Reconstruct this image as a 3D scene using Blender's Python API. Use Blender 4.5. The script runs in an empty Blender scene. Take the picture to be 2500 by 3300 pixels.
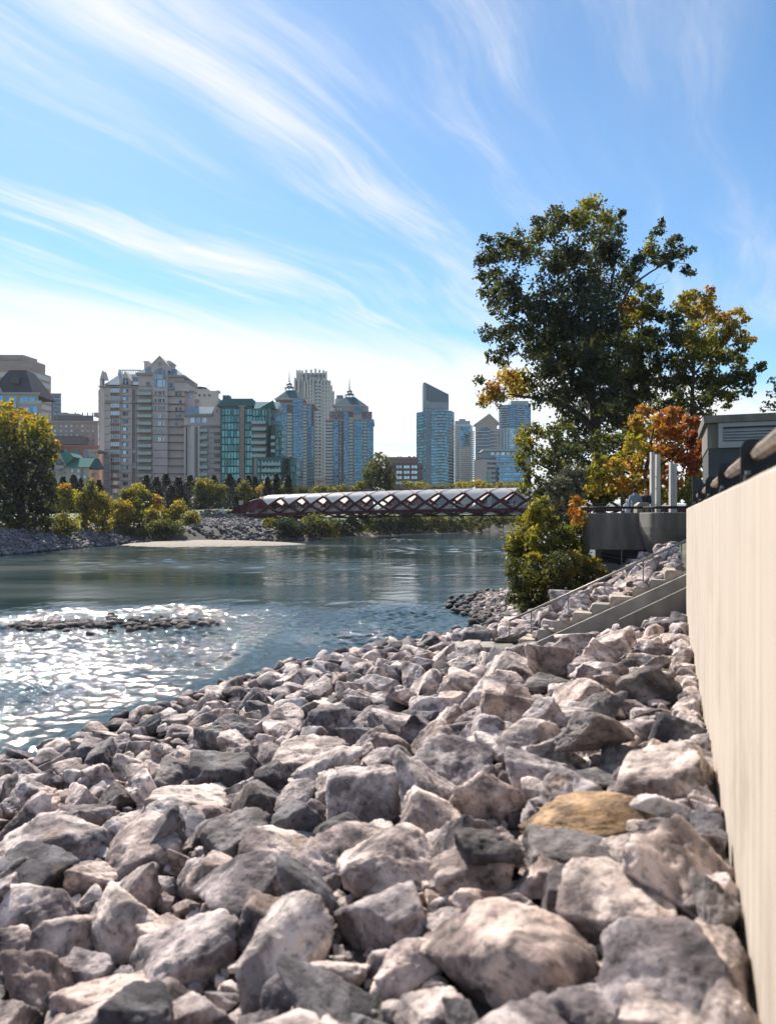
import bpy, bmesh, math, random
import numpy as np
from mathutils import Vector, Matrix, noise as mnoise

random.seed(7)
RNG = np.random.default_rng(7)
scene = bpy.context.scene
C = scene.collection
R = math.radians

# ------------------------------------------------------------------ camera
F, CX, HY = 2383.0, 1250.0, 1670.0          # focal length and horizon in photo pixels
cam_d = bpy.data.cameras.new('camera')
cam = bpy.data.objects.new('camera', cam_d)
C.objects.link(cam)
cam_d.sensor_fit = 'VERTICAL'
cam_d.sensor_height = 36.0
cam_d.lens = 36.0 * F / 3300.0
cam_d.shift_y = (HY - 1650.0) / 3300.0
cam_d.clip_start = 0.05
cam_d.clip_end = 9000.0
cam_d.dof.use_dof = True
cam_d.dof.focus_distance = 70.0
cam_d.dof.aperture_fstop = 1.25
cam.location = (0, 0, 0)
cam.rotation_euler = (R(90), 0, 0)
scene.camera = cam

# ------------------------------------------------------------------ sky and sun
SUN_AZ, SUN_EL = -24.0, 39.0                # degrees; azimuth from the view direction, positive to the right
world = bpy.data.worlds.new('World')
scene.world = world
world.use_nodes = True
wn, wl = world.node_tree.nodes, world.node_tree.links
wn.clear()


def wmath(op, a, b=None, c=None, clamp=False):
    n = wn.new('ShaderNodeMath')
    n.operation = op
    n.use_clamp = clamp
    for i, v in enumerate((a, b, c)):
        if v is None:
            continue
        if isinstance(v, (int, float)):
            n.inputs[i].default_value = v
        else:
            wl.new(v, n.inputs[i])
    return n.outputs[0]


def wsmooth(x, lo, hi):
    n = wn.new('ShaderNodeMapRange')
    n.interpolation_type = 'SMOOTHSTEP'
    wl.new(x, n.inputs[0])
    n.inputs[1].default_value = lo
    n.inputs[2].default_value = hi
    return n.outputs[0]


def wnoise(vec, scale, detail, rough, dist=0.0):
    n = wn.new('ShaderNodeTexNoise')
    wl.new(vec, n.inputs['Vector'])
    n.inputs['Scale'].default_value = scale
    n.inputs['Detail'].default_value = detail
    n.inputs['Roughness'].default_value = rough
    n.inputs['Distortion'].default_value = dist
    return n.outputs['Fac']


def wcomb(x, y, z=0.0):
    n = wn.new('ShaderNodeCombineXYZ')
    for i, v in enumerate((x, y, z)):
        if isinstance(v, (int, float)):
            n.inputs[i].default_value = v
        else:
            wl.new(v, n.inputs[i])
    return n.outputs[0]


sky = wn.new('ShaderNodeTexSky')
sky.sky_type = 'NISHITA'
sky.sun_disc = False
sky.sun_elevation = R(SUN_EL)
sky.sun_rotation = R(SUN_AZ)
sky.altitude = 1000.0
sky.air_density = 1.0
sky.dust_density = 0.25
sky.ozone_density = 2.5
tc = wn.new('ShaderNodeTexCoord')
sep = wn.new('ShaderNodeSeparateXYZ')
wl.new(tc.outputs['Generated'], sep.inputs[0])
zc = wmath('MAXIMUM', sep.outputs[2], 0.035)
u = wmath('DIVIDE', sep.outputs[0], zc)          # position on a high flat cloud layer
v = wmath('DIVIDE', sep.outputs[1], zc)
# streak axes: along (0.5, 0.866), across (0.866, -0.5)
al = wmath('ADD', wmath('MULTIPLY', u, 0.5), wmath('MULTIPLY', v, 0.866))
ac = wmath('SUBTRACT', wmath('MULTIPLY', u, 0.866), wmath('MULTIPLY', v, 0.5))
warp = wnoise(wcomb(wmath('MULTIPLY', al, 0.5), wmath('MULTIPLY', ac, 0.5), 3.0), 1.3, 2, 0.5)
acw = wmath('ADD', ac, wmath('MULTIPLY', wmath('SUBTRACT', warp, 0.5), 0.55))
st1 = wnoise(wcomb(wmath('MULTIPLY', al, 0.30), wmath('MULTIPLY', acw, 2.1), 11.0), 1.3, 8, 0.60, 0.35)
st2 = wnoise(wcomb(wmath('MULTIPLY', al, 1.1), wmath('MULTIPLY', acw, 8.0), 1.0), 1.1, 7, 0.66, 0.7)
patch = wnoise(wcomb(wmath('MULTIPLY', u, 0.55), wmath('MULTIPLY', v, 0.55), 8.2), 1.0, 3, 0.5)
cir = wmath('ADD', wmath('MULTIPLY', st1, 0.66), wmath('MULTIPLY', st2, 0.34))
cir = wsmooth(wmath('ADD', cir, wmath('MULTIPLY', wmath('SUBTRACT', patch, 0.5), 0.55)), 0.43, 0.77)
veil = wsmooth(st1, 0.25, 0.8)
# white sheet lying beyond a line across the layer
dd = wmath('ADD', wmath('MULTIPLY', wmath('ADD', u, 1.67), -0.49), wmath('MULTIPLY', wmath('SUBTRACT', v, 3.05), 0.87))
dd = wmath('ADD', dd, wmath('MULTIPLY', wmath('SUBTRACT', st1, 0.5), 1.6))
bank = wsmooth(dd, -0.45, 0.75)
hole = wmath('MULTIPLY', wsmooth(v, 7.5, 10.0), wmath('SUBTRACT', 1.0, wsmooth(v, 12.0, 17.0)))
bank = wmath('MULTIPLY', bank, wmath('SUBTRACT', 1.0, wmath('MULTIPLY', hole, wmath('MULTIPLY', wsmooth(patch, 0.40, 0.6), 0.45))))
bank = wmath('MULTIPLY', bank, 0.86)
cir = wmath('MULTIPLY', cir, wmath('SUBTRACT', 1.0, wmath('MULTIPLY', wsmooth(u, -0.35, 0.9), 0.62)))
cov = wmath('MAXIMUM', wmath('ADD', wmath('MULTIPLY', cir, 0.92), wmath('MULTIPLY', veil, 0.12)), bank, clamp=True)
fade = wsmooth(sep.outputs[2], -0.02, 0.03)
cov = wmath('MULTIPLY', cov, fade)
tintn = wn.new('ShaderNodeMix')
tintn.data_type = 'RGBA'
tintn.blend_type = 'MULTIPLY'
tintn.inputs[0].default_value = 1.0
wl.new(sky.outputs[0], tintn.inputs[6])
tintn.inputs[7].default_value = (0.76, 0.97, 1.02, 1)
mixn = wn.new('ShaderNodeMix')
mixn.data_type = 'RGBA'
wl.new(cov, mixn.inputs[0])
wl.new(tintn.outputs[2], mixn.inputs[6])
mixn.inputs[7].default_value = (6.1, 6.0, 6.0, 1)
bg = wn.new('ShaderNodeBackground')
bg.inputs[1].default_value = 0.092
wl.new(mixn.outputs[2], bg.inputs[0])
wo = wn.new('ShaderNodeOutputWorld')
wl.new(bg.outputs[0], wo.inputs[0])

sun_dir = Vector((math.sin(R(SUN_AZ)) * math.cos(R(SUN_EL)), math.cos(R(SUN_AZ)) * math.cos(R(SUN_EL)), math.sin(R(SUN_EL))))
sl = bpy.data.lights.new('sun', 'SUN')
sl.energy = 4.9
sl.angle = R(0.5)
sl.color = (1.0, 0.91, 0.80)
so = bpy.data.objects.new('sun', sl)
C.objects.link(so)
so.rotation_euler = sun_dir.to_track_quat('Z', 'Y').to_euler()
so.location = (-60, 60, 80)

scene.render.engine = 'CYCLES'
scene.view_settings.view_transform = 'Standard'
scene.view_settings.look = 'None'
scene.view_settings.exposure = 0.90
scene.view_settings.gamma = 1.0
scene.view_settings.use_curve_mapping = False
scene.cycles.use_denoising = True
scene.cycles.max_bounces = 6
scene.cycles.transparent_max_bounces = 6
scene.cycles.sample_clamp_indirect = 6.0

# ------------------------------------------------------------------ helpers
WATER_Z = -4.5
UX, UY = 0.352, 0.936                        # direction of the river wall


def P(px, py, Y):
    """point at depth Y seen at a photo pixel"""
    return Vector(((px - CX) / F * Y, Y, (HY - py) / F * Y))


def AS(a, s, z=0.0):
    """along the wall, distance out from the wall towards the river"""
    return Vector((a * UX - (s - 0.42) * UY, a * UY + (s - 0.42) * UX, z))


def to_as(x, y):
    return x * UX + y * UY, 0.42 - x * UY + y * UX


MATS = {}


def nd(m, t, **k):
    n = m.node_tree.nodes.new(t)
    for a, b in k.items():
        if a.startswith('i_'):
            n.inputs[a[2:]].default_value = b
        else:
            setattr(n, a, b)
    return n


def ramp(m, fac, stops):
    n = nd(m, 'ShaderNodeValToRGB')
    e = n.color_ramp.elements
    while len(e) < len(stops):
        e.new(0.5)
    for el, (p, c) in zip(e, stops):
        el.position = p
        el.color = (*c, 1)
    m.node_tree.links.new(fac, n.inputs[0])
    return n.outputs[0]


def mat(name, col, rough=0.7, metal=0.0, var=0.12, scale=1.5, bump=0.0, bscale=8.0, stretch=None, spec=0.5, col2=None):
    """principled material with noisy colour (world position) and optional fine relief"""
    if name in MATS:
        return MATS[name]
    m = bpy.data.materials.new(name)
    m.use_nodes = True
    L = m.node_tree.links
    b = m.node_tree.nodes['Principled BSDF']
    b.inputs['Roughness'].default_value = rough
    b.inputs['Metallic'].default_value = metal
    b.inputs['Specular IOR Level'].default_value = spec
    g = nd(m, 'ShaderNodeNewGeometry')
    vec = g.outputs['Position']
    if stretch:
        mp = nd(m, 'ShaderNodeMapping')
        mp.inputs['Scale'].default_value = stretch
        L.new(vec, mp.inputs[0])
        vec = mp.outputs[0]
    n = nd(m, 'ShaderNodeTexNoise')
    n.inputs['Scale'].default_value = scale
    n.inputs['Detail'].default_value = 6
    L.new(vec, n.inputs['Vector'])
    lo = tuple(c * (1 - var) for c in col)
    hi = tuple(min(1, c * (1 + var)) for c in (col2 or col))
    L.new(ramp(m, n.outputs['Fac'], [(0.3, lo), (0.7, hi)]), b.inputs['Base Color'])
    if bump:
        n2 = nd(m, 'ShaderNodeTexNoise')
        n2.inputs['Scale'].default_value = bscale
        n2.inputs['Detail'].default_value = 8
        L.new(vec, n2.inputs['Vector'])
        bp = nd(m, 'ShaderNodeBump')
        bp.inputs['Strength'].default_value = bump
        bp.inputs['Distance'].default_value = 0.05
        L.new(n2.outputs['Fac'], bp.inputs['Height'])
        L.new(bp.outputs[0], b.inputs['Normal'])
    MATS[name] = m
    return m


class MB:
    """collects faces, then links them as one mesh object"""

    def __init__(s):
        s.v, s.f, s.m = [], [], []

    def face(s, pts, mi=0):
        k = len(s.v)
        s.v += [tuple(p) for p in pts]
        s.f.append(tuple(range(k, k + len(pts))))
        s.m.append(mi)

    def mesh(s, verts, faces, mi=0):
        k = len(s.v)
        s.v += [tuple(p) for p in verts]
        s.f += [tuple(i + k for i in f) for f in faces]
        s.m += [mi] * len(faces)

    def box(s, c, sx, sy, sz, ang=0.0, mi=0):
        ca, sa = math.cos(ang), math.sin(ang)
        vs = []
        for dz in (-.5, .5):
            for dx, dy in ((-.5, -.5), (.5, -.5), (.5, .5), (-.5, .5)):
                x, y = dx * sx, dy * sy
                vs.append((c[0] + x * ca - y * sa, c[1] + x * sa + y * ca, c[2] + dz * sz))
        s.mesh(vs, [(3, 2, 1, 0), (4, 5, 6, 7), (0, 1, 5, 4), (1, 2, 6, 5), (2, 3, 7, 6), (3, 0, 4, 7)], mi)

    def prism(s, pts, z0, z1, mi=0):
        n = len(pts)
        vs = [(p[0], p[1], z0) for p in pts] + [(p[0], p[1], z1) for p in pts]
        fs = [(i, (i + 1) % n, n + (i + 1) % n, n + i) for i in range(n)]
        fs += [tuple(range(n, 2 * n)), tuple(range(n - 1, -1, -1))]
        s.mesh(vs, fs, mi)

    def tube(s, pts, rad, seg=8, mi=0):
        pts = [Vector(p) for p in pts]
        n = len(pts)
        if not hasattr(rad, '__len__'):
            rad = [rad] * n
        rings = []
        up = Vector((0, 0, 1))
        for i, p in enumerate(pts):
            d = pts[min(i + 1, n - 1)] - pts[max(i - 1, 0)]
            d = d.normalized() if d.length > 1e-9 else Vector((0, 0, 1))
            a = d.cross(up)
            if a.length < 1e-3:
                a = d.cross(Vector((1, 0, 0)))
            a.normalize()
            b = a.cross(d)
            rings.append([p + (a * math.cos(2 * math.pi * k / seg) + b * math.sin(2 * math.pi * k / seg)) * rad[i] for k in range(seg)])
        vs = [q for r in rings for q in r]
        fs = []
        for i in range(n - 1):
            for k in range(seg):
                k2 = (k + 1) % seg
                fs.append((i * seg + k, i * seg + k2, (i + 1) * seg + k2, (i + 1) * seg + k))
        fs.append(tuple(range(seg - 1, -1, -1)))
        fs.append(tuple((n - 1) * seg + k for k in range(seg)))
        s.mesh(vs, fs, mi)

    def build(s, name, mats, parent=None, smooth=False, loc=None):
        me = bpy.data.meshes.new(name)
        off = Vector(loc) if loc is not None else (parent.location if parent is not None else Vector((0, 0, 0)))
        if parent is not None and parent.parent is not None and loc is None:
            off = parent.location + parent.parent.location
        o3 = tuple(off)
        me.from_pydata([(x - o3[0], y - o3[1], z - o3[2]) for x, y, z in s.v], [], s.f)
        if not isinstance(mats, (list, tuple)):
            mats = [mats]
        for m in mats:
            me.materials.append(m)
        me.polygons.foreach_set('material_index', s.m)
        if smooth:
            me.polygons.foreach_set('use_smooth', [True] * len(s.f))
        me.update()
        o = bpy.data.objects.new(name, me)
        C.objects.link(o)
        if parent is not None:
            o.parent = parent
        elif loc is not None:
            o.location = loc
        return o


def tag(o, label=None, cat=None, group=None, kind=None):
    if label:
        o['label'] = label
    if cat:
        o['category'] = cat
    if group:
        o['group'] = group
    if kind:
        o['kind'] = kind
    return o


def empty(name, loc, label=None, cat=None, group=None):
    o = bpy.data.objects.new(name, None)
    o.empty_display_size = 0.3
    C.objects.link(o)
    o.location = Vector(loc)
    return tag(o, label, cat, group)


UNIT = {}


def unit_box(m):
    if m.name not in UNIT:
        b = MB()
        b.box((0, 0, 0), 1, 1, 1)
        me = bpy.data.meshes.new('piece_' + m.name)
        me.from_pydata(b.v, [], b.f)
        me.materials.append(m)
        UNIT[m.name] = me
    return UNIT[m.name]


def child_box(name, parent, c, sx, sy, sz, m, ang=0.0):
    """a box piece sharing one mesh per material; c in world coordinates"""
    o = bpy.data.objects.new(name, unit_box(m))
    C.objects.link(o)
    o.parent = parent
    off = parent.location if parent.parent is None else parent.location + parent.parent.location
    o.location = Vector(c) - off
    o.rotation_euler = (0, 0, ang)
    o.scale = (sx, sy, sz)
    return o


def fbm(p, sc, oct=4):
    return mnoise.fractal(Vector(p) * sc, 1.0, 2.0, oct)
# ------------------------------------------------------------------ terrain
def shore_s(a):
    return np.interp(a, [-60, 10, 15, 20, 22.4, 23.5, 24.6, 27, 30, 33, 36, 41, 60, 170], [11.3, 11.3, 11.3, 10.6, 9.9, 9.0, 6.9, 6.1, 6.4, 7.8, 9.2, 9.8, 9.2, 9.0])


def bank_top(a):
    return np.interp(a, [-50, 11, 15, 18, 20.4, 22.5, 24, 30, 60], [-2.4, -2.4, -2.4, -2.25, -1.8, -1.3, -1.15, -0.9, -0.7])


def near_z(a, s):
    ws = shore_s(a)
    top = bank_top(a)
    g = np.interp(s / ws, [0, 0.05, 0.15, 0.36, 0.62, 1.0], [0.0, 0.08, 0.24, 0.56, 0.82, 1.0])
    z = top + (WATER_Z - top) * g
    z = np.where(s > ws, WATER_Z - 0.22 * (s - ws), z)
    return np.maximum(z, -6.5)


RIVER = [(-90, -200), (-62, 0), (-50, 50), (-47, 89), (-47, 107), (-45.5, 124), (-33, 137), (-20, 149), (-10.4, 165), (4, 195), (23, 223), (41, 249), (65, 282), (120, 340), (330, 470),
         (330, 400), (190, 315), (120, 262), (80, 215)]
RIVER += [tuple(AS(a, float(shore_s(a)))[:2]) for a in (180, 150, 100, 60, 50, 41, 36, 33, 30, 27, 24.6, 23.5, 22.4, 20, 15, 10, 0, -20, -60)]
RIVER += [(-52, -200)]
RIVER = np.array(RIVER, float)


def river_dist(x, y):
    """signed distance to the river outline, positive on land"""
    n = len(RIVER)
    best = np.full(x.shape, 1e9)
    inside = np.zeros(x.shape, bool)
    for i in range(n):
        x0, y0 = RIVER[i]
        x1, y1 = RIVER[(i + 1) % n]
        dx, dy = x1 - x0, y1 - y0
        t = np.clip(((x - x0) * dx + (y - y0) * dy) / (dx * dx + dy * dy), 0, 1)
        best = np.minimum(best, np.hypot(x - x0 - t * dx, y - y0 - t * dy))
        c = ((y0 > y) != (y1 > y)) & (x < dx * (y - y0) / (dy if dy else 1e-9) + x0)
        inside ^= c
    return np.where(inside, -best, best)


def ground_z(x, y):
    x = np.asarray(x, float)
    y = np.asarray(y, float)
    a, s = to_as(x, y)
    d = river_dist(x, y)
    far = np.where(d > 0, np.interp(d, [0, 1.5, 7, 30, 120, 600], [-4.5, -3.9, -1.7, -0.4, 2.5, 6.0]), -4.5 + np.maximum(d * 0.22, -2.0))
    far = far + 2.4 * np.exp(-(((x + 42) / 16.0) ** 2 + ((y - 190) / 9.0) ** 2)) * (d > 0)
    near = near_z(a, s)
    behind = np.where(a < 18.0, -0.62, np.interp(s, [-3, 0], [-0.62, 0]) * 1.0)
    near = np.where(s < np.where(a < 18.6, -1.2, -0.16), np.where(a < 18.6, behind, np.interp(s, [-4, -0.16], [-0.62, 0]) + np.interp(s, [-4, -0.16], [0, 1]) * bank_top(a)), near)
    right = (s < 30) & (x > -45 + y * 0.0) & (s < shore_s(a) + 3.0)
    mid = AS(60, 0)
    right &= (y < 210)
    return np.where(right, near, far)


def axis(breaks):
    out = []
    for lo, hi, st in breaks:
        out += list(np.arange(lo, hi, st))
    return np.array(out + [breaks[-1][1]], float)


def sheet(name, xs, ys, zf, m, smooth=True):
    X, Y = np.meshgrid(xs, ys)
    Z = zf(X, Y)
    co = np.stack([X, Y, Z], -1).reshape(-1, 3)
    ny, nx = X.shape
    i = (np.arange(ny - 1)[:, None] * nx + np.arange(nx - 1)[None, :]).ravel()
    q = np.stack([i, i + 1, i + nx + 1, i + nx], 1).astype(np.int32)
    me = bpy.data.meshes.new(name)
    me.vertices.add(len(co))
    me.vertices.foreach_set('co', co.ravel())
    me.loops.add(len(q) * 4)
    me.loops.foreach_set('vertex_index', q.ravel())
    me.polygons.add(len(q))
    me.polygons.foreach_set('loop_start', np.arange(0, len(q) * 4, 4, dtype=np.int32))
    me.polygons.foreach_set('use_smooth', np.ones(len(q), bool))
    me.materials.append(m)
    me.update(calc_edges=True)
    o = bpy.data.objects.new(name, me)
    C.objects.link(o)
    return o


# ground material: gravelly soil low down, grass above
gm = bpy.data.materials.new('ground')
gm.use_nodes = True
gb = gm.node_tree.nodes['Principled BSDF']
gb.inputs['Roughness'].default_value = 0.95
gg = nd(gm, 'ShaderNodeNewGeometry')
gs = nd(gm, 'ShaderNodeSeparateXYZ')
gm.node_tree.links.new(gg.outputs['Position'], gs.inputs[0])
gn = nd(gm, 'ShaderNodeTexNoise')
gn.inputs['Scale'].default_value = 0.8
gn.inputs['Detail'].default_value = 8
gm.node_tree.links.new(gg.outputs['Position'], gn.inputs['Vector'])
soil = ramp(gm, gn.outputs['Fac'], [(0.3, (0.03, 0.027, 0.023)), (0.7, (0.075, 0.068, 0.057))])
grass = ramp(gm, gn.outputs['Fac'], [(0.3, (0.05, 0.085, 0.02)), (0.7, (0.10, 0.15, 0.035))])
ga = nd(gm, 'ShaderNodeMath', operation='MULTIPLY_ADD')
gm.node_tree.links.new(gn.outputs['Fac'], ga.inputs[0])
ga.inputs[1].default_value = 1.5
gm.node_tree.links.new(gs.outputs[2], ga.inputs[2])
gr_ = nd(gm, 'ShaderNodeMapRange')
gr_.inputs[1].default_value = -0.4
gr_.inputs[2].default_value = 0.5
gm.node_tree.links.new(ga.outputs[0], gr_.inputs[0])
gx = nd(gm, 'ShaderNodeMix', data_type='RGBA')
gm.node_tree.links.new(gr_.outputs[0], gx.inputs[0])
gm.node_tree.links.new(soil, gx.inputs[6])
gm.node_tree.links.new(grass, gx.inputs[7])
gm.node_tree.links.new(gx.outputs[2], gb.inputs['Base Color'])

gxs = axis([(-5000, -600, 400), (-600, -120, 40), (-120, -70, 10), (-70, -22, 2), (-22, 16, 0.6), (16, 90, 2), (90, 400, 20), (400, 5000, 400)])
gys = axis([(-3000, -200, 400), (-200, -10, 20), (-10, 48, 0.6), (48, 260, 2), (260, 500, 12), (500, 1000, 60), (1000, 7000, 500)])
tag(sheet('ground', gxs, gys, ground_z, gm), kind='structure')

# ------------------------------------------------------------------ water
wm = bpy.data.materials.new('water')
wm.use_nodes = True
WL = wm.node_tree.links
wb = wm.node_tree.nodes['Principled BSDF']
wb.inputs['Base Color'].default_value = (0.018, 0.042, 0.046, 1)
wb.inputs['Roughness'].default_value = 0.05
wb.inputs['IOR'].default_value = 1.34
wg = nd(wm, 'ShaderNodeNewGeometry')
at_ = nd(wm, 'ShaderNodeAttribute', attribute_name='riffle')


def wtex(scale, stretch, detail):
    mp = nd(wm, 'ShaderNodeMapping')
    mp.inputs['Scale'].default_value = stretch
    mp.inputs['Rotation'].default_value = (0, 0, R(18))
    WL.new(wg.outputs['Position'], mp.inputs[0])
    n = nd(wm, 'ShaderNodeTexNoise')
    n.inputs['Scale'].default_value = scale
    n.inputs['Detail'].default_value = detail
    n.inputs['Roughness'].default_value = 0.6
    WL.new(mp.outputs[0], n.inputs['Vector'])
    return n.outputs['Fac']


n1 = wtex(0.9, (0.7, 1.2, 1), 5)
n2 = wtex(7.5, (0.9, 1.1, 1), 4)
n3 = wtex(0.045, (0.4, 1.3, 1), 5)
pm = nd(wm, 'ShaderNodeMapRange')
pm.interpolation_type = 'SMOOTHSTEP'
pm.inputs[1].default_value = 0.42
pm.inputs[2].default_value = 0.62
WL.new(n3, pm.inputs[0])
st = nd(wm, 'ShaderNodeMath', operation='MULTIPLY_ADD')
WL.new(pm.outputs[0], st.inputs[0])
st.inputs[1].default_value = 0.07
st.inputs[2].default_value = 0.02
st2_ = nd(wm, 'ShaderNodeMath', operation='MULTIPLY_ADD')
WL.new(at_.outputs['Fac'], st2_.inputs[0])
st2_.inputs[1].default_value = 0.42
WL.new(st.outputs[0], st2_.inputs[2])
hh = nd(wm, 'ShaderNodeMath', operation='MULTIPLY_ADD')
WL.new(n2, hh.inputs[0])
hh.inputs[1].default_value = 0.36
WL.new(n1, hh.inputs[2])
rr_ = nd(wm, 'ShaderNodeMath', operation='MULTIPLY_ADD')
WL.new(pm.outputs[0], rr_.inputs[0])
rr_.inputs[1].default_value = 0.08
rr_.inputs[2].default_value = 0.07
rr2 = nd(wm, 'ShaderNodeMath', operation='MULTIPLY_ADD')
WL.new(at_.outputs['Fac'], rr2.inputs[0])
rr2.inputs[1].default_value = -0.05
WL.new(rr_.outputs[0], rr2.inputs[2])
WL.new(rr2.outputs[0], wb.inputs['Roughness'])
wbp = nd(wm, 'ShaderNodeBump')
wbp.inputs['Distance'].default_value = 0.30
WL.new(st2_.outputs[0], wbp.inputs['Strength'])
WL.new(hh.outputs[0], wbp.inputs['Height'])
WL.new(wbp.outputs[0], wb.inputs['Normal'])

wk = RNG.uniform(0, 2 * math.pi, 46)
wdir = R(-72) + RNG.normal(0, 1.2, 46)
wlen = np.exp(RNG.uniform(math.log(0.27), math.log(0.72), 46))
wamp = 0.0125 * wlen


def riffle(x, y):
    # shallow fast water between the islet and the near bank
    edge = 37.0 - 0.35 * np.maximum(x, 0) + 1.2 * np.sin(x * 0.45) + 0.8 * np.sin(x * 1.1 + 1)
    m = 1 / (1 + np.exp(-(edge - y) / 0.9))
    a, s = to_as(x, y)
    calm = 1 / (1 + np.exp(-(s - shore_s(a) - 1.3 - 0.6 * np.sin(a * 0.7)) / 0.9))
    pat = 0.72 + 0.28 * np.sin(0.5 * x + 0.7 * y + 1.3 * np.sin(0.3 * y)) * np.sin(0.33 * x - 0.4 * y)
    return m * (0.15 + 0.85 * calm) * pat


fk = RNG.uniform(0, 2 * math.pi, 40)
fdir = R(-80) + RNG.normal(0, 0.7, 40)
flen = np.exp(RNG.uniform(math.log(1.1), math.log(5.0), 40))


def water_z(x, y):
    h = np.zeros_like(x)
    hf = np.zeros_like(x)
    for k, d, l in zip(fk, fdir, flen):
        hf += 0.015 * l / (2 * math.pi) * np.sin((x * math.cos(d) + y * math.sin(d)) * 2 * math.pi / l + k)
    band = 0.55 + 0.45 * np.sin(0.09 * y + 0.05 * x + 1.2 * np.sin(0.06 * x)) * np.sin(0.045 * y - 0.03 * x + 1.0)
    calm_ = 1 - 0.75 * np.exp(-((y - 52) / 13.0) ** 2)
    hf = hf * band * calm_ * ((y > 34) & (y < 182) & (x > -47) & (x < 36))
    for k, d, l, am in zip(wk, wdir, wlen, wamp):
        h += am * np.sin((x * math.cos(d) + y * math.sin(d)) * 2 * math.pi / l + k)
    r = riffle(x, y)
    near = (np.abs(x + 8) < 34) & (y < 62) & (y > 3)
    return WATER_Z + np.where(near, h * (0.08 + 1.0 * r), 0) + hf


wxs = axis([(-100, -48, 4), (-48, -28, 0.4), (-28, 12, 0.09), (12, 36, 0.4), (36, 346, 20)])
wys = axis([(-200, 2, 10), (2, 10, 0.8), (10, 40, 0.09), (40, 62, 0.25), (62, 182, 0.38), (182, 480, 8)])
water = sheet('water', wxs, wys, water_z, wm)
tag(water, kind='structure')
X_, Y_ = np.meshgrid(wxs, wys)
ra = water.data.attributes.new('riffle', 'FLOAT', 'POINT')
ra.data.foreach_set('value', riffle(X_, Y_).ravel().astype(np.float32))

# gravel bar on the far side
bar = MB()
sandm = mat('gravel', (0.25, 0.22, 0.185), 0.95, scale=2.0, var=0.25, bump=0.6, bscale=5)
outl = [(-47, 128), (-41, 119.5), (-35, 116.5), (-28, 117), (-22, 119.5), (-17, 123.5), (-14.5, 128), (-18, 133), (-24, 139), (-33, 143), (-44, 140)]
n = len(outl)
cx_, cy_ = -32.0, 129.0
rings = []
for f_, z_ in ((1.12, -4.75), (1.0, -4.44), (0.86, -4.22), (0.55, -4.0)):
    rings.append([(cx_ + (x - cx_) * f_, cy_ + (y - cy_) * f_, z_) for x, y in outl])
vs = [p for r in rings for p in r] + [(cx_, cy_, -3.9)]
fs = []
for i in range(3):
    for k in range(n):
        fs.append((i * n + k, i * n + (k + 1) % n, (i + 1) * n + (k + 1) % n, (i + 1) * n + k))
for k in range(n):
    fs.append((3 * n + k, 3 * n + (k + 1) % n, 4 * n))
bar.mesh(vs, fs)
tag(bar.build('gravel_bar', sandm, smooth=True), kind='structure')
# narrow sandy strip along the far shore below the bridge
strip = MB()
pts = [(-14, 158, 1.5), (-8, 169, 1.8), (4, 194, 2.2), (14, 209, 2.6), (23, 222, 3.2), (32, 236, 6.0), (41, 248, 9.0), (52, 264, 10.0), (70, 288, 9.0)]
for (x0, y0, w0), (x1, y1, w1) in zip(pts[:-1], pts[1:]):
    dx, dy = y1 - y0, -(x1 - x0)
    l_ = math.hypot(dx, dy)
    dx, dy = dx / l_, dy / l_
    strip.face([(x0 + dx * .6, y0 + dy * .6, -4.55), (x1 + dx * .6, y1 + dy * .6, -4.55), (x1 - dx * w1, y1 - dy * w1, -4.2 + w1 * 0.09), (x0 - dx * w0, y0 - dy * w0, -4.2 + w0 * 0.09)])
    strip.face([(x0 - dx * w0, y0 - dy * w0, -4.2 + w0 * 0.09), (x1 - dx * w1, y1 - dy * w1, -4.2 + w1 * 0.09), (x1 - dx * (w1 + 2), y1 - dy * (w1 + 2), -3.3 + w1 * .05), (x0 - dx * (w0 + 2), y0 - dy * (w0 + 2), -3.3 + w0 * .05)])
tag(strip.build('shore_path', sandm), kind='structure')
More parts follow.
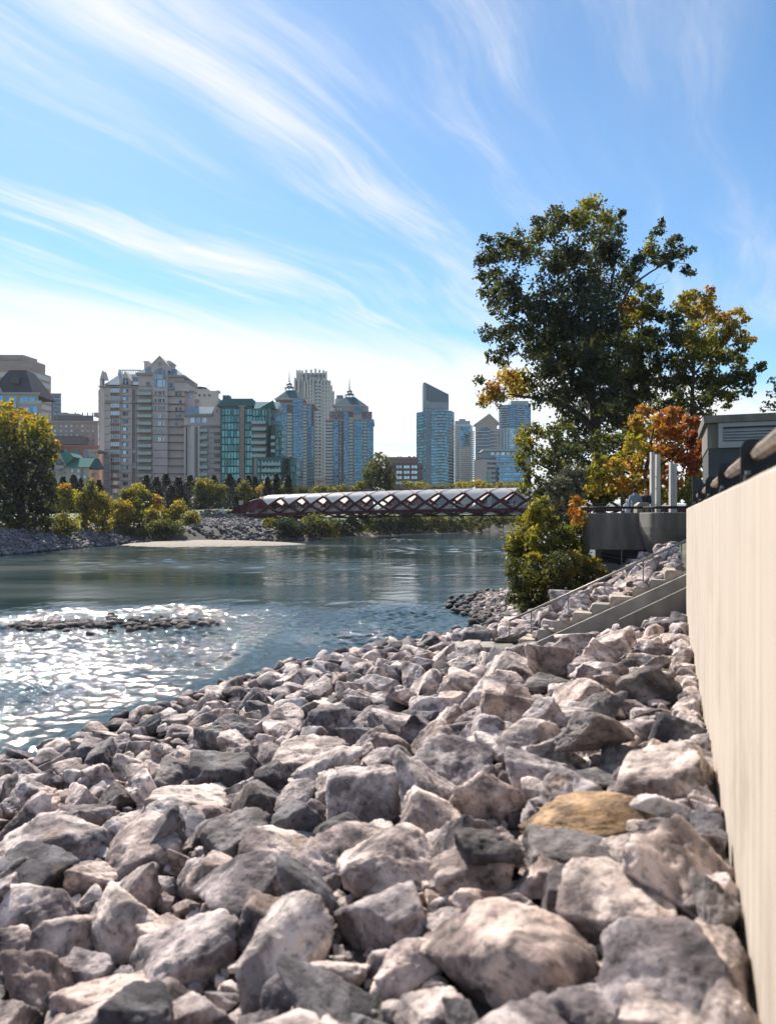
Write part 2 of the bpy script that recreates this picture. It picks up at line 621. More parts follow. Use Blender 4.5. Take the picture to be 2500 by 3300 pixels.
# ------------------------------------------------------------------ rocks
def rock_material(name, light, dark, warm):
    m = bpy.data.materials.new(name)
    m.use_nodes = True
    L = m.node_tree.links
    b = m.node_tree.nodes['Principled BSDF']
    b.inputs['Roughness'].default_value = 0.88
    b.inputs['Specular IOR Level'].default_value = 0.3
    oi = nd(m, 'ShaderNodeObjectInfo')
    g = nd(m, 'ShaderNodeNewGeometry')
    rnd = nd(m, 'ShaderNodeMath', operation='ADD')
    L.new(oi.outputs['Random'], rnd.inputs[0])
    L.new(g.outputs['Random Per Island'], rnd.inputs[1])
    fr = nd(m, 'ShaderNodeMath', operation='FRACT')
    L.new(rnd.outputs[0], fr.inputs[0])
    rv = fr.outputs[0]
    off = nd(m, 'ShaderNodeCombineXYZ')
    mul = nd(m, 'ShaderNodeMath', operation='MULTIPLY')
    L.new(rv, mul.inputs[0])
    mul.inputs[1].default_value = 37.0
    for i in range(3):
        L.new(mul.outputs[0], off.inputs[i])
    va = nd(m, 'ShaderNodeVectorMath', operation='ADD')
    L.new(g.outputs['Position'], va.inputs[0])
    L.new(off.outputs[0], va.inputs[1])
    vec = va.outputs[0]

    def tex(sc, det, ro, di=0.0):
        n = nd(m, 'ShaderNodeTexNoise')
        n.inputs['Scale'].default_value = sc
        n.inputs['Detail'].default_value = det
        n.inputs['Roughness'].default_value = ro
        n.inputs['Distortion'].default_value = di
        L.new(vec, n.inputs['Vector'])
        return n.outputs['Fac']

    def mix(f, a, c, mode='MIX'):
        x = nd(m, 'ShaderNodeMix', data_type='RGBA', blend_type=mode)
        for s_, i in ((f, 0), (a, 6), (c, 7)):
            if isinstance(s_, (int, float)):
                x.inputs[i].default_value = s_
            elif isinstance(s_, tuple):
                x.inputs[i].default_value = (*s_, 1)
            else:
                L.new(s_, x.inputs[i])
        return x.outputs[2]
    t1, t2, t3 = tex(3.2, 8, 0.62, 0.4), tex(1.3, 5, 0.6, 0.8), tex(14, 5, 0.65)
    mid = tuple((a * 0.6 + c * 0.4) for a, c in zip(light, dark))
    base = ramp(m, t1, [(0.36, dark), (0.47, mid), (0.56, light), (0.8, tuple(min(1, c * 1.14) for c in light))])
    patch_ = ramp(m, t2, [(0.43, (0.36, 0.35, 0.37)), (0.55, (1, 1, 1))])
    base = mix(1.0, base, patch_, 'MULTIPLY')
    speck = ramp(m, t3, [(0.36, (0.36, 0.35, 0.35)), (0.47, (1, 1, 1))])
    base = mix(0.8, base, speck, 'MULTIPLY')
    hue = ramp(m, rv, [(0.0, (0.72, 0.70, 0.74)), (0.18, (1.04, 0.97, 0.95)), (0.38, (0.62, 0.60, 0.64)), (0.55, (1.08, 0.98, 0.92)), (0.72, (0.98, 0.91, 0.90)), (0.86, (1.0, 0.85, 0.77)), (1.0, (1.05, 1.04, 1.04))])
    base = mix(1.0, base, hue, 'MULTIPLY')
    rust = nd(m, 'ShaderNodeMapRange')
    L.new(tex(2.1, 4, 0.5, 0.3), rust.inputs[0])
    rust.inputs[1].default_value = 0.60
    rust.inputs[2].default_value = 0.74
    rf = nd(m, 'ShaderNodeMath', operation='MULTIPLY')
    L.new(rust.outputs[0], rf.inputs[0])
    rf.inputs[1].default_value = 0.5
    base = mix(rf.outputs[0], base, warm)
    # wet and darker just above the water line
    sp = nd(m, 'ShaderNodeSeparateXYZ')
    L.new(g.outputs['Position'], sp.inputs[0])
    wt = nd(m, 'ShaderNodeMapRange')
    L.new(sp.outputs[2], wt.inputs[0])
    wt.inputs[1].default_value = WATER_Z + 0.06
    wt.inputs[2].default_value = WATER_Z + 0.22
    wt.inputs[3].default_value = 0.34
    wt.inputs[4].default_value = 1.0
    wc = nd(m, 'ShaderNodeCombineColor')
    for i in range(3):
        L.new(wt.outputs[0], wc.inputs[i])
    base = mix(1.0, base, wc.outputs[0], 'MULTIPLY')
    L.new(base, b.inputs['Base Color'])
    bp = nd(m, 'ShaderNodeBump')
    bp.inputs['Strength'].default_value = 0.95
    bp.inputs['Distance'].default_value = 0.05
    hs = nd(m, 'ShaderNodeMath', operation='MULTIPLY_ADD')
    L.new(tex(24, 6, 0.7), hs.inputs[0])
    hs.inputs[1].default_value = 0.35
    L.new(tex(7, 8, 0.66), hs.inputs[2])
    L.new(hs.outputs[0], bp.inputs['Height'])
    L.new(bp.outputs[0], b.inputs['Normal'])
    return m


ROCK = rock_material('limestone', (0.76, 0.695, 0.66), (0.20, 0.188, 0.188), (0.40, 0.27, 0.18))
OCHRE = rock_material('ochre_stone', (0.50, 0.37, 0.23), (0.20, 0.15, 0.10), (0.44, 0.27, 0.13))
DARKROCK = rock_material('dark_stone', (0.27, 0.265, 0.27), (0.12, 0.12, 0.125), (0.16, 0.12, 0.09))
FARROCK = rock_material('grey_stone', (0.30, 0.30, 0.31), (0.10, 0.10, 0.11), (0.26, 0.2, 0.15))


def ico(sub):
    bm = bmesh.new()
    bmesh.ops.create_icosphere(bm, subdivisions=sub, radius=1.0)
    v = np.array([x.co[:] for x in bm.verts])
    f = np.array([[x.index for x in p.verts] for p in bm.faces], np.int32)
    bm.free()
    return v, f


ICO = {k: ico(k) for k in (2, 3, 4, 5)}


def rock_shape(seed, sub, rough=1.0, round_=26, block=False):
    """angular boulder: unit sphere cut by random planes with softened edges, then weathered; fits +-1"""
    rg = np.random.default_rng(seed)
    d, f = ICO[sub]
    K = rg.integers(7, 12)
    nrm = rg.normal(size=(K, 3))
    nrm /= np.linalg.norm(nrm, axis=1)[:, None]
    h = rg.uniform(0.42, 0.92, K)
    if block:
        nrm = np.concatenate([np.array([[1, 0, 0], [-1, 0, 0], [0, 1, 0], [0, -1, 0], [0, 0, 1], [0, 0, -1.0]]) + rg.normal(0, .2, (6, 3)), nrm[:4]])
        nrm /= np.linalg.norm(nrm, axis=1)[:, None]
        h = np.concatenate([rg.uniform(.55, .75, 6), rg.uniform(.75, 1.0, 4)])
    q = np.maximum(d @ nrm.T / h[None, :], 1e-4)
    q = np.concatenate([q, np.full((len(d), 1), 0.62)], 1)
    p_ = rg.uniform(0.7, 1.6) * round_
    r = (q ** p_).sum(1) ** (-1 / p_)
    v = d * r[:, None]
    o = rg.uniform(-50, 50, 3)
    if sub >= 3:
        nz = np.array([0.085 * mnoise.fractal(Vector(x * 1.7 + o), 1.0, 2.0, 3) for x in v])
        if sub >= 4:
            nz += np.array([0.085 * (0.5 - abs(mnoise.noise(Vector(x * 3.6 + o)))) for x in v])
            nz += np.array([0.030 * mnoise.fractal(Vector(x * 7.5 + o), 0.9, 2.1, 3) for x in v])
        v = v * (1 + rough * nz)[:, None]
    v = v - (v.max(0) + v.min(0)) / 2
    v = v / np.abs(v).max(0)
    return v, f


def mesh_np(name, v, f, mats, smooth=True):
    me = bpy.data.meshes.new(name)
    k = f.shape[1]
    me.vertices.add(len(v))
    me.vertices.foreach_set('co', np.ascontiguousarray(v, dtype=np.float32).ravel())
    me.loops.add(f.size)
    me.loops.foreach_set('vertex_index', np.ascontiguousarray(f, dtype=np.int32).ravel())
    me.polygons.add(len(f))
    me.polygons.foreach_set('loop_start', np.arange(0, f.size, k, dtype=np.int32))
    me.polygons.foreach_set('use_smooth', np.full(len(f), smooth, bool))
    for m in (mats if isinstance(mats, (list, tuple)) else [mats]):
        me.materials.append(m)
    me.update(calc_edges=True)
    return me


ROCK_MESH = []
for i in range(34):
    v_, f_ = rock_shape(100 + i, 5, 1.1, (26, 10, 18)[i % 3], i % 3 == 2)
    ROCK_MESH.append(mesh_np('boulder', v_, f_, ROCK))
SMALL = [rock_shape(300 + i, 3, 0.8, (26, 12, 20)[i % 3], i % 3 == 2) for i in range(24)]
MEDIUM = [rock_shape(350 + i, 4, 1, (26, 12, 20)[i % 3], i % 3 == 2) for i in range(20)]
TINY = [rock_shape(400 + i, 2) for i in range(12)]


def gz1(x, y):
    return float(ground_z(np.array([x]), np.array([y]))[0])


def ray_ground(px, py, lift=0.0):
    Y = 2.0
    while Y < 60:
        p = P(px, py, Y)
        a, s = to_as(p.x, p.y)
        if p.z <= near_z(a, s) + lift:
            return p
        Y += 0.02
    return p


def rotz(a):
    c, s = math.cos(a), math.sin(a)
    return np.array([[c, -s, 0], [s, c, 0], [0, 0, 1.0]])


def euler_m(ax, ay, az):
    return np.array(Matrix.Rotation(az, 3, 'Z') @ Matrix.Rotation(ay, 3, 'Y') @ Matrix.Rotation(ax, 3, 'X'))


# the boulders that can be told apart in the photograph: centre, width, height in pixels
KEY = [(805, 2919, 400, 270, 'g', 0), (925, 3098, 300, 335, 'g', 0), (581, 3113, 390, 200, 'g', .12), (447, 2986, 300, 230, 'g', 0), (150, 2970, 300, 180, 'g', -.25), (209, 2733, 460, 180, 'g', -.2),
       (597, 2613, 283, 150, 'g', 0), (805, 2620, 165, 180, 'd', 0), (970, 2658, 210, 170, 'd', 0), (738, 2516, 246, 150, 'd', 0), (1000, 2470, 224, 134, 'g', 0), (1223, 2968, 310, 250, 'g', .1),
       (112, 3210, 270, 200, 'g', -.3), (325, 3235, 290, 170, 'g', -.2), (520, 3275, 280, 150, 'w', 0), (1044, 3265, 360, 180, 'd', -.2), (1640, 3120, 540, 400, 'g', -.55), (1996, 2950, 370, 260, 'g', .1),
       (2190, 2837, 340, 350, 'g', .35), (2130, 3165, 430, 320, 'g', .2), (1899, 2668, 430, 165, 'o', .05), (1847, 2770, 320, 120, 'd', 0), (1496, 2740, 270, 220, 'g', -.3), (1270, 2815, 360, 210, 'g', .1),
       (2145, 2531, 320, 190, 'g', .25), (1727, 2516, 250, 140, 'g', -.3), (1347, 2600, 280, 230, 'g', -.5), (1575, 2590, 280, 210, 'g', -.35), (1496, 2360, 165, 105, 'g', -.2), (1300, 2362, 260, 110, 'g', -.2),
       (1996, 2380, 210, 120, 'g', 0), (2190, 2360, 190, 130, 'd', .1), (1760, 2830, 210, 120, 'g', 0), (1548, 2920, 210, 135, 'g', 0), (1440, 3010, 160, 130, 'w', 0), (1325, 3143, 240, 165, 'g', 0),
       (1384, 3285, 220, 120, 'g', 0), (1730, 2655, 110, 110, 'g', 0), (60, 2830, 150, 120, 'g', 0), (640, 2830, 160, 130, 'g', 0), (300, 2850, 170, 140, 'g', 0), (1880, 2250, 220, 120, 'g', -.2),
       (2120, 2220, 240, 150, 'd', .1), (1640, 2280, 180, 110, 'g', -.2), (2160, 3290, 300, 120, 'w', 0), (1180, 2380, 200, 100, 'd', -.25), (1640, 2430, 220, 110, 'g', 0), (1380, 2480, 240, 120, 'g', -.1),
       (1120, 2560, 220, 120, 'g', -.15), (2330, 2960, 160, 200, 'd', 0), (700, 2700, 220, 120, 'd', 0), (900, 2760, 260, 130, 'g', -.1), (420, 2680, 210, 110, 'g', 0), (30, 3080, 160, 150, 'g', 0)]
stones = []     # (x, y, z, rx, ry, rz, rotation matrix, kind)
grid = {}
CELL = 0.7


def put(x, y, r):
    grid.setdefault((int(x // CELL), int(y // CELL)), []).append((x, y, r))


def free(x, y, r, k):
    i, j = int(x // CELL), int(y // CELL)
    for ii in range(i - 2, i + 3):
        for jj in range(j - 2, j + 3):
            for (a, b, q) in grid.get((ii, jj), ()):
                if (a - x) ** 2 + (b - y) ** 2 < (k * (r + q)) ** 2:
                    return False
    return True


for px, py, w, h, kd, tilt in KEY:
    p = ray_ground(px, py + 0.12 * h, 0.10)
    Y = p.y
    rx, rz = w / 2 / F * Y * 1.04, h / 2 / F * Y * 1.12
    ry = 0.55 * (rx + rz) * random.uniform(0.85, 1.1)
    p = P(px, py, Y + 0.25 * ry)
    a, s = to_as(p.x, p.y)
    over = (rx * 0.92 + 0.03) - s
    if over > 0 and s < 1.3:
        p = p + Vector((-UY, UX, 0)) * min(over, 0.25)
    m3 = np.array(Matrix.Rotation(-tilt, 3, 'Y') @ Matrix.Rotation(-math.atan2(p.x, p.y) + random.uniform(-.15, .15), 3, 'Z'))
    stones.append((p.x, p.y, p.z, rx, ry, rz, m3, kd))
    put(p.x, p.y, 0.5 * (rx + ry) * 0.92)

rg = np.random.default_rng(21)
# stones leaning against the foot of the wall
a = 2.3
while a < 17.6:
    r = float(rg.uniform(0.14, 0.24))
    p = AS(a + r, r * 0.80)
    if free(p.x, p.y, r, 0.62):
        stones.append((p.x, p.y, float(near_z(a, r)) + rg.uniform(0.02, 0.08), r * 1.15, r * 0.9, r * rg.uniform(.75, 1.0), euler_m(rg.normal(0, .25), rg.normal(0, .25), math.atan2(UY, UX) + rg.normal(0, .3)), 'g' if rg.uniform() > .25 else 'd'))
        put(p.x, p.y, r)
    a += 1.25 * r


def scatter(count, rlo, rhi, k, lift, arange=(1.2, 44.0), smin=0.1, flat=(0.55, 0.85), power=1.6):
    aa = rg.uniform(arange[0], arange[1], count)
    fs_ = rg.uniform(0, 1, count)
    rr = rlo + (rhi - rlo) * rg.uniform(0, 1, count) ** power
    order = np.argsort(-rr)
    for i in order:
        a, r = aa[i], rr[i]
        ws = float(shore_s(a))
        s = smin + fs_[i] * (ws + 0.5 - smin)
        t = s / ws
        # big stones lie high, small ones at the foot
        lim = np.interp(t, [0, .35, .65, 1.0], [0.60, 0.58, 0.46, 0.30]) * (1.0 if a < 26 else 0.8)
        if r > lim:
            r = lim * rg.uniform(0.6, 1)
        if 16.9 < a < 18.4 and s < 4.6 and r > 0.2:
            r = rg.uniform(.12, .2)
        if s < 1.1 and r > 0.27:
            r = rg.uniform(.2, .27)
        if s < r * 0.8:
            s = r * 0.8 + 0.02
        p = AS(a, s)
        if 18.3 < a < 20.4 and s < 5.0 and True:
            continue
        if 18.0 < a < 19.6 and 3.6 < s < 6.4:
            continue
        if p.y < 1.5 or not free(p.x, p.y, r, k):
            continue
        z = float(near_z(a, s)) + lift * r + 0.10 * mnoise.noise(Vector((p.x * 0.9, p.y * 0.9, 4.0)))
        rx, ry, rz = r * rg.uniform(0.9, 1.35), r * rg.uniform(0.75, 1.05), r * rg.uniform(*flat)
        m3 = euler_m(rg.normal(0, .32), rg.normal(0, .32), rg.uniform(0, 6.28))
        stones.append((p.x, p.y, z, rx, ry, rz, m3, 'g' if rg.uniform() > .16 else 'd'))
        put(p.x, p.y, r)


scatter(3600, 0.33, 0.58, 0.80, 0.38)
scatter(9000, 0.19, 0.42, 0.76, 0.42)
scatter(12000, 0.08, 0.17, 0.70, 0.55)
scatter(7000, 0.035, 0.085, 0.62, 0.5, arange=(1.6, 10.0))
# a loose upper layer lying on the others
top = []
for i in range(420):
    a = rg.uniform(3.5, 40)
    ws = float(shore_s(a))
    s = rg.uniform(0.5, ws * 0.9)
    if 16.9 < a < 20.6 and s < 6.6:
        continue
    r = rg.uniform(0.14, 0.30) * np.interp(s / ws, [0, 1], [1.15, 0.6])
    p = AS(a, s)
    if any(abs(p.x - q[0]) < q[3] * 1.1 and abs(p.y - q[1]) < q[3] * 1.1 for q in stones[:len(KEY)]):
        continue
    z = float(near_z(a, s)) + 0.16 + r * 0.75
    stones.append((p.x, p.y, z, r * rg.uniform(.95, 1.4), r * rg.uniform(.8, 1.05), r * rg.uniform(.6, .9), euler_m(rg.normal(0, .4), rg.normal(0, .4), rg.uniform(0, 6.28)), 'g' if rg.uniform() > .2 else 'd'))


def screen_size(q):
    x, y, z = q[:3]
    if y < 1.5:
        return 0
    px, py = CX + x / y * F, HY - z / y * F
    if not (-60 < px < 2560 and 1700 < py < 3420):
        return 0
    a, s = to_as(x, y)
    if a > 17.5 and s < 0.2:
        return 0
    return (q[3] + q[5]) / y


sizes = [(1e3 if i < len(KEY) else screen_size(q)) for i, q in enumerate(stones)]
order = np.argsort(-np.array(sizes))
big, rest = order[:300], order[300:]
KEYLAB = {0: 'large rounded grey boulder with pale flat top, left foreground', 1: 'upright dome-shaped mottled grey boulder at the bottom left of centre', 2: 'long flat-topped grey slab boulder in the left foreground',
          4: 'pink-grey wedge boulder at the left edge', 5: 'long low sloping boulder with shadowed underside at far left',
          16: 'huge pale boulder with steep sloping face at bottom right', 17: 'broad pale pitted boulder beside the huge sloping boulder', 18: 'big brown-grey boulder leaning by the base of the concrete wall',
          19: 'large pitted boulder in the bottom right corner near wall', 20: 'long ochre yellow sandstone boulder near the wall', 21: 'dark flat boulder lying under the ochre boulder',
          7: 'dark squarish upright boulder left of centre', 24: 'large grey wedge boulder touching the concrete wall above the ochre one', 29: 'elongated pale boulder in the middle of the slope',
          28: 'pale faceted boulder right of the elongated pale one'}


def zone_label(x, y, z, kd, r):
    a, s = to_as(x, y)
    px, py = CX + x / y * F, HY - z / y * F
    tone = 'dark grey' if kd == 'd' else 'tan' if kd == 'w' else 'pale grey'
    size = 'big' if r > 0.34 else 'mid-sized' if r > 0.22 else 'small'
    col_ = 'left' if px < 700 else 'left of centre' if px < 1100 else 'centre' if px < 1450 else 'right of centre' if px < 1800 else 'right'
    if a > 20:
        w_ = 'on the slope beyond the river stairs' + (', near the balcony' if px > 1900 else ', low by the water')
    elif s < 1.2:
        w_ = 'at the foot of the concrete wall, ' + ('near its far end' if py < 2150 else 'halfway along' if py < 2500 else 'near the camera')
    elif py > 3000:
        w_ = 'in the bottom foreground, %s' % col_
    elif py > 2700:
        w_ = 'in the foreground above the bottom row, %s' % col_
    elif s > 8.0:
        w_ = 'near the water edge, %s' % col_
    elif a > 12:
        w_ = 'on the far slope below the stairs, %s' % col_
    else:
        w_ = '%s slope, %s' % ('on the lower middle' if py > 2500 else 'on the upper middle', col_)
    return '%s %s boulder %s' % (size, tone, w_)


for n_, i in enumerate(big):
    x, y, z, rx, ry, rz, m3, kd = stones[i]
    me = ROCK_MESH[7 if kd == 'o' else (i * 7) % len(ROCK_MESH)]
    o = bpy.data.objects.new('boulder', me)
    C.objects.link(o)
    mw = Matrix(m3.tolist()).to_4x4()
    o.matrix_world = Matrix.Translation((x, y, z)) @ mw @ Matrix.Diagonal((rx, ry, rz, 1))
    if kd in 'do':
        o.material_slots[0].link = 'OBJECT'
        o.material_slots[0].material = OCHRE if kd == 'o' else DARKROCK
    lab = KEYLAB.get(int(i)) or zone_label(x, y, z, kd, (rx + ry) / 2)
    tag(o, lab, 'boulder', 'boulders of the riprap slope below the wall')


def join_rocks(name, items, shapes, mats, kind='stuff', label=None, cat=None):
    vs, fs, k = [], [], 0
    for j, (x, y, z, rx, ry, rz, m3, kd) in enumerate(items):
        v, f = shapes[j % len(shapes)]
        vv = (v * np.array([rx, ry, rz])) @ m3.T + np.array([x, y, z])
        vs.append(vv)
        fs.append(f + k)
        k += len(v)
    o = bpy.data.objects.new(name, mesh_np(name, np.concatenate(vs), np.concatenate(fs), mats))
    C.objects.link(o)
    return tag(o, label, cat, None, kind)


restq = [stones[i] for i in rest]
nearq = [q for q in restq if q[3] > 0.13 or q[1] < 9]
smallq = [q for q in restq if not (q[3] > 0.13 or q[1] < 9)]
print('STONES', len(stones), len(nearq), len(smallq))
MIX = lambda L_: MEDIUM
medq = [q for q in nearq if q[1] < 15]
nearq = [q for q in nearq if q[1] >= 15]
print('MED', len(medq))
join_rocks('foreground_riprap', medq, MEDIUM, ROCK, label='smaller limestone stones wedged between the nearest boulders', cat='stones')
join_rocks('riprap_stones', [q for q in nearq if q[7] != 'd'], SMALL, ROCK, label='smaller pale limestone stones filling the riprap slope', cat='stones')
join_rocks('dark_riprap_stones', [q for q in nearq if q[7] == 'd'], SMALL, DARKROCK, label='smaller dark stones filling the riprap slope', cat='stones')
join_rocks('riprap_chips', smallq, TINY, ROCK, label='small stone chips between the boulders', cat='stones')

# dark stones breaking the water: islet, shore line, far bank
isl = []
for i in range(260):
    t = rg.uniform(-1, 1)
    x = -11.4 + 3.9 * t + rg.normal(0, .25)
    y = 31.2 + rg.normal(0, 0.95) * (1.05 - t * t * .8) + 0.35 * t
    r = rg.uniform(0.07, 0.27)
    isl.append((x, y, WATER_Z - 0.01 + 0.05 * math.exp(-((y - 31.2) / .9) ** 2), r * 1.25, r, r * .7, euler_m(0, 0, rg.uniform(0, 6)), 'd'))
join_rocks('islet_stones', isl, TINY, DARKROCK, label='low islet of dark wet stones in the sparkling riffle', cat='stones')
shl = []
for i in range(620):
    a = rg.uniform(25, 46)
    ws = float(shore_s(a))
    s = ws + rg.normal(-0.4, 0.9)
    r = rg.uniform(0.09, 0.26)
    p = AS(a, s)
    shl.append((p.x, p.y, max(float(near_z(a, s)), WATER_Z - 0.02) + 0.2 * r, r * 1.2, r, r * .75, euler_m(rg.normal(0, .3), rg.normal(0, .3), rg.uniform(0, 6)), 'd'))
for i in range(90):      # spit of stones reaching into the river
    t = rg.uniform(0, 1)
    p = P(1390 + 190 * t, 2068 - 10 * t, 27)
    x, y = p.x + rg.normal(0, .2), 4.5 * F / (2058 - 20 * t - HY + 0.0) + rg.normal(0, .35)
    x = (1390 + 200 * t - CX) / F * y
    r = rg.uniform(0.08, 0.2)
    shl.append((x, y, WATER_Z + 0.03, r * 1.3, r, r * .7, euler_m(0, 0, rg.uniform(0, 6)), 'd'))
join_rocks('shore_stones', shl, TINY, DARKROCK, label='dark wet stones along the waterline beyond the steps', cat='stones')
for nm, lab, (px, py) in (('water_stone', 'small dark stone in the water left of the shore', (505, 2345)), ('water_stone', 'flat dark stone in water near the boulders', (745, 2253))):
    Y = 4.5 * F / (py - HY)
    p = P(px, py, Y)
    v_, f_ = SMALL[3]
    o = bpy.data.objects.new(nm, mesh_np(nm, v_, f_, DARKROCK))
    C.objects.link(o)
    o.location = (p.x, p.y, WATER_Z + 0.02)
    o.scale = (0.19, 0.15, 0.07)
    tag(o, lab, 'stone')

def bank_stones(xs, ys, rlo, rhi):
    d = river_dist(xs, ys)
    k = (d > -0.3) & ((ys < 130) | (CX + xs / ys * F > 610))
    xs, ys = xs[k], ys[k]
    zs = ground_z(xs, ys)
    out = []
    for x, y, z in zip(xs, ys, zs):
        r = rg.uniform(rlo, rhi)
        out.append((x, y, z + 0.2 * r, r * 1.3, r, r * .8, euler_m(rg.normal(0, .3), rg.normal(0, .3), rg.uniform(0, 6)), 'd'))
    return out


ys_ = rg.uniform(62, 128, 1700)
xs_ = np.interp(ys_, [50, 89, 107, 124, 137], [-50, -47, -47, -45.5, -33]) - rg.uniform(-0.3, 6.5, 1700)
join_rocks('far_riprap', bank_stones(xs_, ys_, .2, .55), TINY, FARROCK, label='grey riprap stones on the far bank under the big tree', cat='stones')
join_rocks('abutment_riprap', bank_stones(rg.uniform(-62, -18, 2300), rg.uniform(139, 186, 2300), .22, .5), TINY, FARROCK, label='dark riprap mound below the red bridge end', cat='stones')
# ------------------------------------------------------------------ river wall with log rail
CONC = mat('board_concrete', (0.43, 0.375, 0.315), 0.9, var=0.21, scale=1.7, stretch=(8, 8, 0.16), bump=0.12, bscale=3.0)
_cn = CONC.node_tree
_n = nd(CONC, 'ShaderNodeTexNoise')
_n.inputs['Scale'].default_value = 0.9
_n.inputs['Detail'].default_value = 9
_n.inputs['Roughness'].default_value = 0.7
_g = nd(CONC, 'ShaderNodeNewGeometry')
_cn.links.new(_g.outputs['Position'], _n.inputs['Vector'])
_x = nd(CONC, 'ShaderNodeMix', data_type='RGBA', blend_type='MULTIPLY')
_x.inputs[0].default_value = 1.0
_old = _cn.nodes['Principled BSDF'].inputs['Base Color'].links[0].from_socket
_cn.links.new(_old, _x.inputs[6])
_cn.links.new(ramp(CONC, _n.outputs['Fac'], [(0.32, (0.80, 0.77, 0.74)), (0.5, (1, 1, 1)), (0.72, (1.06, 1.03, 1.0))]), _x.inputs[7])
_cn.links.new(_x.outputs[2], _cn.nodes['Principled BSDF'].inputs['Base Color'])
CONC_D = mat('grey_concrete', (0.145, 0.137, 0.124), 0.9, var=0.28, scale=1.2, stretch=(2.5, 2.5, 0.5), bump=0.25, bscale=9)
CONC_L = mat('pale_concrete', (0.275, 0.25, 0.225), 0.9, var=0.3, scale=2.0, bump=0.3, bscale=12)
BLACK = mat('black_steel', (0.012, 0.012, 0.014), 0.4, var=0.1, metal=0.3)
STEEL = mat('galvanised_steel', (0.24, 0.23, 0.215), 0.5, metal=0.6, var=0.15)
WOOD = mat('weathered_log', (0.18, 0.138, 0.11), 0.85, var=0.5, scale=1.5, stretch=(9, 2.2, 9), bump=0.5, bscale=3)
WHITEWOOD = mat('pale_timber', (0.52, 0.48, 0.44), 0.85, var=0.18, scale=2.0, stretch=(8, 8, 0.6), bump=0.2, bscale=4)
SAND = mat('sandstone_block', (0.40, 0.335, 0.275), 0.92, var=0.25, scale=5, bump=0.5, bscale=14)
CHAR = mat('charcoal_paint', (0.045, 0.05, 0.055), 0.7, var=0.15, scale=2)
ALU = mat('grey_louvre_paint', (0.27, 0.28, 0.29), 0.55, var=0.08)

WALL_TOP = 0.226
b = MB()
pr = [AS(-3, -0.345), AS(18.9, -0.345), AS(18.9, -14), AS(-3, -14)]
b.prism([(p.x, p.y) for p in pr], -2.9, -0.60)
tag(b.build('promenade', CONC_L), kind='structure')
w = MB()
a0, a1, th = -2.5, 17.95, 0.34
na = 42
prof = [(0.0, -3.2), (0.0, WALL_TOP - 0.025), (-0.03, WALL_TOP), (-th + 0.03, WALL_TOP), (-th, WALL_TOP - 0.025), (-th, -3.2)]
ring = []
for i in range(na + 1):
    a = a0 + (a1 - a0) * i / na
    for (s, z) in prof:
        wob = 0.004 * mnoise.noise(Vector((a * 1.4, z * 2, s)))
        ring.append(AS(a, s + wob, z + (0.006 * mnoise.noise(Vector((a * 2.2, 3, s))) if z > 0 else 0)))
k = len(prof)
fs = []
for i in range(na):
    for j in range(k - 1):
        fs.append((i * k + j, i * k + j + 1, (i + 1) * k + j + 1, (i + 1) * k + j))
fs.append(tuple(range(k)))
fs.append(tuple(na * k + j for j in range(k - 1, -1, -1)))
w.mesh(ring, fs)
tag(w.build('river_wall', CONC), 'tall cream board-marked concrete wall along the right edge', 'wall')

rail = empty('log_rail', AS(8, -0.17, WALL_TOP), 'weathered timber log rail on black steel plates along wall top', 'rail')
brk = [3.25, 5.55, 7.95, 10.4, 12.9, 15.4]
for i, a in enumerate(brk):
    b = MB()
    pl = [(-0.115, 0), (0.115, 0), (0.115, 0.255), (0.095, 0.295), (0.06, 0.31), (-0.115, 0.31)]
    f0 = [AS(a - 0.012, -0.165 + s, WALL_TOP + z) for s, z in pl]
    f1 = [AS(a + 0.012, -0.165 + s, WALL_TOP + z) for s, z in pl]
    n = len(pl)
    b.mesh(f0 + f1, [tuple(range(n)), tuple(range(2 * n - 1, n - 1, -1))] + [(j, j + n, (j + 1) % n + n, (j + 1) % n) for j in range(n)])
    br = b.build('bracket', BLACK, rail)
    b = MB()
    b.box(AS(a - 0.16, -0.14, WALL_TOP + 0.03), 0.16, 0.20, 0.055, math.atan2(-UX, UY))
    b.build('base_plate', BLACK, rail)
    for q in (-0.06, 0.06):
        b = MB()
        b.tube([AS(a - 0.16, -0.14 + q, WALL_TOP + 0.05), AS(a - 0.16, -0.14 + q, WALL_TOP + 0.085)], 0.016, 6)
        b.build('bolt', STEEL, rail)
ends = [0.6] + brk
for i in range(len(ends)):
    aa0 = ends[i] + 0.03
    aa1 = (ends[i + 1] if i + 1 < len(ends) else 17.4) - 0.03
    b = MB()
    seg, rings = 7, 9
    vs = []
    for j in range(rings):
        t = j / (rings - 1)
        a = aa0 + (aa1 - aa0) * t
        taper = min(1.0, 0.90 + 1.2 * min(t, 1 - t) * (aa1 - aa0)) * (1.03 - .1 * t)
        for q in range(seg):
            th_ = 2 * math.pi * q / seg + 0.2
            r = (0.060 if math.sin(th_) > -0.3 else 0.050) * taper * (1 + 0.07 * mnoise.noise(Vector((a * 3, q * 1.7, i))))
            vs.append(AS(a, -0.15 + r * 0.9 * math.cos(th_), WALL_TOP + 0.20 + r * math.sin(th_)))
    fs = [(j * seg + q, j * seg + (q + 1) % seg, (j + 1) * seg + (q + 1) % seg, (j + 1) * seg + q) for j in range(rings - 1) for q in range(seg)]
    fs += [tuple(range(seg - 1, -1, -1)), tuple((rings - 1) * seg + q for q in range(seg))]
    b.mesh(vs, fs)
    b.build('log', WOOD, rail)


# ------------------------------------------------------------------ stairs to the water
def z5(zx, zy):
    return 1550 + zx / 2.095, 1400 + zy / 2.095


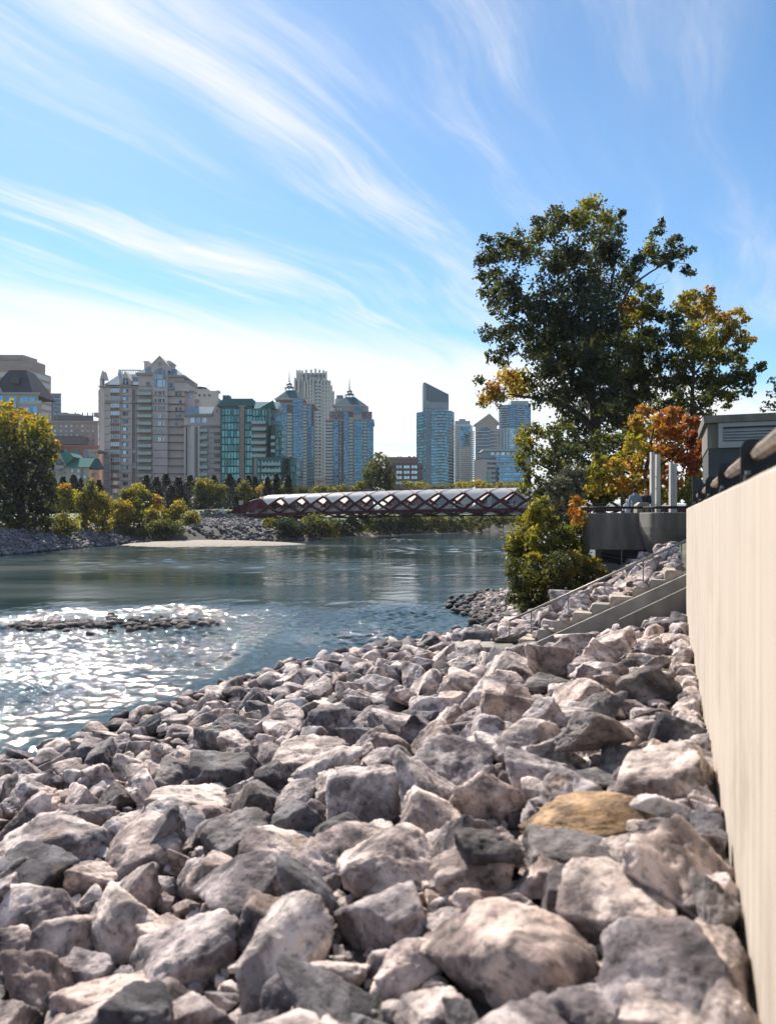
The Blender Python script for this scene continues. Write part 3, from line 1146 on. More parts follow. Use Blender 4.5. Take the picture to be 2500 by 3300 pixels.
def on_a(zx, zy, a):
    px, py = z5(zx, zy)
    kk = (px - CX) / F
    q = (a * UX - kk * a * UY) / (UY + kk * UX)
    p = AS(a, q + 0.42)
    return q + 0.42, (HY - py) / F * p.y


st_root = empty('river_stairs', AS(19.4, 2, -2.6), 'stone block stairs with concrete side walls and thin handrail beside the wall', 'stairs')
for a, th, h, e0, e1, pad in ((18.85, 0.20, 0.42, (290, 1442), (1350, 960), 0.5), (18.12, 0.16, 0.5, (930, 1250), (1350, 1050), 0.4)):
    s0, zz0 = on_a(*e0, a)
    s1, zz1 = on_a(*e1, a)
    sl_ = (zz0 - zz1) / (s0 - s1)
    s1 -= pad
    zz1 -= pad * sl_
    b = MB()
    pr = [(s0, zz0), (s1, zz1), (s1, zz1 - h - .2), (s0, zz0 - h)]
    f0 = [AS(a, s, z) for s, z in pr]
    f1 = [AS(a + th, s, z) for s, z in pr]
    b.mesh(f0 + f1, [(0, 1, 2, 3), (7, 6, 5, 4)] + [(j, j + 4, (j + 1) % 4 + 4, (j + 1) % 4) for j in range(4)])
    b.build('side_wall', CONC_D if a < 18.5 else CONC_L, st_root)
steps = [(1230, 1352, 920), (1140, 1240, 985), (1020, 1120, 1040), (875, 1015, 1097), (750, 870, 1150), (620, 745, 1210), (490, 620, 1262), (370, 490, 1325), (245, 370, 1388)]
ANG_N = math.atan2(UX, -UY)
for i, (x0, x1, yt) in enumerate(steps):
    s0, z0 = on_a(x0, yt, 19.08)
    s1, _ = on_a(x1, yt, 19.08)
    b = MB()
    c = AS(19.75, (s0 + s1) / 2, z0 - 0.16)
    b.box(c, abs(s0 - s1) + random.uniform(-.06, .12), 1.3 + random.uniform(-.2, .1), 0.34, ANG_N + random.uniform(-.05, .05))
    bm = bmesh.new()
    o = b.build('step', SAND if i % 3 != 1 else CONC_L, st_root)
    bm.from_mesh(o.data)
    bmesh.ops.bevel(bm, geom=list(bm.edges), offset=0.03, segments=2, affect='EDGES')
    bm.to_mesh(o.data)
    bm.free()
for i in range(34):      # stones fallen onto the stairs
    k_ = random.randrange(len(steps))
    x0, x1, yt = steps[k_]
    s_, z_ = on_a(random.uniform(x0 - 20, x1 + 20), yt, 19.08)
    r_ = random.uniform(.07, .17)
    v_, f_ = SMALL[i % len(SMALL)]
    p_ = AS(random.uniform(19.25, 20.5), s_, z_ + .05)
    o = bpy.data.objects.new('fallen_stone', mesh_np('fallen_stone', v_, f_, ROCK))
    C.objects.link(o)
    o.location = p_
    o.scale = (r_ * 1.2, r_, r_ * .75)
    o.rotation_euler = (0, 0, random.uniform(0, 6))
    tag(o, 'small pale stone fallen onto the stair blocks', 'stone', 'stones lying on the stairs')
b = MB()
A_R = 20.1
hs_, hz_ = zip(*[on_a(x, y, A_R) for x, y in ((188, 1258), (1352, 730))])
b.tube([AS(A_R, hs_[0], hz_[0]), AS(A_R, hs_[1] - 0.3, hz_[1] + 0.3 * (hz_[1] - hz_[0]) / (hs_[0] - hs_[1]))], 0.03, 8)
hr = b.build('handrail', STEEL, st_root, smooth=True)
for (x, y0, y1) in ((190, 1257, 1450), (338, 1190, 1410), (586, 1080, 1300), (832, 968, 1190), (1092, 850, 1060), (1350, 732, 930)):
    s_, zt = on_a(x, y0, A_R)
    _, zb = on_a(x, y1, A_R)
    b = MB()
    b.tube([AS(A_R, s_, zb - 0.1), AS(A_R, s_, zt)], 0.018, 8)
    b.build('post', STEEL, st_root, smooth=True)
for i, (px0, px1, py0, py1, Y, lab, m) in enumerate(((1474, 1604, 2086, 2128, 19.3, 'wide flat concrete slab landing at the foot of the stairs', CONC_L), (1603, 1668, 2093, 2132, 18.9, 'square concrete block beside the landing slab', CONC_D), (1530, 1628, 2124, 2152, 18.2, 'lower concrete slab nearest the camera below the stairs', CONC_L))):
    p0, p1 = P(px0, py0, Y), P(px1, py1, Y)
    b = MB()
    b.box(((p0.x + p1.x) / 2, Y + 0.45, p0.z - 0.3), p1.x - p0.x, 0.9, 0.6)
    o = b.build('landing_slab', m, loc=((p0.x + p1.x) / 2, Y + .45, p0.z - .6))
    tag(o, lab, 'slab', 'landing slabs')


# ------------------------------------------------------------------ lookout balcony
def z7(zx, zy):
    return 1860 + zx / 4.655, 1440 + zy / 4.655


def round_rect(x0, x1, y0, y1, r, n=8):
    pts = []
    for cx, cy, a0 in ((x1 - r, y1 - r, 0), (x0 + r, y1 - r, 90), (x0 + r, y0 + r, 180), (x1 - r, y0 + r, 270)):
        for k in range(n + 1):
            a = R(a0 + 90 * k / n)
            pts.append((cx + r * math.cos(a), cy + r * math.sin(a)))
    return pts


balc = empty('lookout_balcony', (10.2, 31.5, -2.5), 'rounded grey concrete lookout balcony with black rail on the bank', 'balcony')


def drum(name, x0, x1, y0, y1, r, rows, m):
    """parapet body from rows of (z, inset)"""
    b = MB()
    outs = []
    for z, ins in rows:
        outs.append([(x, y, z) for x, y in round_rect(x0 + ins, x1, y0 + ins, y1, r)])
    n = len(outs[0])
    vs = [p for o_ in outs for p in o_]
    fs = [(i * n + k, i * n + (k + 1) % n, (i + 1) * n + (k + 1) % n, (i + 1) * n + k) for i in range(len(rows) - 1) for k in range(n)]
    fs += [tuple(range(n - 1, -1, -1)), tuple((len(rows) - 1) * n + k for k in range(n))]
    b.mesh(vs, fs)
    return b.build(name, m, balc, smooth=False)


XL = P(1878, 1700, 31.75).x
drum('parapet', XL, XL + 5.2, 30.6, 32.8, 1.0, [(-1.32, 0.03), (-1.29, 0), (0.19, 0), (0.215, 0.012), (0.225, 0.03)], CONC_D)
XR = P(2092, 1700, 28.9).x
drum('parapet', XR, XR + 4.0, 28.5, 30.5, 0.5, [(-1.75, 0.55), (-1.3, 0.30), (-0.95, 0.15), (-0.65, 0.05), (-0.35, 0.0), (0.19, 0), (0.215, 0.012), (0.225, 0.03)], CONC_D)
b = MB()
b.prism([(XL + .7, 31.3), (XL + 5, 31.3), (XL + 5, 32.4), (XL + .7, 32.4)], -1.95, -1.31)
b.build('soffit_recess', mat('soffit_shade', (0.10, 0.09, 0.10), 0.9, var=0.2), balc)  # shade under the balcony is put into this block's dark colour
b = MB()
sup = [(XL + .5, -1.9), (XL + 4.8, -1.9), (XL + 4.8, -4.2), (XL + 1.9, -4.2)]
b.mesh([(x, 31.0, z) for x, z in sup] + [(x, 32.5, z) for x, z in sup], [(0, 1, 2, 3), (7, 6, 5, 4)] + [(j, j + 4, (j + 1) % 4 + 4, (j + 1) % 4) for j in range(4)])
b.build('support_wall', CONC_L, balc)
for i, (d0, d1) in enumerate(((-1.44, -1.62), (-1.56, -1.84), (-1.62, -1.98))):
    b = MB()
    b.tube([(XL + .5 + 3.6 * t, 30.85 - i * .02, d0 + (d1 - d0) * math.sin(math.pi * min(1, t * 1.2)) - .1 * t) for t in np.linspace(0, 1, 14)], 0.03, 6)
    b.build('cable', BLACK, balc)
b = MB()
b.tube([(XL + 1.35, 30.8, -1.33), (XL + 1.35, 30.8, -2.1)], 0.03, 6)
b.build('hanger', STEEL, balc)
b = MB()
loop = [(x, y, 0.44) for x, y in round_rect(XL + 0.12, XL + 5.0, 30.75, 32.7, 0.9)]
b.tube(loop + [loop[0]], 0.052, 8)
o = b.build('rail', BLACK, balc)
for i, (x, y, z) in enumerate(loop[::4]):
    b = MB()
    b.box((x, y, 0.32), 0.05, 0.05, 0.22)
    b.build('rail_post', BLACK, balc)
b = MB()
loop = [(x, y, 0.43) for x, y in round_rect(XR + 0.12, XR + 3.8, 28.65, 30.3, 0.5)]
b.tube(loop + [loop[0]], 0.045, 8)
b.build('rail', BLACK, balc)
for i, (x, y, z) in enumerate(loop[::5]):
    b = MB()
    b.box((x, y, 0.32), 0.05, 0.05, 0.22)
    b.build('rail_post', BLACK, balc)
b = MB()
b.prism(round_rect(XL + 1.15, XL + 6.9, 31.0, 35.0, .9), -0.60, -0.47)
b.build('deck', CONC_L, balc)

# chamfered plinth on the balcony
p0, p1 = P(*z7(885, 830), 31.2), P(*z7(1062, 985), 31.2)
b = MB()
xa, xb, zt, zb = p0.x, p1.x, p0.z, -0.47
pr = [(xa, zb), (xb, zb), (xb, zt), (xa + .14, zt), (xa, zt - .13)]
b.mesh([(x, 31.15, z) for x, z in pr] + [(x, 31.6, z) for x, z in pr], [(0, 1, 2, 3, 4), (9, 8, 7, 6, 5)] + [(j, j + 5, (j + 1) % 5 + 5, (j + 1) % 5) for j in range(5)])
tag(b.build('plinth', mat('tan_plinth', (0.32, 0.27, 0.22), .8), loc=((xa + xb) / 2, 31.4, zb)), 'tan chamfered plinth at the balcony rail', 'plinth')

for lab, prs in (('taller pair of pale timber posts standing on the balcony', (((1088, 1150), 78), ((1168, 1235), 112))), ('shorter pair of pale timber posts right on the balcony', (((1376, 1428), 228), ((1430, 1480), 252)))):
    Y = 32.0
    rt = empty('timber_marker', (P(*z7(prs[0][0][0], 800), Y).x, Y, -0.47), lab, 'post', 'timber posts on the balcony')
    for (x0, x1), yt in prs:
        q0, q1 = P(*z7(x0, yt), Y), P(*z7(x1, yt), Y)
        b = MB()
        wv = (q1.x - q0.x) * 0.86
        xc = (q0.x + q1.x) / 2
        b.mesh([(xc - wv * .47, Y - .1, q0.z), (xc + wv * .47, Y - .1, q0.z - .02), (xc + wv * .47, Y + .1, q0.z - .02), (xc - wv * .47, Y + .1, q0.z),
                (xc - wv * .55, Y - .11, -.47), (xc + wv * .52, Y - .11, -.47), (xc + wv * .52, Y + .11, -.47), (xc - wv * .55, Y + .11, -.47)],
               [(0, 1, 2, 3), (7, 6, 5, 4), (4, 5, 1, 0), (5, 6, 2, 1), (6, 7, 3, 2), (7, 4, 0, 3)])
        b.build('plank', WHITEWOOD, rt)
    for zz in (0.6, 1.3, 1.8):
        b = MB()
        b.box(((P(*z7(prs[0][0][0], 0), Y).x + P(*z7(prs[1][0][1], 0), Y).x) / 2, Y, zz), 0.22, 0.03, 0.03)
        b.build('bolt', STEEL, rt)

# ------------------------------------------------------------------ pump house on the right
YH = 24.0


def z6(zx, zy):
    return 2150 + zx / 4.79, 1330 + zy / 4.79


h0 = P(*z6(612, 180), YH)
hx0, hx1 = h0.x, h0.x + 4.2
ph = empty('pump_house', (hx0, YH, -0.62), 'grey concrete pump house with louvred vent and charcoal base behind wall', 'building')
zc_, zl_ = P(*z6(0, 178), YH).z, P(*z6(0, 552), YH).z
zt_ = P(*z6(0, 58), YH).z
b = MB()
b.box(((hx0 + hx1) / 2, YH + 2, (zc_ + zl_) / 2), hx1 - hx0, 4, zc_ - zl_)
b.build('upper_wall', CONC_D, ph)
b = MB()
b.box(((hx0 + hx1) / 2 + .015, YH + 2.01, (zl_ - .62) / 2), hx1 - hx0 - .03, 4 - .02, zl_ + .62)
b.build('lower_wall', CHAR, ph)
b = MB()
xo = P(*z6(562, 60), YH).x
b.mesh([(xo, YH - .2, zc_ + .02), (hx1 + .2, YH - .2, zc_ + .02), (hx1 + .2, YH + 4.2, zc_ + .02), (xo, YH + 4.2, zc_ + .02), (xo - .03, YH - .22, zt_), (hx1 + .2, YH - .22, zt_), (hx1 + .2, YH + 4.2, zt_), (xo - .03, YH + 4.2, zt_)],
       [(3, 2, 1, 0), (4, 5, 6, 7), (0, 1, 5, 4), (1, 2, 6, 5), (2, 3, 7, 6), (3, 0, 4, 7)])
b.build('roof_cap', CONC_D, ph)
l0, l1 = P(*z6(765, 175), YH), P(*z6(1660, 552), YH)
lou = empty('louvre', (0, 0, 0))
lou.parent = ph
lou.location = Vector(((l0.x + l1.x) / 2, YH - .05, (l0.z + l1.z) / 2)) - ph.location
wv, hv = l1.x - l0.x, l0.z - l1.z
cx_, cz_ = (l0.x + l1.x) / 2, (l0.z + l1.z) / 2
b = MB()
t_ = 0.13
for (x, z, sx, sz) in ((cx_, l0.z - t_ / 2, wv, t_), (cx_, l1.z + t_ * .7, wv, t_ * 1.4), (l0.x + t_ / 2, cz_, t_, hv - 2.4 * t_), (l1.x - t_ / 2, cz_, t_, hv - 2.4 * t_)):
    b.box((x, YH - .06, z + (0.2 * t_ if sx < .2 else 0)), sx, .14, sz)
b.build('frame', ALU, lou)
b = MB()
b.box((cx_, YH - .012, cz_), wv - .1, .02, hv - .1)
b.build('duct_back', BLACK, lou)
for i in range(5):
    zz = l0.z - t_ - 0.04 - (hv - 2.5 * t_) * (i + .45) / 5
    b = MB()
    hh_ = (hv - 2.5 * t_) / 5 * 0.80
    b.mesh([(l0.x + t_, YH - .115, zz - hh_ / 2), (l1.x - t_, YH - .115, zz - hh_ / 2), (l1.x - t_, YH - .03, zz + hh_ / 2), (l0.x + t_, YH - .03, zz + hh_ / 2),
            (l0.x + t_, YH - .115, zz - hh_ / 2 - .03), (l1.x - t_, YH - .115, zz - hh_ / 2 - .03), (l1.x - t_, YH - .03, zz + hh_ / 2 - .03), (l0.x + t_, YH - .03, zz + hh_ / 2 - .03)],
           [(0, 1, 2, 3), (7, 6, 5, 4), (0, 4, 5, 1), (1, 5, 6, 2), (2, 6, 7, 3), (3, 7, 4, 0)])
    b.build('slat', ALU, lou)

ph.rotation_euler = (0, 0, -math.atan2(UX, UY))
# far bus-shelter like frame and black gate seen past the wall end
Y = 52
q0, q1 = P(*z6(420, 912), Y), P(*z6(640, 960), Y)
sh = empty('shelter', ((q0.x + q1.x) / 2, Y, -0.6), 'small grey frame shelter glimpsed between pump house and trees', 'shelter')
b = MB()
b.box(((q0.x + q1.x) / 2 + .5, Y, (q0.z + q1.z) / 2), q1.x - q0.x + 1.2, 1.5, q0.z - q1.z)
b.build('roof_beam', ALU, sh)
for xx in (q0.x + .25, q1.x + .8):
    b = MB()
    b.box((xx, Y, (q1.z - .6) / 2), .3, .3, q1.z + .6)
    b.build('post', ALU, sh)
Y = 19.0
g0, g1 = P(*z6(398, 985), Y), P(*z6(575, 1150), Y)
b = MB()
gt = [(g0.x - .02, g0.z), (g0.x + .06, g0.z), (g1.x + .35, g1.z - .2), (g1.x + .35, g1.z - .5), (g0.x + .06, -.62), (g0.x - .02, -.62)]
n = len(gt)
b.mesh([(x, Y, z) for x, z in gt] + [(x, Y + .06, z) for x, z in gt], [tuple(range(n)), tuple(range(2 * n - 1, n - 1, -1))] + [(j, j + n, (j + 1) % n + n, (j + 1) % n) for j in range(n)])
tag(b.build('rail_end_plate', BLACK, loc=(g0.x, Y, -.62)), 'black triangular steel plate at the far end of the wall', 'plate')

# ------------------------------------------------------------------ people
SKIN = mat('skin', (0.48, 0.30, 0.22), 0.6, var=0.05)


def cloth(nm, c):
    return mat('cloth_' + nm, c, 0.9, var=0.15, scale=8)


def person(label, loc, face, jacket, trousers, hair, arms='down', scale=1.0, lean=0.0, group=None, sub=2):
    J = {'pel': ((0, 0, .95), .145), 'spi': ((0, -.01 - lean * .3, 1.18), .14), 'che': ((0, -lean * .7, 1.37), .165), 'nec': ((0, -lean, 1.50), .065), 'hd0': ((0, -.02 - lean * 1.2, 1.59), .088), 'hd1': ((0, -.02 - lean * 1.3, 1.70), .082)}
    E = [('pel', 'spi'), ('spi', 'che'), ('che', 'nec'), ('nec', 'hd0'), ('hd0', 'hd1')]
    for sd in (-1, 1):
        S = str(sd)
        if arms == 'down':
            el, wr, ha = (sd * .26, .03, 1.14), (sd * .24, -.08, .92), (sd * .22, -.12, .84)
        else:
            el, wr, ha = (sd * .25, -.06 - lean, 1.14), (sd * .12, -.27 - lean, 1.10), (sd * .06, -.33 - lean, 1.12)
        J.update({'sh' + S: ((sd * .185, -lean * .7, 1.415), .085), 'el' + S: (el, .058), 'wr' + S: (wr, .042), 'ha' + S: (ha, .036), 'hi' + S: ((sd * .1, 0, .88), .115), 'kn' + S: ((sd * .11, -.02, .49), .07), 'an' + S: ((sd * .11, .03, .09), .048), 'to' + S: ((sd * .125, -.13, .045), .04)})
        E += [('che', 'sh' + S), ('sh' + S, 'el' + S), ('el' + S, 'wr' + S), ('wr' + S, 'ha' + S), ('pel', 'hi' + S), ('hi' + S, 'kn' + S), ('kn' + S, 'an' + S), ('an' + S, 'to' + S)]
    ks = list(J)
    me = bpy.data.meshes.new('body')
    me.from_pydata([J[k_][0] for k_ in ks], [(ks.index(x), ks.index(y)) for x, y in E], [])
    tmp = bpy.data.objects.new('tmp_body', me)
    C.objects.link(tmp)
    tmp.modifiers.new('skin', 'SKIN')
    for i, k_ in enumerate(ks):
        sv = me.skin_vertices[0].data[i]
        sv.radius = (J[k_][1], J[k_][1] * (0.72 if k_ in ('pel', 'spi', 'che') else 1.0))
        sv.use_root = k_ == 'pel'
    ss = tmp.modifiers.new('sub', 'SUBSURF')
    ss.levels = ss.render_levels = sub
    bpy.context.view_layer.update()
    dg = bpy.context.evaluated_depsgraph_get()
    nm = bpy.data.meshes.new_from_object(tmp.evaluated_get(dg))
    bpy.data.objects.remove(tmp)
    nm.materials.clear()
    for m in (jacket, trousers, SKIN, BLACK):
        nm.materials.append(m)
    for p in nm.polygons:
        c = p.center
        i = 0
        if c.z > 1.495 or (abs(c.x) > .05 and ((arms == 'down' and c.z < .93 and abs(c.x) > .19) or (arms != 'down' and c.y < -.27 - lean))):
            i = 2
        elif c.z < .12:
            i = 3
        elif c.z < .90:
            i = 1
        p.material_index = i
        p.use_smooth = True
    o = bpy.data.objects.new('person', nm)
    C.objects.link(o)
    o.location = loc
    o.rotation_euler = (0, 0, face)
    o.scale = (scale,) * 3
    hb = bmesh.new()
    bmesh.ops.create_icosphere(hb, subdivisions=3, radius=1)
    for v in hb.verts:
        v.co = Vector((v.co.x * .098, v.co.y * .112, v.co.z * .105))
    bmesh.ops.delete(hb, geom=[v for v in hb.verts if v.co.y < -.045 and v.co.z < .045 or v.co.z < -.085], context='VERTS')
    for v in hb.verts:
        v.co += Vector((0, .012 - lean * 1.25, 1.665))
    hm = bpy.data.meshes.new('hair')
    hb.to_mesh(hm)
    hb.free()
    hm.materials.append(hair)
    ho = bpy.data.objects.new('hair', hm)
    C.objects.link(ho)
    ho.parent = o
    return tag(o, label, 'person', group)


HB = cloth('black_hair', (0.012, 0.011, 0.010))
HBL = cloth('blond_hair', (0.42, 0.26, 0.14))
DENIM = cloth('denim', (0.05, 0.07, 0.11))
q = P(*z7(862, 900), 31.9)
p1 = person('person in grey-blue hooded jacket seen from behind at the balcony rail', (q.x, 31.9, -0.47), math.pi, cloth('blue_grey', (0.20, 0.26, 0.32)), DENIM, HB, scale=0.99)
b = MB()
hood = []
for i in range(5):
    z = 1.44 + .085 * i / 4
    rr = (.135, .14, .13, .115, .10)[i]
    hood.append([(rr * math.cos(a) * 1.0, .035 + rr * math.sin(a) * .85, z) for a in np.linspace(0, 2 * math.pi, 14, endpoint=False)])
vs = [p for r_ in hood for p in r_]
b.mesh(vs, [(i * 14 + k, i * 14 + (k + 1) % 14, (i + 1) * 14 + (k + 1) % 14, (i + 1) * 14 + k) for i in range(4) for k in range(14)])
ho = b.build('hood', cloth('blue_grey', None), None, smooth=True)
ho.parent = p1
q = P(*z7(1022, 900), 32.1)
p2 = person('fair-haired person in dark jacket facing the hooded person', (q.x, 32.1, -0.47), R(-50), cloth('navy', (0.025, 0.025, 0.04)), DENIM, HBL, arms='up', scale=0.985)
b = MB()
b.tube([(.1 * math.cos(a), -.01 + .1 * math.sin(a), 1.475) for a in np.linspace(0, 2 * math.pi, 15)], .04, 8)
sc_ = b.build('scarf', cloth('red_pattern', (0.35, 0.16, 0.15)), None, smooth=True)
sc_.parent = p2
q = P(*z7(732, 840), 32.2)
p3_ = person('person in white jacket bending behind the hooded person', (q.x + .06, 32.2, -0.47), R(200), cloth('white', (0.65, 0.64, 0.66)), DENIM, cloth('white', None), arms='up', scale=0.74, lean=0.05)
# ------------------------------------------------------------------ red lattice footbridge
RED = mat('bridge_red', (0.060, 0.006, 0.015), 0.55, var=0.12, scale=0.6, spec=0.25)
GLZ = bpy.data.materials.new('bridge_glazing')
GLZ.use_nodes = True
_b = GLZ.node_tree.nodes['Principled BSDF']
_b.inputs['Base Color'].default_value = (0.78, 0.77, 0.76, 1)
_b.inputs['Roughness'].default_value = 0.25
_t = nd(GLZ, 'ShaderNodeBsdfTranslucent')
_t.inputs[0].default_value = (0.85, 0.84, 0.82, 1)
_m = nd(GLZ, 'ShaderNodeMixShader')
_m.inputs[0].default_value = 0.42
GLZ.node_tree.links.new(_b.outputs[0], _m.inputs[1])
GLZ.node_tree.links.new(_t.outputs[0], _m.inputs[2])
GLZ.node_tree.links.new(_m.outputs[0], GLZ.node_tree.nodes['Material Output'].inputs[0])
DECKM = mat('bridge_deck', (0.26, 0.235, 0.24), 0.7, var=0.1)
RAILG = mat('rail_glass', (0.30, 0.32, 0.32), 0.15, var=0.05)
_tr = nd(RAILG, 'ShaderNodeBsdfTransparent')
_mx = nd(RAILG, 'ShaderNodeMixShader')
_mx.inputs[0].default_value = 0.22
RAILG.node_tree.links.new(_tr.outputs[0], _mx.inputs[1])
RAILG.node_tree.links.new(RAILG.node_tree.nodes['Principled BSDF'].outputs[0], _mx.inputs[2])
RAILG.node_tree.links.new(_mx.outputs[0], RAILG.node_tree.nodes['Material Output'].inputs[0])

BX0, BY0, BDX, BDY = -39.4, 186.0, 0.946, -0.324


def bz(t):
    return -0.72 + 1.22 * math.sin(math.pi / 2 * min(t / 78.0, 1.0)) - (0.0 if t < 78 else 0.4 * ((t - 78) / 30) ** 2)


def bp_(t, v, z):
    """t along, v across (negative is nearer the camera), z above the lowest chord"""
    return Vector((BX0 + BDX * t + (-BDY) * v, BY0 + BDY * t + BDX * v, bz(t) + z))


LEV = [(0.0, 6.12), (2.35, 5.25), (3.75, 3.30), (3.3, 1.55), (1.9, 0.5), (0.0, 0.15)]


def cs(w):
    """cross-section curve; w 0 crown .. 5 keel, mirrored for negative w"""
    sg = -1 if w < 0 else 1
    w = min(abs(w), 4.9999)
    i = int(w)
    f = w - i
    g = lambda j: (-LEV[-j][0], LEV[-j][1]) if j < 0 else (LEV[j] if j <= 5 else (-LEV[10 - j][0], LEV[10 - j][1]))
    p = [g(i - 1), g(i), g(i + 1), g(i + 2)]
    out = []
    for k in (0, 1):
        a, b_, c, d = (q[k] for q in p)
        out.append(0.5 * (2 * b_ + (c - a) * f + (2 * a - 5 * b_ + 4 * c - d) * f * f + (3 * b_ - a - 3 * c + d) * f ** 3))
    return sg * out[0], out[1]


TK, PER = 12.35, 5.62
NK = 17
bridge = empty('footbridge', bp_(52, 0, 0), 'long red lattice footbridge with white arched glass roof over the river', 'bridge')
tmax = TK + PER * (NK - 1) + 2


def ribs():
    for k in range(-1, NK + 1):
        tk = TK + PER * k
        for side in (-1, 1):
            for dr in (-1, 1):
                pts, rad = [], []
                for w in np.linspace(0.95, 5.0, 25):
                    t = tk + dr * PER / 2 * (w - 2)
                    if t < (6.5 if w > 3 else 9.2) or t > tmax + 3:
                        continue
                    v, z = cs(w)
                    pts.append(bp_(t, side * v, z))
                    rad.append(0.32 if w < 3 else 0.19)
                if len(pts) > 3:
                    b = MB()
                    b.tube(pts, rad, 6)
                    b.build('rib', RED, bridge, smooth=True)
                if dr == 1:
                    continue


ribs()
for k in range(0, NK):
    tk = TK + PER * k
    for side in (-1, 1):
        b = MB()      # pointed panel hanging between two arches
        n = 10
        g = []
        for i in range(n + 1):
            w = 2.0 * i / n
            half = PER / 2 * (1 - abs(w - 1))
            row = []
            for j in range(7):
                t = tk + half * (j / 3 - 1)
                v, z = cs(max(w, 0.0))
                row.append(bp_(t, side * (v + 0.06), z + 0.08))
            g.append(row)
        vs = [p for r_ in g for p in r_]
        b.mesh(vs, [(i * 7 + j, i * 7 + j + 1, (i + 1) * 7 + j + 1, (i + 1) * 7 + j) for i in range(n) for j in range(6)])
        b.build('glass_panel', GLZ, bridge, smooth=True)
    b = MB()
    tc_ = tk - PER / 2
    g = []
    for i in range(13):
        w = -1 + 2.0 * i / 12
        half = PER / 2 * (1 - abs(w))
        row = []
        for j in range(7):
            v, z = cs(w)
            row.append(bp_(tc_ + half * (j / 3 - 1), v * 1.02, z + 0.08))
        g.append(row)
    vs = [p for r_ in g for p in r_]
    b.mesh(vs, [(i * 7 + j, i * 7 + j + 1, (i + 1) * 7 + j + 1, (i + 1) * 7 + j) for i in range(12) for j in range(6)])
    if k > 0:
        b.build('roof_panel', GLZ, bridge, smooth=True)
    for dr in (-1, 1):      # seams over the roof
        for side in (-1, 1):
            b = MB()
            pts = []
            for w in np.linspace(0.0, 1.0, 7):
                v, z = cs(w)
                pts.append(bp_(tk + dr * PER / 2 * w, side * (v + .07), z + .11))
            b.tube(pts, [0.03 + 0.10 * (i / 6) ** 2 for i in range(7)], 5)
            b.build('roof_seam', mat('seam_pink', (0.33, 0.19, 0.20), .6), bridge)


def sweep(name, prof, t0, t1, m, n=40):
    b = MB()
    k = len(prof)
    vs = []
    for i in range(n + 1):
        t = t0 + (t1 - t0) * i / n
        vs += [bp_(t, v, z) for v, z in prof]
    fs = [(i * k + j, i * k + (j + 1) % k, (i + 1) * k + (j + 1) % k, (i + 1) * k + j) for i in range(n) for j in range(k)]
    fs += [tuple(range(k)), tuple(n * k + j for j in range(k - 1, -1, -1))]
    b.mesh(vs, fs)
    return b.build(name, m, bridge)


sweep('deck', [(-2.9, 1.5), (2.9, 1.5), (2.9, 1.72), (-2.9, 1.72)], 2, tmax + 4, DECKM)
for sd in (-1, 1):
    sweep('edge_girder', [(sd * 3.5, 1.02), (sd * 3.1, 1.02), (sd * 3.1, 1.66), (sd * 3.5, 1.66)], 5.5, tmax + 4, RED)
    sweep('deck_edge', [(sd * 3.42, 1.67), (sd * 2.95, 1.67), (sd * 2.95, 1.84), (sd * 3.42, 1.84)], 7, tmax + 4, DECKM)
    sweep('glass_railing', [(sd * 3.0, 1.86), (sd * 2.97, 1.86), (sd * 2.97, 2.72), (sd * 3.0, 2.72)], 8.5, tmax + 4, RAILG)
    sweep('bottom_chord', [(sd * .25, 0.0), (sd * 1.0, 0.0), (sd * 1.0, .22), (sd * .25, .22)], 5.5, tmax + 4, RED)


def zn(zx, zy):
    return (zx - 90) / 49.5, (487 - zy) / 55.0


nose = [(90, 405), (180, 352), (300, 288), (420, 235), (500, 205), (590, 200), (620, 222), (540, 262), (450, 330), (375, 400), (505, 402), (505, 487), (330, 487), (205, 450)]
for sd in (-1, 1):
    b = MB()
    f0, f1 = [], []
    for q in nose:
        t, z = zn(*q)
        z += 0.05
        v = np.interp(z, [0, 1.6, 3.3, 5.2], [1.9, 3.2, 3.6, 2.4]) * np.interp(t, [0, 4], [0.82, 1])
        f0.append(bp_(t, sd * v, z))
        f1.append(bp_(t, sd * (v - .3), z))
    n = len(nose)
    tris = [(0, 1, 13), (1, 2, 13), (13, 2, 12), (2, 3, 12), (3, 9, 12), (3, 8, 9), (3, 4, 8), (4, 7, 8), (4, 5, 7), (5, 6, 7), (9, 10, 12), (10, 11, 12)]
    b.mesh(f0 + f1, tris + [tuple(i + n for i in reversed(tr)) for tr in tris] + [(j, j + n, (j + 1) % n + n, (j + 1) % n) for j in range(n)])
    b.build('end_plate', RED, bridge)
b = MB()
for qa, qb in zip(nose[3:5], nose[4:6]):
    ta, za = zn(*qa)
    tb, zb_ = zn(*qb)
    va, vb = (np.interp(z_, [0, 1.6, 3.3, 5.2], [1.9, 3.2, 3.6, 2.4]) for z_ in (za, zb_))
    b.face([bp_(ta, -va, za + .1), bp_(tb, -vb, zb_ + .1), bp_(tb, vb, zb_ + .1), bp_(ta, va, za + .1)])
ta, za = zn(590, 200)
v0, z0_ = cs(1.0)
crown = [bp_(ta, -2.3, za + .1), bp_(TK, -v0, z0_ + .1), bp_(TK, 0, 6.22), bp_(TK, v0, z0_ + .1), bp_(ta, 2.3, za + .1), bp_(ta + .3, 0, za + .45)]
for i in range(5):
    if i != 4:
        b.face([crown[5], crown[i], crown[i + 1]])
b.build('entrance_hood', GLZ, bridge)
b = MB()
b.face([bp_(0.2, -2.4, 1.45), bp_(9, -3.1, 1.45), bp_(9, 3.1, 1.45), bp_(0.2, 2.4, 1.45)])
b.build('ramp', DECKM, bridge)
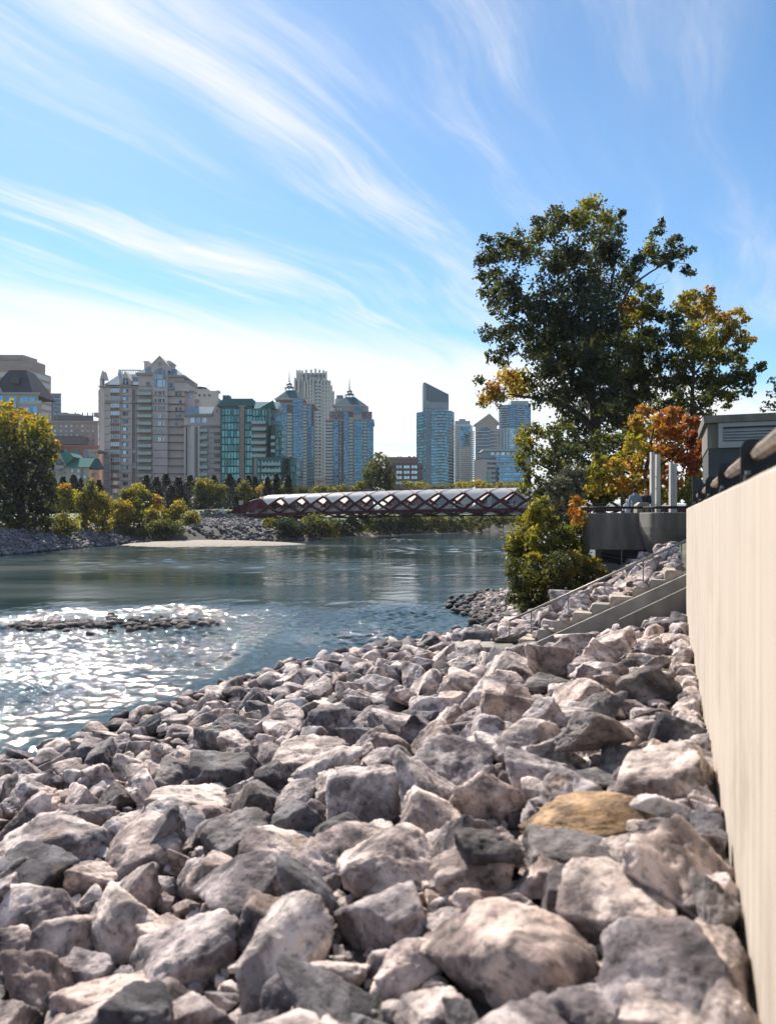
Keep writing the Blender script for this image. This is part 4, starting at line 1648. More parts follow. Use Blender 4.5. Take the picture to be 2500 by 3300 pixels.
# pale concrete abutment under the nose
ab = empty('bridge_abutment', bp_(2, 0, -1.5), 'pale curved concrete abutment under the red bridge end', 'abutment')
WC = mat('white_concrete', (0.50, 0.50, 0.50), .85, var=.15, bump=.2)
for nm, pr, vv in (('footing', [(-2.4, 1.9), (-.5, 1.6), (0.6, .95), (3, .25), (7.6, -.9), (1.2, -1.15), (-1.2, .1)], 3.0), ('wing_wall', [(-2.2, 2.3), (-.2, 2.6), (-.1, 1.4), (-2.4, 1.2)], 3.5), ('bearing', [(4.8, .0), (6.8, -.05), (8.2, -1.05), (5.6, -1.0)], 2.2)):
    b = MB()
    n = len(pr)
    b.mesh([bp_(t, -vv, z) for t, z in pr] + [bp_(t, vv, z) for t, z in pr], [tuple(range(n)), tuple(range(2 * n - 1, n - 1, -1))] + [(j, j + n, (j + 1) % n + n, (j + 1) % n) for j in range(n)])
    b.build(nm, WC, ab)
for t, z in ((-1.9, 2.3), (-1.1, 2.55)):
    b = MB()
    b.tube([bp_(t, -2, z), bp_(t, -2, z + 1.0)], [.22, .16], 8)
    b.build('bollard', WC, ab)
# sign board behind the bridge end
q = P(777, 1620, 196)
sg = empty('sign_board', (q.x, 196, 0.5), 'small white sign with orange-red marks on the lawn near the bridge', 'sign')
b = MB()
b.box((q.x, 196, q.z), 1.15, .08, 1.05)
b.build('panel', mat('sign_white', (.7, .66, .62), .6), sg)
for dx in (-.28, .26):
    b = MB()
    b.tube([(q.x + dx + .2 * math.cos(a), 195.9, q.z + .3 * math.sin(a)) for a in np.linspace(.4, 5.9, 12)], .06, 5)
    b.build('mark', mat('sign_red', (.35, .1, .05), .6), sg)
b = MB()
b.box((q.x, 196.07, (q.z + .5) / 2), .1, .06, q.z)
b.build('post', STEEL, sg)

# people far away
FARG = 'walkers far off'
for lab, px, py, Y, jk in (('tiny walker crossing the bridge nearest the big tree', 1657, 1638, 161, (0.02, 0.02, 0.03)), ('tiny walker on the bridge left of another one', 1637, 1638, 162, (0.05, 0.03, 0.03)),
                           ('tiny person in pink on the lawn left of the bridge', 679, 1655, 196, (.4, .12, .2)), ('tiny person in dark clothes beside the pink one on the lawn', 688, 1656, 196, (.05, .05, .08)),
                           ('tiny lone person on the sandy far shore', 1620, 1712, 247, (.03, .03, .03)), ('tiny person by the far waterline under the bridge', 1497, 1713, 232, (.03, .03, .05)), ('tiny person at the far waterline, right of another', 1513, 1712, 234, (.06, .04, .03)),
                           ('tiny dark figure near the path bend on far shore', 1594, 1700, 252, (.02, .02, .02))):
    q = P(px, py, Y)
    zf_ = gz1(q.x, q.y)
    if 1600 < px < 1660 and py < 1650:
        zf_ = bz(70) + 1.72
    elif py > 1690:
        zf_ = max(zf_, q.z - .2)
    person(lab, (q.x, q.y, zf_), random.uniform(0, 6), cloth('far%d' % px, jk), DENIM, HB, scale=1.03, group=FARG, sub=1)
# ------------------------------------------------------------------ buildings across the river
GLASS = {}


def glass(nm, c, rough=0.12, metal=0.75):
    """coated window glass that mirrors the sky with a tint"""
    if nm not in GLASS:
        m = bpy.data.materials.new('glass_' + nm)
        m.use_nodes = True
        b = m.node_tree.nodes['Principled BSDF']
        b.inputs['Roughness'].default_value = rough
        b.inputs['Metallic'].default_value = metal
        g = nd(m, 'ShaderNodeNewGeometry')
        n = nd(m, 'ShaderNodeTexWhiteNoise')
        n.noise_dimensions = '1D'
        oi = nd(m, 'ShaderNodeObjectInfo')
        ad = nd(m, 'ShaderNodeMath', operation='ADD')
        m.node_tree.links.new(g.outputs['Random Per Island'], ad.inputs[0])
        m.node_tree.links.new(oi.outputs['Random'], ad.inputs[1])
        m.node_tree.links.new(ad.outputs[0], n.inputs['W'])
        lo = tuple(x * 0.45 for x in c)
        hi = tuple(min(1, x * 1.35) for x in c)
        m.node_tree.links.new(ramp(m, n.outputs['Value'], [(0.0, lo), (0.5, c), (1.0, hi)]), b.inputs['Base Color'])
        GLASS[nm] = m
    return GLASS[nm]


def zz(ox, oy, sc):
    return lambda x, y: (ox + x / sc, oy + y / sc)


Z1, Z2, Z3 = zz(0, 1100, 2.394), zz(550, 1100, 2.394), zz(1150, 1150, 2.578)
ZA, ZB, ZC, ZD = zz(300, 1130, 4.706), zz(680, 1150, 3.104), zz(1320, 1220, 3.990), zz(0, 1280, 4.19)
BASE_Z = -2.0
WINFRAME = mat('window_frame', (0.55, 0.53, 0.50), .6, var=.05)
WMESH = {}


def win_mesh(gl, fr, mull):
    key = (gl.name, fr.name, mull)
    if key not in WMESH:
        b = MB()
        t = 0.07
        for (x, z, sx, sz) in ((0, .5 - t / 2, 1, t), (0, -.5 + t / 2, 1, t), (-.5 + t / 2, 0, t, 1 - 2 * t), (.5 - t / 2, 0, t, 1 - 2 * t)):
            b.box((x, 0, z), sx, 1, sz, 0, 1)
        for k in range(mull):
            b.box((-.5 + (k + 1) / (mull + 1), .05, 0), t * .8, .82, 1 - 2 * t, 0, 1)
        b.face([(-.5 + t, -.15, -.5 + t), (.5 - t, -.15, -.5 + t), (.5 - t, -.15, .5 - t), (-.5 + t, -.15, .5 - t)], 0)
        me = bpy.data.meshes.new('window')
        me.from_pydata(b.v, [], b.f)
        me.materials.append(gl)
        me.materials.append(fr)
        me.polygons.foreach_set('material_index', b.m)
        WMESH[key] = me
    return WMESH[key]


class Bd:
    def __init__(s, name, label, Y, conv, x0, x1, cat='building'):
        s.Y, s.c = Y, conv
        px = (conv(x0, 0)[0] + conv(x1, 0)[0]) / 2
        s.root = empty(name, ((px - CX) / F * Y, Y, BASE_Z), label, cat)

    def z(s, zy):
        return (HY - s.c(0, zy)[1]) / F * s.Y

    def pt(s, zx, dy):
        return ((s.c(zx, 0)[0] - CX) / F * (s.Y + dy), s.Y + dy)

    def prism(s, name, pts, zt, zb, m):
        b = MB()
        b.prism([s.pt(*p) for p in pts], BASE_Z if zb is None else s.z(zb), s.z(zt))
        return b.build(name, m, s.root)

    def blk(s, name, x0, x1, zt, zb, d0, d1, m):
        """box with its front between two columns of the picture, d0..d1 behind the reference depth"""
        a, b_ = s.pt(x0, d0), s.pt(x1, d0)
        z1, z0 = s.z(zt), (BASE_Z if zb is None else s.z(zb))
        return child_box(name, s.root, ((a[0] + b_[0]) / 2, s.Y + (d0 + d1) / 2, (z0 + z1) / 2), abs(b_[0] - a[0]), d1 - d0, z1 - z0, m)

    def gable(s, name, x0, x1, ze, zp, d0, d1, m, xp=None):
        a, b_ = s.pt(x0, d0), s.pt(x1, d0)
        xm = (a[0] + b_[0]) / 2 if xp is None else s.pt(xp, d0)[0]
        b = MB()
        e, p = s.z(ze), s.z(zp)
        y0, y1 = s.Y + d0, s.Y + d1
        b.mesh([(a[0], y0, e), (b_[0], y0, e), (xm, y0, p), (a[0], y1, e), (b_[0], y1, e), (xm, y1, p)], [(0, 1, 2), (5, 4, 3), (1, 4, 5, 2), (4, 1, 0, 3), (3, 0, 2, 5)])
        return b.build(name, m, s.root)

    def hip(s, name, x0, x1, ze, t0, t1, zp, d0, d1, e0, e1, m):
        """roof frustum: base x0..x1 at ze, top t0..t1 at zp; depth d0..d1 shrinking to e0..e1"""
        b = MB()
        e, p = s.z(ze), s.z(zp)
        X = lambda q: s.pt(q, 0)[0]
        vs = [(X(x0), s.Y + d0, e), (X(x1), s.Y + d0, e), (X(x1), s.Y + d1, e), (X(x0), s.Y + d1, e), (X(t0), s.Y + e0, p), (X(t1), s.Y + e0, p), (X(t1), s.Y + e1, p), (X(t0), s.Y + e1, p)]
        b.mesh(vs, [(3, 2, 1, 0), (4, 5, 6, 7), (0, 1, 5, 4), (1, 2, 6, 5), (2, 3, 7, 6), (3, 0, 4, 7)])
        return b.build(name, m, s.root)

    def poly(s, name, pts, d0, d1, m):
        """outline in the facade plane pushed back through a depth"""
        b = MB()
        n = len(pts)
        q = [(s.pt(x, d0)[0], s.z(y)) for x, y in pts]
        b.mesh([(x, s.Y + d0, z) for x, z in q] + [(x, s.Y + d1, z) for x, z in q], [tuple(range(n)), tuple(range(2 * n - 1, n - 1, -1))] + [(j, j + n, (j + 1) % n + n, (j + 1) % n) for j in range(n)])
        return b.build(name, m, s.root)

    def arch(s, name, x0, x1, zt, zb, d, m, depth=0.25):
        r = (x1 - x0) / 2
        xc = (x0 + x1) / 2
        pts = [(x0, zb), (x1, zb)] + [(xc + r * math.cos(a), zt + r - r * math.sin(a)) for a in np.linspace(0, math.pi, 11)]
        return s.poly(name, pts, d - depth, d, m)

    def cells(s, p0, p1, zt, zb, nc, nr, wf, hf, xs=None):
        a, b_ = Vector(s.pt(*p0)), Vector(s.pt(*p1))
        d = b_ - a
        L = d.length
        ang = math.atan2(d.y, d.x)
        t, b0 = s.z(zt), s.z(zb)
        rh = (t - b0) / nr
        for r in range(nr):
            for c in (range(nc) if xs is None else xs):
                f = (c + .5) / nc
                p = a + d * f
                yield (p.x, p.y, t - rh * (r + .5)), L / nc * wf, rh * hf, ang

    def wins(s, cells, gl, fr=None, mull=0, depth=0.3, name='window'):
        me = win_mesh(gl, fr or WINFRAME, mull)
        for c, w, h, ang in cells:
            o = bpy.data.objects.new(name, me)
            C.objects.link(o)
            o.parent = s.root
            o.location = Vector(c) - s.root.location
            o.rotation_euler = (0, 0, ang)
            o.scale = (w, depth, h)

    def joined(s, cells, m, depth=0.3, name='window_panes', out=0.0):
        b = MB()
        for c, w, h, ang in cells:
            b.box((c[0] + math.sin(ang) * out, c[1] - math.cos(ang) * out, c[2]), w, depth, h, ang)
        o = b.build(name, m, s.root)
        o['kind'] = 'stuff'
        return o

    def bands(s, p0, p1, zlist, th, depth, m, name='floor_band'):
        a, b_ = Vector(s.pt(*p0)), Vector(s.pt(*p1))
        d = b_ - a
        ang = math.atan2(d.y, d.x)
        c = (a + b_) / 2
        for zy in zlist:
            child_box(name, s.root, (c.x, c.y, s.z(zy)), d.length + depth * .5, depth, th, m, ang)

    def piers(s, p0, p1, fr_, zt, zb, w, depth, m, name='pier'):
        a, b_ = Vector(s.pt(*p0)), Vector(s.pt(*p1))
        d = b_ - a
        ang = math.atan2(d.y, d.x)
        z1, z0 = s.z(zt), BASE_Z if zb is None else s.z(zb)
        for f in fr_:
            c = a + d * f
            child_box(name, s.root, (c.x, c.y, (z0 + z1) / 2), w, depth, z1 - z0, m, ang)

    def balconies(s, x0, x1, zlist, d, slab, rail, depth=1.4, rh=1.05):
        a, b_ = s.pt(x0, d), s.pt(x1, d)
        for zy in zlist:
            z = s.z(zy)
            w = b_[0] - a[0]
            o = child_box('balcony', s.root, ((a[0] + b_[0]) / 2, s.Y + d - depth / 2, z), w, depth, .28, slab)
            r = bpy.data.objects.new('railing', unit_box(rail))
            C.objects.link(r)
            r.parent = o
            r.location = (0, -.46, (.14 + rh / 2) / .28)
            r.scale = (.97, .05, rh / .28)


def rng(a, b, n):
    return [a + (b - a) * i / (n - 1) for i in range(n)]


TAN = mat('tan_render', (0.58, 0.445, 0.44), .9, var=.08, scale=.25)
TAN2 = mat('tan_trim', (0.62, 0.52, 0.48), .9, var=.06, scale=.3)
TAND = mat('tan_dark', (0.35, 0.27, 0.255), .9, var=.08, scale=.3)
BRICK = mat('brick_red', (0.27, 0.125, 0.105), .9, var=.12, scale=.6)
SLATE = mat('slate_blue', (0.22, 0.29, 0.34), .9, var=.1, scale=.4, spec=.1)
LINE = mat('joint_line', (0.16, 0.14, 0.14), .9)
G_DARK = glass('dark', (.09, .10, .13))
G_PALE = glass('pale', (.30, .33, .38), .15)
G_BLUE = glass('blue', (.075, .19, .27))
G_TEAL = glass('teal', (.09, .20, .205))
G_SKY = glass('sky', (.06, .28, .50))
RAILM = mat('balcony_rail', (0.38, 0.43, 0.42), .3, var=.06)

# --- large tan apartment block with gables
B = Bd('apartment_block', 'large tan apartment block with grey-blue gabled roofs and central balconies', 305, ZA, 80, 1400)
B.prism('wall', [(175, 0), (690, 0), (690, 22), (85, 22), (85, 9)], 540, None, TAN)
B.prism('wall', [(690, -.8), (905, -.8), (905, 20), (690, 20)], 365, None, TAN)
B.prism('wall', [(905, -1.6), (1135, -1.6), (1135, 20), (905, 20)], 300, None, TAN)
B.prism('wall', [(1135, -.6), (1390, -.6), (1390, 20), (1135, 20)], 390, None, TAN)
B.prism('wall', [(1390, 2), (1545, 2), (1545, 20), (1390, 20)], 590, None, TAN)
B.prism('wall', [(1500, 5), (1650, 5), (1650, 20), (1500, 20)], 715, None, TAN)
B.prism('corner_turret', [(105, 3), (180, -.3), (180, 6), (105, 9)], 415, None, TAN)
B.gable('turret_gable', 105, 185, 430, 305, -.35, 4, TAN)
B.arch('window', 148, 172, 440, 560, -.36, G_DARK)
B.hip('roof', 180, 720, 525, 300, 700, 300, -1, 21, 8, 14, SLATE)
B.gable('dormer', 405, 575, 450, 318, -.6, 9, TAN2)
B.blk('dormer_wall', 405, 575, 450, 545, -.6, 6, TAN)
B.arch('window', 455, 535, 415, 520, -.6, G_DARK)
B.blk('window_bar', 490, 499, 420, 520, -1, -.85, TAN2)
B.blk('window_bar', 455, 535, 465, 473, -1, -.85, TAN2)
SKYF = mat('skylight_frame', (.5, .48, .47), .5)
for xx in rng(390, 705, 12):
    B.blk('skylight_bar', xx, xx + 6, 228, 300, 9, 9.3, SKYF)
B.blk('skylight_bar', 385, 715, 222, 236, 8.9, 9.4, SKYF)
B.gable('skylight_end', 375, 425, 300, 225, 9, 12, SKYF)
B.hip('roof', 660, 905, 350, 850, 905, 172, -1.4, 19, 6, 12, SLATE)
B.hip('roof', 1120, 1385, 385, 1120, 1200, 235, -1.4, 19, 6, 12, SLATE)
B.blk('cornice', 645, 905, 348, 380, -1.8, 19, TAND)
B.blk('cornice', 1130, 1392, 383, 415, -1.7, 19, TAND)
B.blk('cornice', 1235, 1440, 460, 495, -2.0, 14, TAND)
B.blk('wall', 1245, 1430, 495, 620, -1.6, 14, TAN)
B.poly('gable_wall', [(905, 300), (875, 230), (1012, 95), (1130, 225), (1135, 300)], -1.7, 12, TAN)
B.poly('gable_coping', [(862, 238), (1012, 88), (1142, 232), (1128, 240), (1012, 112), (878, 245)], -2.1, -1.4, TAN2)
B.blk('chimney', 778, 832, 140, 330, 4, 8, TAN)
B.blk('chimney_cap', 768, 842, 128, 145, 3.6, 8.4, TAN2)
B.blk('chimney', 1098, 1200, 165, 330, 4, 9, TAN)
B.blk('chimney_cap', 1090, 1210, 150, 168, 3.6, 9.4, TAN2)
B.blk('chimney', 1120, 1172, 112, 152, 5, 8, TAN)
B.blk('roof_block', 700, 780, 228, 310, 9, 12, TAND)
B.arch('window', 935, 1098, 275, 355, -1.72, G_PALE)
for x0, x1 in ((935, 970), (982, 1055), (1065, 1098)):
    B.blk('window', x0, x1, 382, 445, -2.0, -1.65, G_PALE)
    B.blk('window', x0, x1, 455, 562, -2.0, -1.65, G_PALE)
for xx in (974, 1058):
    B.blk('mullion', xx, xx + 7, 275, 562, -2.15, -1.75, TAN2)
B.blk('gable_vent', 990, 1032, 190, 235, -1.95, -1.65, TAND)
B.arch('window', 808, 858, 478, 535, -.85, G_DARK)
B.arch('window', 1150, 1202, 490, 570, -.85, G_DARK)
B.blk('ledge', 1130, 1250, 570, 600, -1.6, 0, SLATE)
B.blk('cornice', 85, 900, 540, 556, -1.0, 1, TAND)
B.blk('cornice', 180, 425, 760, 800, -1.4, 1, TAND)
B.blk('cornice', 575, 690, 768, 795, -1.2, 1, TAND)
rows = 13
yt0, dy_ = 572, 117.5
for r in range(14):
    y0 = yt0 + dy_ * r - (8 if r > 1 else 0)
    if r < 13:
        B.blk('spandrel', 268, 408, y0 + 68, y0 + 112, -.55, .2, BRICK if r != 1 else TAND)
    B.wins([((lambda p: (p[0], p[1], B.z(y0 + 34)))(B.pt(338, -.5)), (B.pt(408, 0)[0] - B.pt(268, 0)[0]), (B.z(y0) - B.z(y0 + 68)), 0)], G_DARK if r % 5 == 4 else G_PALE, TAN2, 3, .5)
    B.wins([((lambda p: (p[0], p[1], B.z(y0 + 40)))(B.pt(482, -.1)), (B.pt(512, 0)[0] - B.pt(455, 0)[0]), (B.z(y0 + 8) - B.z(y0 + 70)), 0)], G_DARK if r in (3, 4, 12) else G_PALE, TAND, 0, .35)
    B.wins([((lambda p: (p[0], p[1], B.z(y0 + 40)))(B.pt(525, -.1)), (B.pt(536, 0)[0] - B.pt(514, 0)[0]), (B.z(y0 + 8) - B.z(y0 + 72)), 0)], G_DARK, TAN2, 0, .35)
    B.blk('string_course', 175, 690, y0 + 112, y0 + 117, -.3, .4, LINE)
    B.blk('string_course', 905, 1390, y0 + 124, y0 + 129, -1.9, -.5, LINE)
    # small side windows on the splayed left face
    B.wins(B.cells((88, 8.6), (172, .4), y0 - 4, y0 + 80, 3, 1, .45, .8), G_DARK, TAN2, 0, .4)
    if r < 7:
        for xc, ww in ((952, 26), (1015, 52), (1076, 26)):
            B.wins([((lambda p: (p[0], p[1], B.z(y0 + 80)))(B.pt(xc, -1.65)), (B.pt(xc + ww / 2, 0)[0] - B.pt(xc - ww / 2, 0)[0]), (B.z(y0 + 45) - B.z(y0 + 112)), 0)], G_PALE if r > 2 else G_DARK, TAN2, 1 if ww > 30 else 0, .35)
B.blk('bay', 255, 262, 560, None, -.7, .2, TAN2)
B.blk('bay', 408, 415, 560, None, -.7, .2, TAN2)
for y0, y1 in ((585, 760), (820, 1485), (1550, 1710), (1780, 2000)):
    B.blk('recessed_panel', 594, 642, y0, y1, -.25, .2, mat('brown_panel', (.22, .165, .165), .8))
for xx in (584, 646):
    B.blk('bay', xx, xx + 7, 565, None, -.6, .2, TAN2)
B.blk('balcony_recess', 696, 908, 590, None, -.95, -.7, TAND)
B.balconies(690, 912, [688 + 112.3 * k for k in range(12)], -.9, TAND, RAILM, 1.9, 1.1)
for x0, y0 in ((1252, 630), (1312, 630), (1312, 755), (1252, 865), (1312, 865), (1252, 972), (1308, 972), (1252, 1080)):
    B.blk('window', x0, x0 + 28, y0, y0 + 60, -.85, -.55, G_DARK)
B.blk('ledge', 1235, 1400, 818, 830, -1.1, 0, TAND)
B.blk('ledge', 1235, 1400, 1025, 1055, -1.1, 0, TAND)
B.blk('ledge', 1325, 1400, 1135, 1160, -1.3, 0, TAND)
B.blk('ledge', 1385, 1545, 600, 625, 1.4, 6, TAND)
B.blk('ledge', 1385, 1600, 712, 745, 4.2, 8, TAND)
B.blk('window', 1465, 1505, 640, 710, 1.7, 2.2, G_PALE)
B.blk('railing', 1390, 1600, 795, 825, 3.6, 3.7, RAILM)

# --- lower tan wing in front
B = Bd('apartment_wing', 'lower tan wing with curved balconies joined in front of the big tan block', 292, Z2, 105, 392)
B.prism('wall', [(105, 2), (130, 0), (320, 0), (392, 0), (392, 16), (105, 16)], 575, None, TAN)
B.poly('gable_wall', [(310, 575), (322, 545), (372, 440), (392, 560), (392, 600), (310, 600)], -.25, 12, TAN)
B.hip('roof', 100, 330, 560, 135, 350, 490, -.8, 14, 5, 10, SLATE)
B.blk('cornice', 105, 392, 645, 660, -.6, 1, TAND)
B.blk('cornice', 100, 325, 560, 578, -.9, 1, TAND)
for x0 in (155, 200, 248):
    B.arch('window', x0, x0 + 32, 590, 628, -.05, G_PALE)
B.prism('bay', [(150, -.1), (165, -1.6), (225, -1.6), (238, -.1)], 655, None, TAN2)
B.blk('recessed_panel', 186, 210, 662, None, -1.75, -1.5, mat('brown_panel', None))
for xx in (118, 152):
    B.blk('recessed_panel', xx, xx + 9, 662, None, -.3, .2, G_DARK)
B.balconies(234, 294, [702 + 56.4 * k for k in range(7)], -.1, TAND, RAILM, 1.7, 1.1)
for k in range(7):
    B.blk('window', 240, 288, 668 + 56.4 * k, 690 + 56.4 * k, -.3, .1, G_DARK)
for k in range(6):
    y0 = 700 + 56 * k
    for x0, x1 in ((336, 342), (346, 372), (376, 382)):
        B.blk('window', x0, x1, y0, y0 + 24, -.4, .1, mat('brown_glass', (.16, .1, .11), .3))
for k in range(12):
    B.blk('string_course', 300, 392, 665 + 28 * k * 1.4, 668 + 28 * k * 1.4, -.15, .2, LINE)
B.blk('window', 353, 364, 525, 548, -.5, -.2, TAND)

# --- brown banded office tower far left
B = Bd('office_tower', 'brown office tower with pale horizontal window bands at far left', 430, Z1, -120, 395)
BRN = mat('brown_stone', (0.36, 0.26, 0.24), .85, var=.08, scale=.2)
BANDG = mat('pale_band_glass', (0.55, 0.46, 0.42), .2, var=.1, scale=.4)
B.prism('wall', [(-140, -8), (240, -8), (352, 6), (352, 40), (-140, 40)], 165, None, BRN)
B.prism('wall', [(-140, -9), (262, -9), (395, 8), (395, 42), (-140, 42)], 250, None, BRN)
B.prism('crown', [(-140, -8), (180, -8), (290, 4), (290, 36), (-140, 36)], 128, 170, BRN)
B.blk('crown_recess_shade', 150, 255, 195, 228, -8.4, -7.5, TAND)  # shade of the recess painted as a darker slab on the wall face
for k in range(8):
    y0 = 262 + 56.5 * k
    B.joined(list(B.cells((262, -9.1), (394, 7.9), y0, y0 + 36, 12, 1, .94, 1.0)), BANDG, .5, 'window_band')
    B.joined(list(B.cells((0, -9.1), (260, -9.1), y0, y0 + 36, 16, 1, .94, 1.0)), BANDG, .5, 'window_band')

# --- dark mansard building in front of it
B = Bd('mansard_building', 'building with steep dark slate roof and blue windows behind left tree', 340, Z1, -60, 320)
DSL = mat('dark_slate', (0.045, 0.052, 0.070), .9, var=.12, scale=.3, spec=.1)
GRB = mat('grey_beige_stone', (.36, .32, .31), .85, var=.08)
B.prism('wall', [(-80, 4), (-10, 0), (300, 0), (300, 24), (-80, 24)], 398, None, GRB)
B.prism('wall', [(150, -2), (322, -2), (322, 24), (150, 24)], 485, None, GRB)
B.hip('roof', -90, 262, 405, 5, 140, 195, -.6, 24, 8, 16, DSL)
B.blk('roof_hatch', 85, 140, 270, 320, .4, 3, mat('hatch', (.035, .04, .05), .7))
B.gable('gable_end', -40, 20, 400, 355, -.8, 4, GRB)
B.blk('cornice', -80, 300, 395, 408, -.7, 1, GRB)
B.wins(B.cells((45, -.1), (130, -.1), 425, 520, 3, 2, .95, .95), G_SKY, WINFRAME, 0, .4)
B.wins(B.cells((-20, -.1), (25, -.1), 420, 500, 2, 2, .95, .95), G_SKY, WINFRAME, 0, .4)
B.wins(B.cells((160, -.1), (272, -.1), 432, 480, 4, 1, .95, .95), G_SKY, WINFRAME, 0, .4)
B.wins(B.cells((178, -2.1), (290, -2.1), 508, 565, 4, 1, .95, .95), G_SKY, WINFRAME, 0, .4)
B.blk('railing', 150, 322, 462, 487, -1.9, -1.8, RAILM)

# --- slim blue tower
B = Bd('slim_tower', 'slim dark blue tower between the brown tower and the hotel', 540, Z1, 397, 470)
BLUEW = mat('blue_cladding', (.085, .13, .20), .6)
B.prism('wall', [(397, 0), (470, 0), (470, 20), (397, 20)], 402, None, BLUEW)
B.wins(B.cells((420, -.1), (468, -.1), 430, 660, 3, 8, .6, .5), G_PALE, BLUEW, 0, .4)
B.piers((397, -.2), (470, -.2), [.02, .28, .98], 402, None, .8, .7, mat('blue_pier', (.16, .22, .30), .6))

# --- grey-brown hotel slab
B = Bd('hotel_slab', 'grey-brown hotel slab with rows of small white windows', 410, ZD, 650, 1330)
HOT = mat('hotel_brown', (.36, .30, .285), .9, var=.06)
B.prism('wall', [(650, 0), (1330, 0), (1330, 22), (650, 22)], 335, None, HOT)
B.prism('penthouse', [(790, 2), (1265, 2), (1265, 18), (730, 18), (730, 8)], 240, 335, mat('dark_grey_metal', (.12, .115, .125), .7))
B.blk('cornice', 650, 1330, 320, 345, -.8, 2, HOT)
for x0, x1, y0 in ((830, 905, 190), (930, 1065, 205), (1270, 1330, 190)):
    B.blk('roof_plant', x0, x1, y0, 245, 5, 10, HOT)
for x0 in (1015, 1112, 1178, 1245):
    B.blk('vent_pipe', x0, x0 + 9, 185, 245, 6, 6.6, STEEL)
B.wins(B.cells((715, -.1), (1300, -.1), 360, 680, 8, 5, .4, .62), G_PALE, HOT, 1, .4)
B.blk('dark_block', 670, 1112, 545, 655, -9, -1, mat('dark_grey_metal', None))

# --- brick arched building
B = Bd('brick_building', 'low red-brown brick building with wide dark arches', 350, ZD, 800, 1330)
B.prism('wall', [(780, 0), (1335, 0), (1335, 18), (780, 18)], 655, None, BRICK)
for x0, x1 in ((815, 925), (965, 1085), (1130, 1230)):
    B.arch('archway', x0, x1, 695, 810, -.05, G_DARK, .3)
B.blk('cornice', 780, 1335, 650, 664, -.6, 1, mat('brick_trim', (.3, .17, .15), .9))

# --- green roofed low building
B = Bd('green_roof_house', 'cream low apartment house with teal green pitched roof', 275, ZD, 690, 1210)
CRM = mat('cream_render', (.44, .37, .34), .9, var=.06)
GRN = mat('green_metal_roof', (.06, .20, .18), .9, var=.08, spec=.1)
B.prism('wall', [(660, 0), (1210, 0), (1210, 14), (660, 14)], 935, None, CRM)
B.blk('gable_wall', 760, 870, 880, 960, -.8, 6, CRM)
B.gable('gable_front', 735, 890, 920, 755, -.8, 10, CRM)
B.poly('roof', [(795, 755), (945, 752), (1000, 808), (885, 925)], -.4, 9, GRN)
B.hip('roof', 890, 1225, 945, 975, 1215, 808, -1, 14, 5, 9, GRN)
B.arch('window', 780, 832, 830, 910, -.85, G_DARK)
B.wins(B.cells((765, -.85), (840, -.85), 955, 1010, 2, 1, .8, .8), G_DARK, CRM, 0, .3)
B.blk('balcony', 735, 860, 1010, 1022, -2, 0, CRM)
B.wins(B.cells((940, -.1), (1190, -.1), 955, 1195, 3, 3, .45, .6), G_PALE, CRM, 1, .3)
B.wins(B.cells((690, -.1), (750, -.1), 960, 1195, 1, 3, .6, .6), G_DARK, CRM, 1, .3)
B.piers((1105, -.2), (1110, -.2), [.5], 955, None, .4, .5, STEEL)

# --- peach stair tower
B = Bd('peach_tower', 'narrow peach coloured stair tower with glazed centre', 296, ZD, 1200, 1330)
PCH = mat('peach_render', (.48, .28, .20), .9, var=.06)
B.prism('wall', [(1205, 0), (1325, 0), (1325, 9), (1205, 9)], 735, None, PCH)
B.blk('roof_slab', 1195, 1332, 710, 738, -.8, 9, GRB)
B.wins(B.cells((1238, -.1), (1288, -.1), 755, 1180, 1, 5, .95, .78), G_TEAL, CRM, 0, .4)
B.blk('roof_overhang', 1165, 1232, 815, 845, -2, 0, LINE)

# --- pale building behind
B = Bd('pale_rear_block', 'plain pale beige block with dark round roof canopies behind tan block', 400, Z2, 110, 372)
PALE = mat('pale_beige', (.50, .44, .40), .9, var=.05)
B.prism('wall', [(120, 0), (372, 0), (372, 20), (120, 20)], 382, None, PALE)
B.blk('penthouse', 160, 290, 362, 385, 2, 14, PALE)
for x0, x1, y0 in ((155, 282, 342), (110, 168, 328)):
    b = MB()
    c = B.pt((x0 + x1) / 2, 7)
    r = (B.pt(x1, 7)[0] - B.pt(x0, 7)[0]) / 2
    b.prism([(c[0] + r * math.cos(a), c[1] + r * math.sin(a)) for a in np.linspace(0, 2 * math.pi, 20, endpoint=False)], B.z(y0 + 16), B.z(y0))
    b.build('round_canopy', DSL, B.root)
    B.blk('canopy_post', (x0 + x1) / 2 - 6, (x0 + x1) / 2 + 6, y0 + 14, 385, 6.5, 7.5, PALE)
B.blk('ledge', 350, 374, 380, 398, -.6, 3, PALE)
B.wins(B.cells((205, -.1), (320, -.1), 395, 440, 3, 1, .5, .5), G_DARK, PALE, 0, .3)
for x0 in (205, 290):
    B.blk('antenna', x0, x0 + 2, 300, 345, 7, 7.2, STEEL)

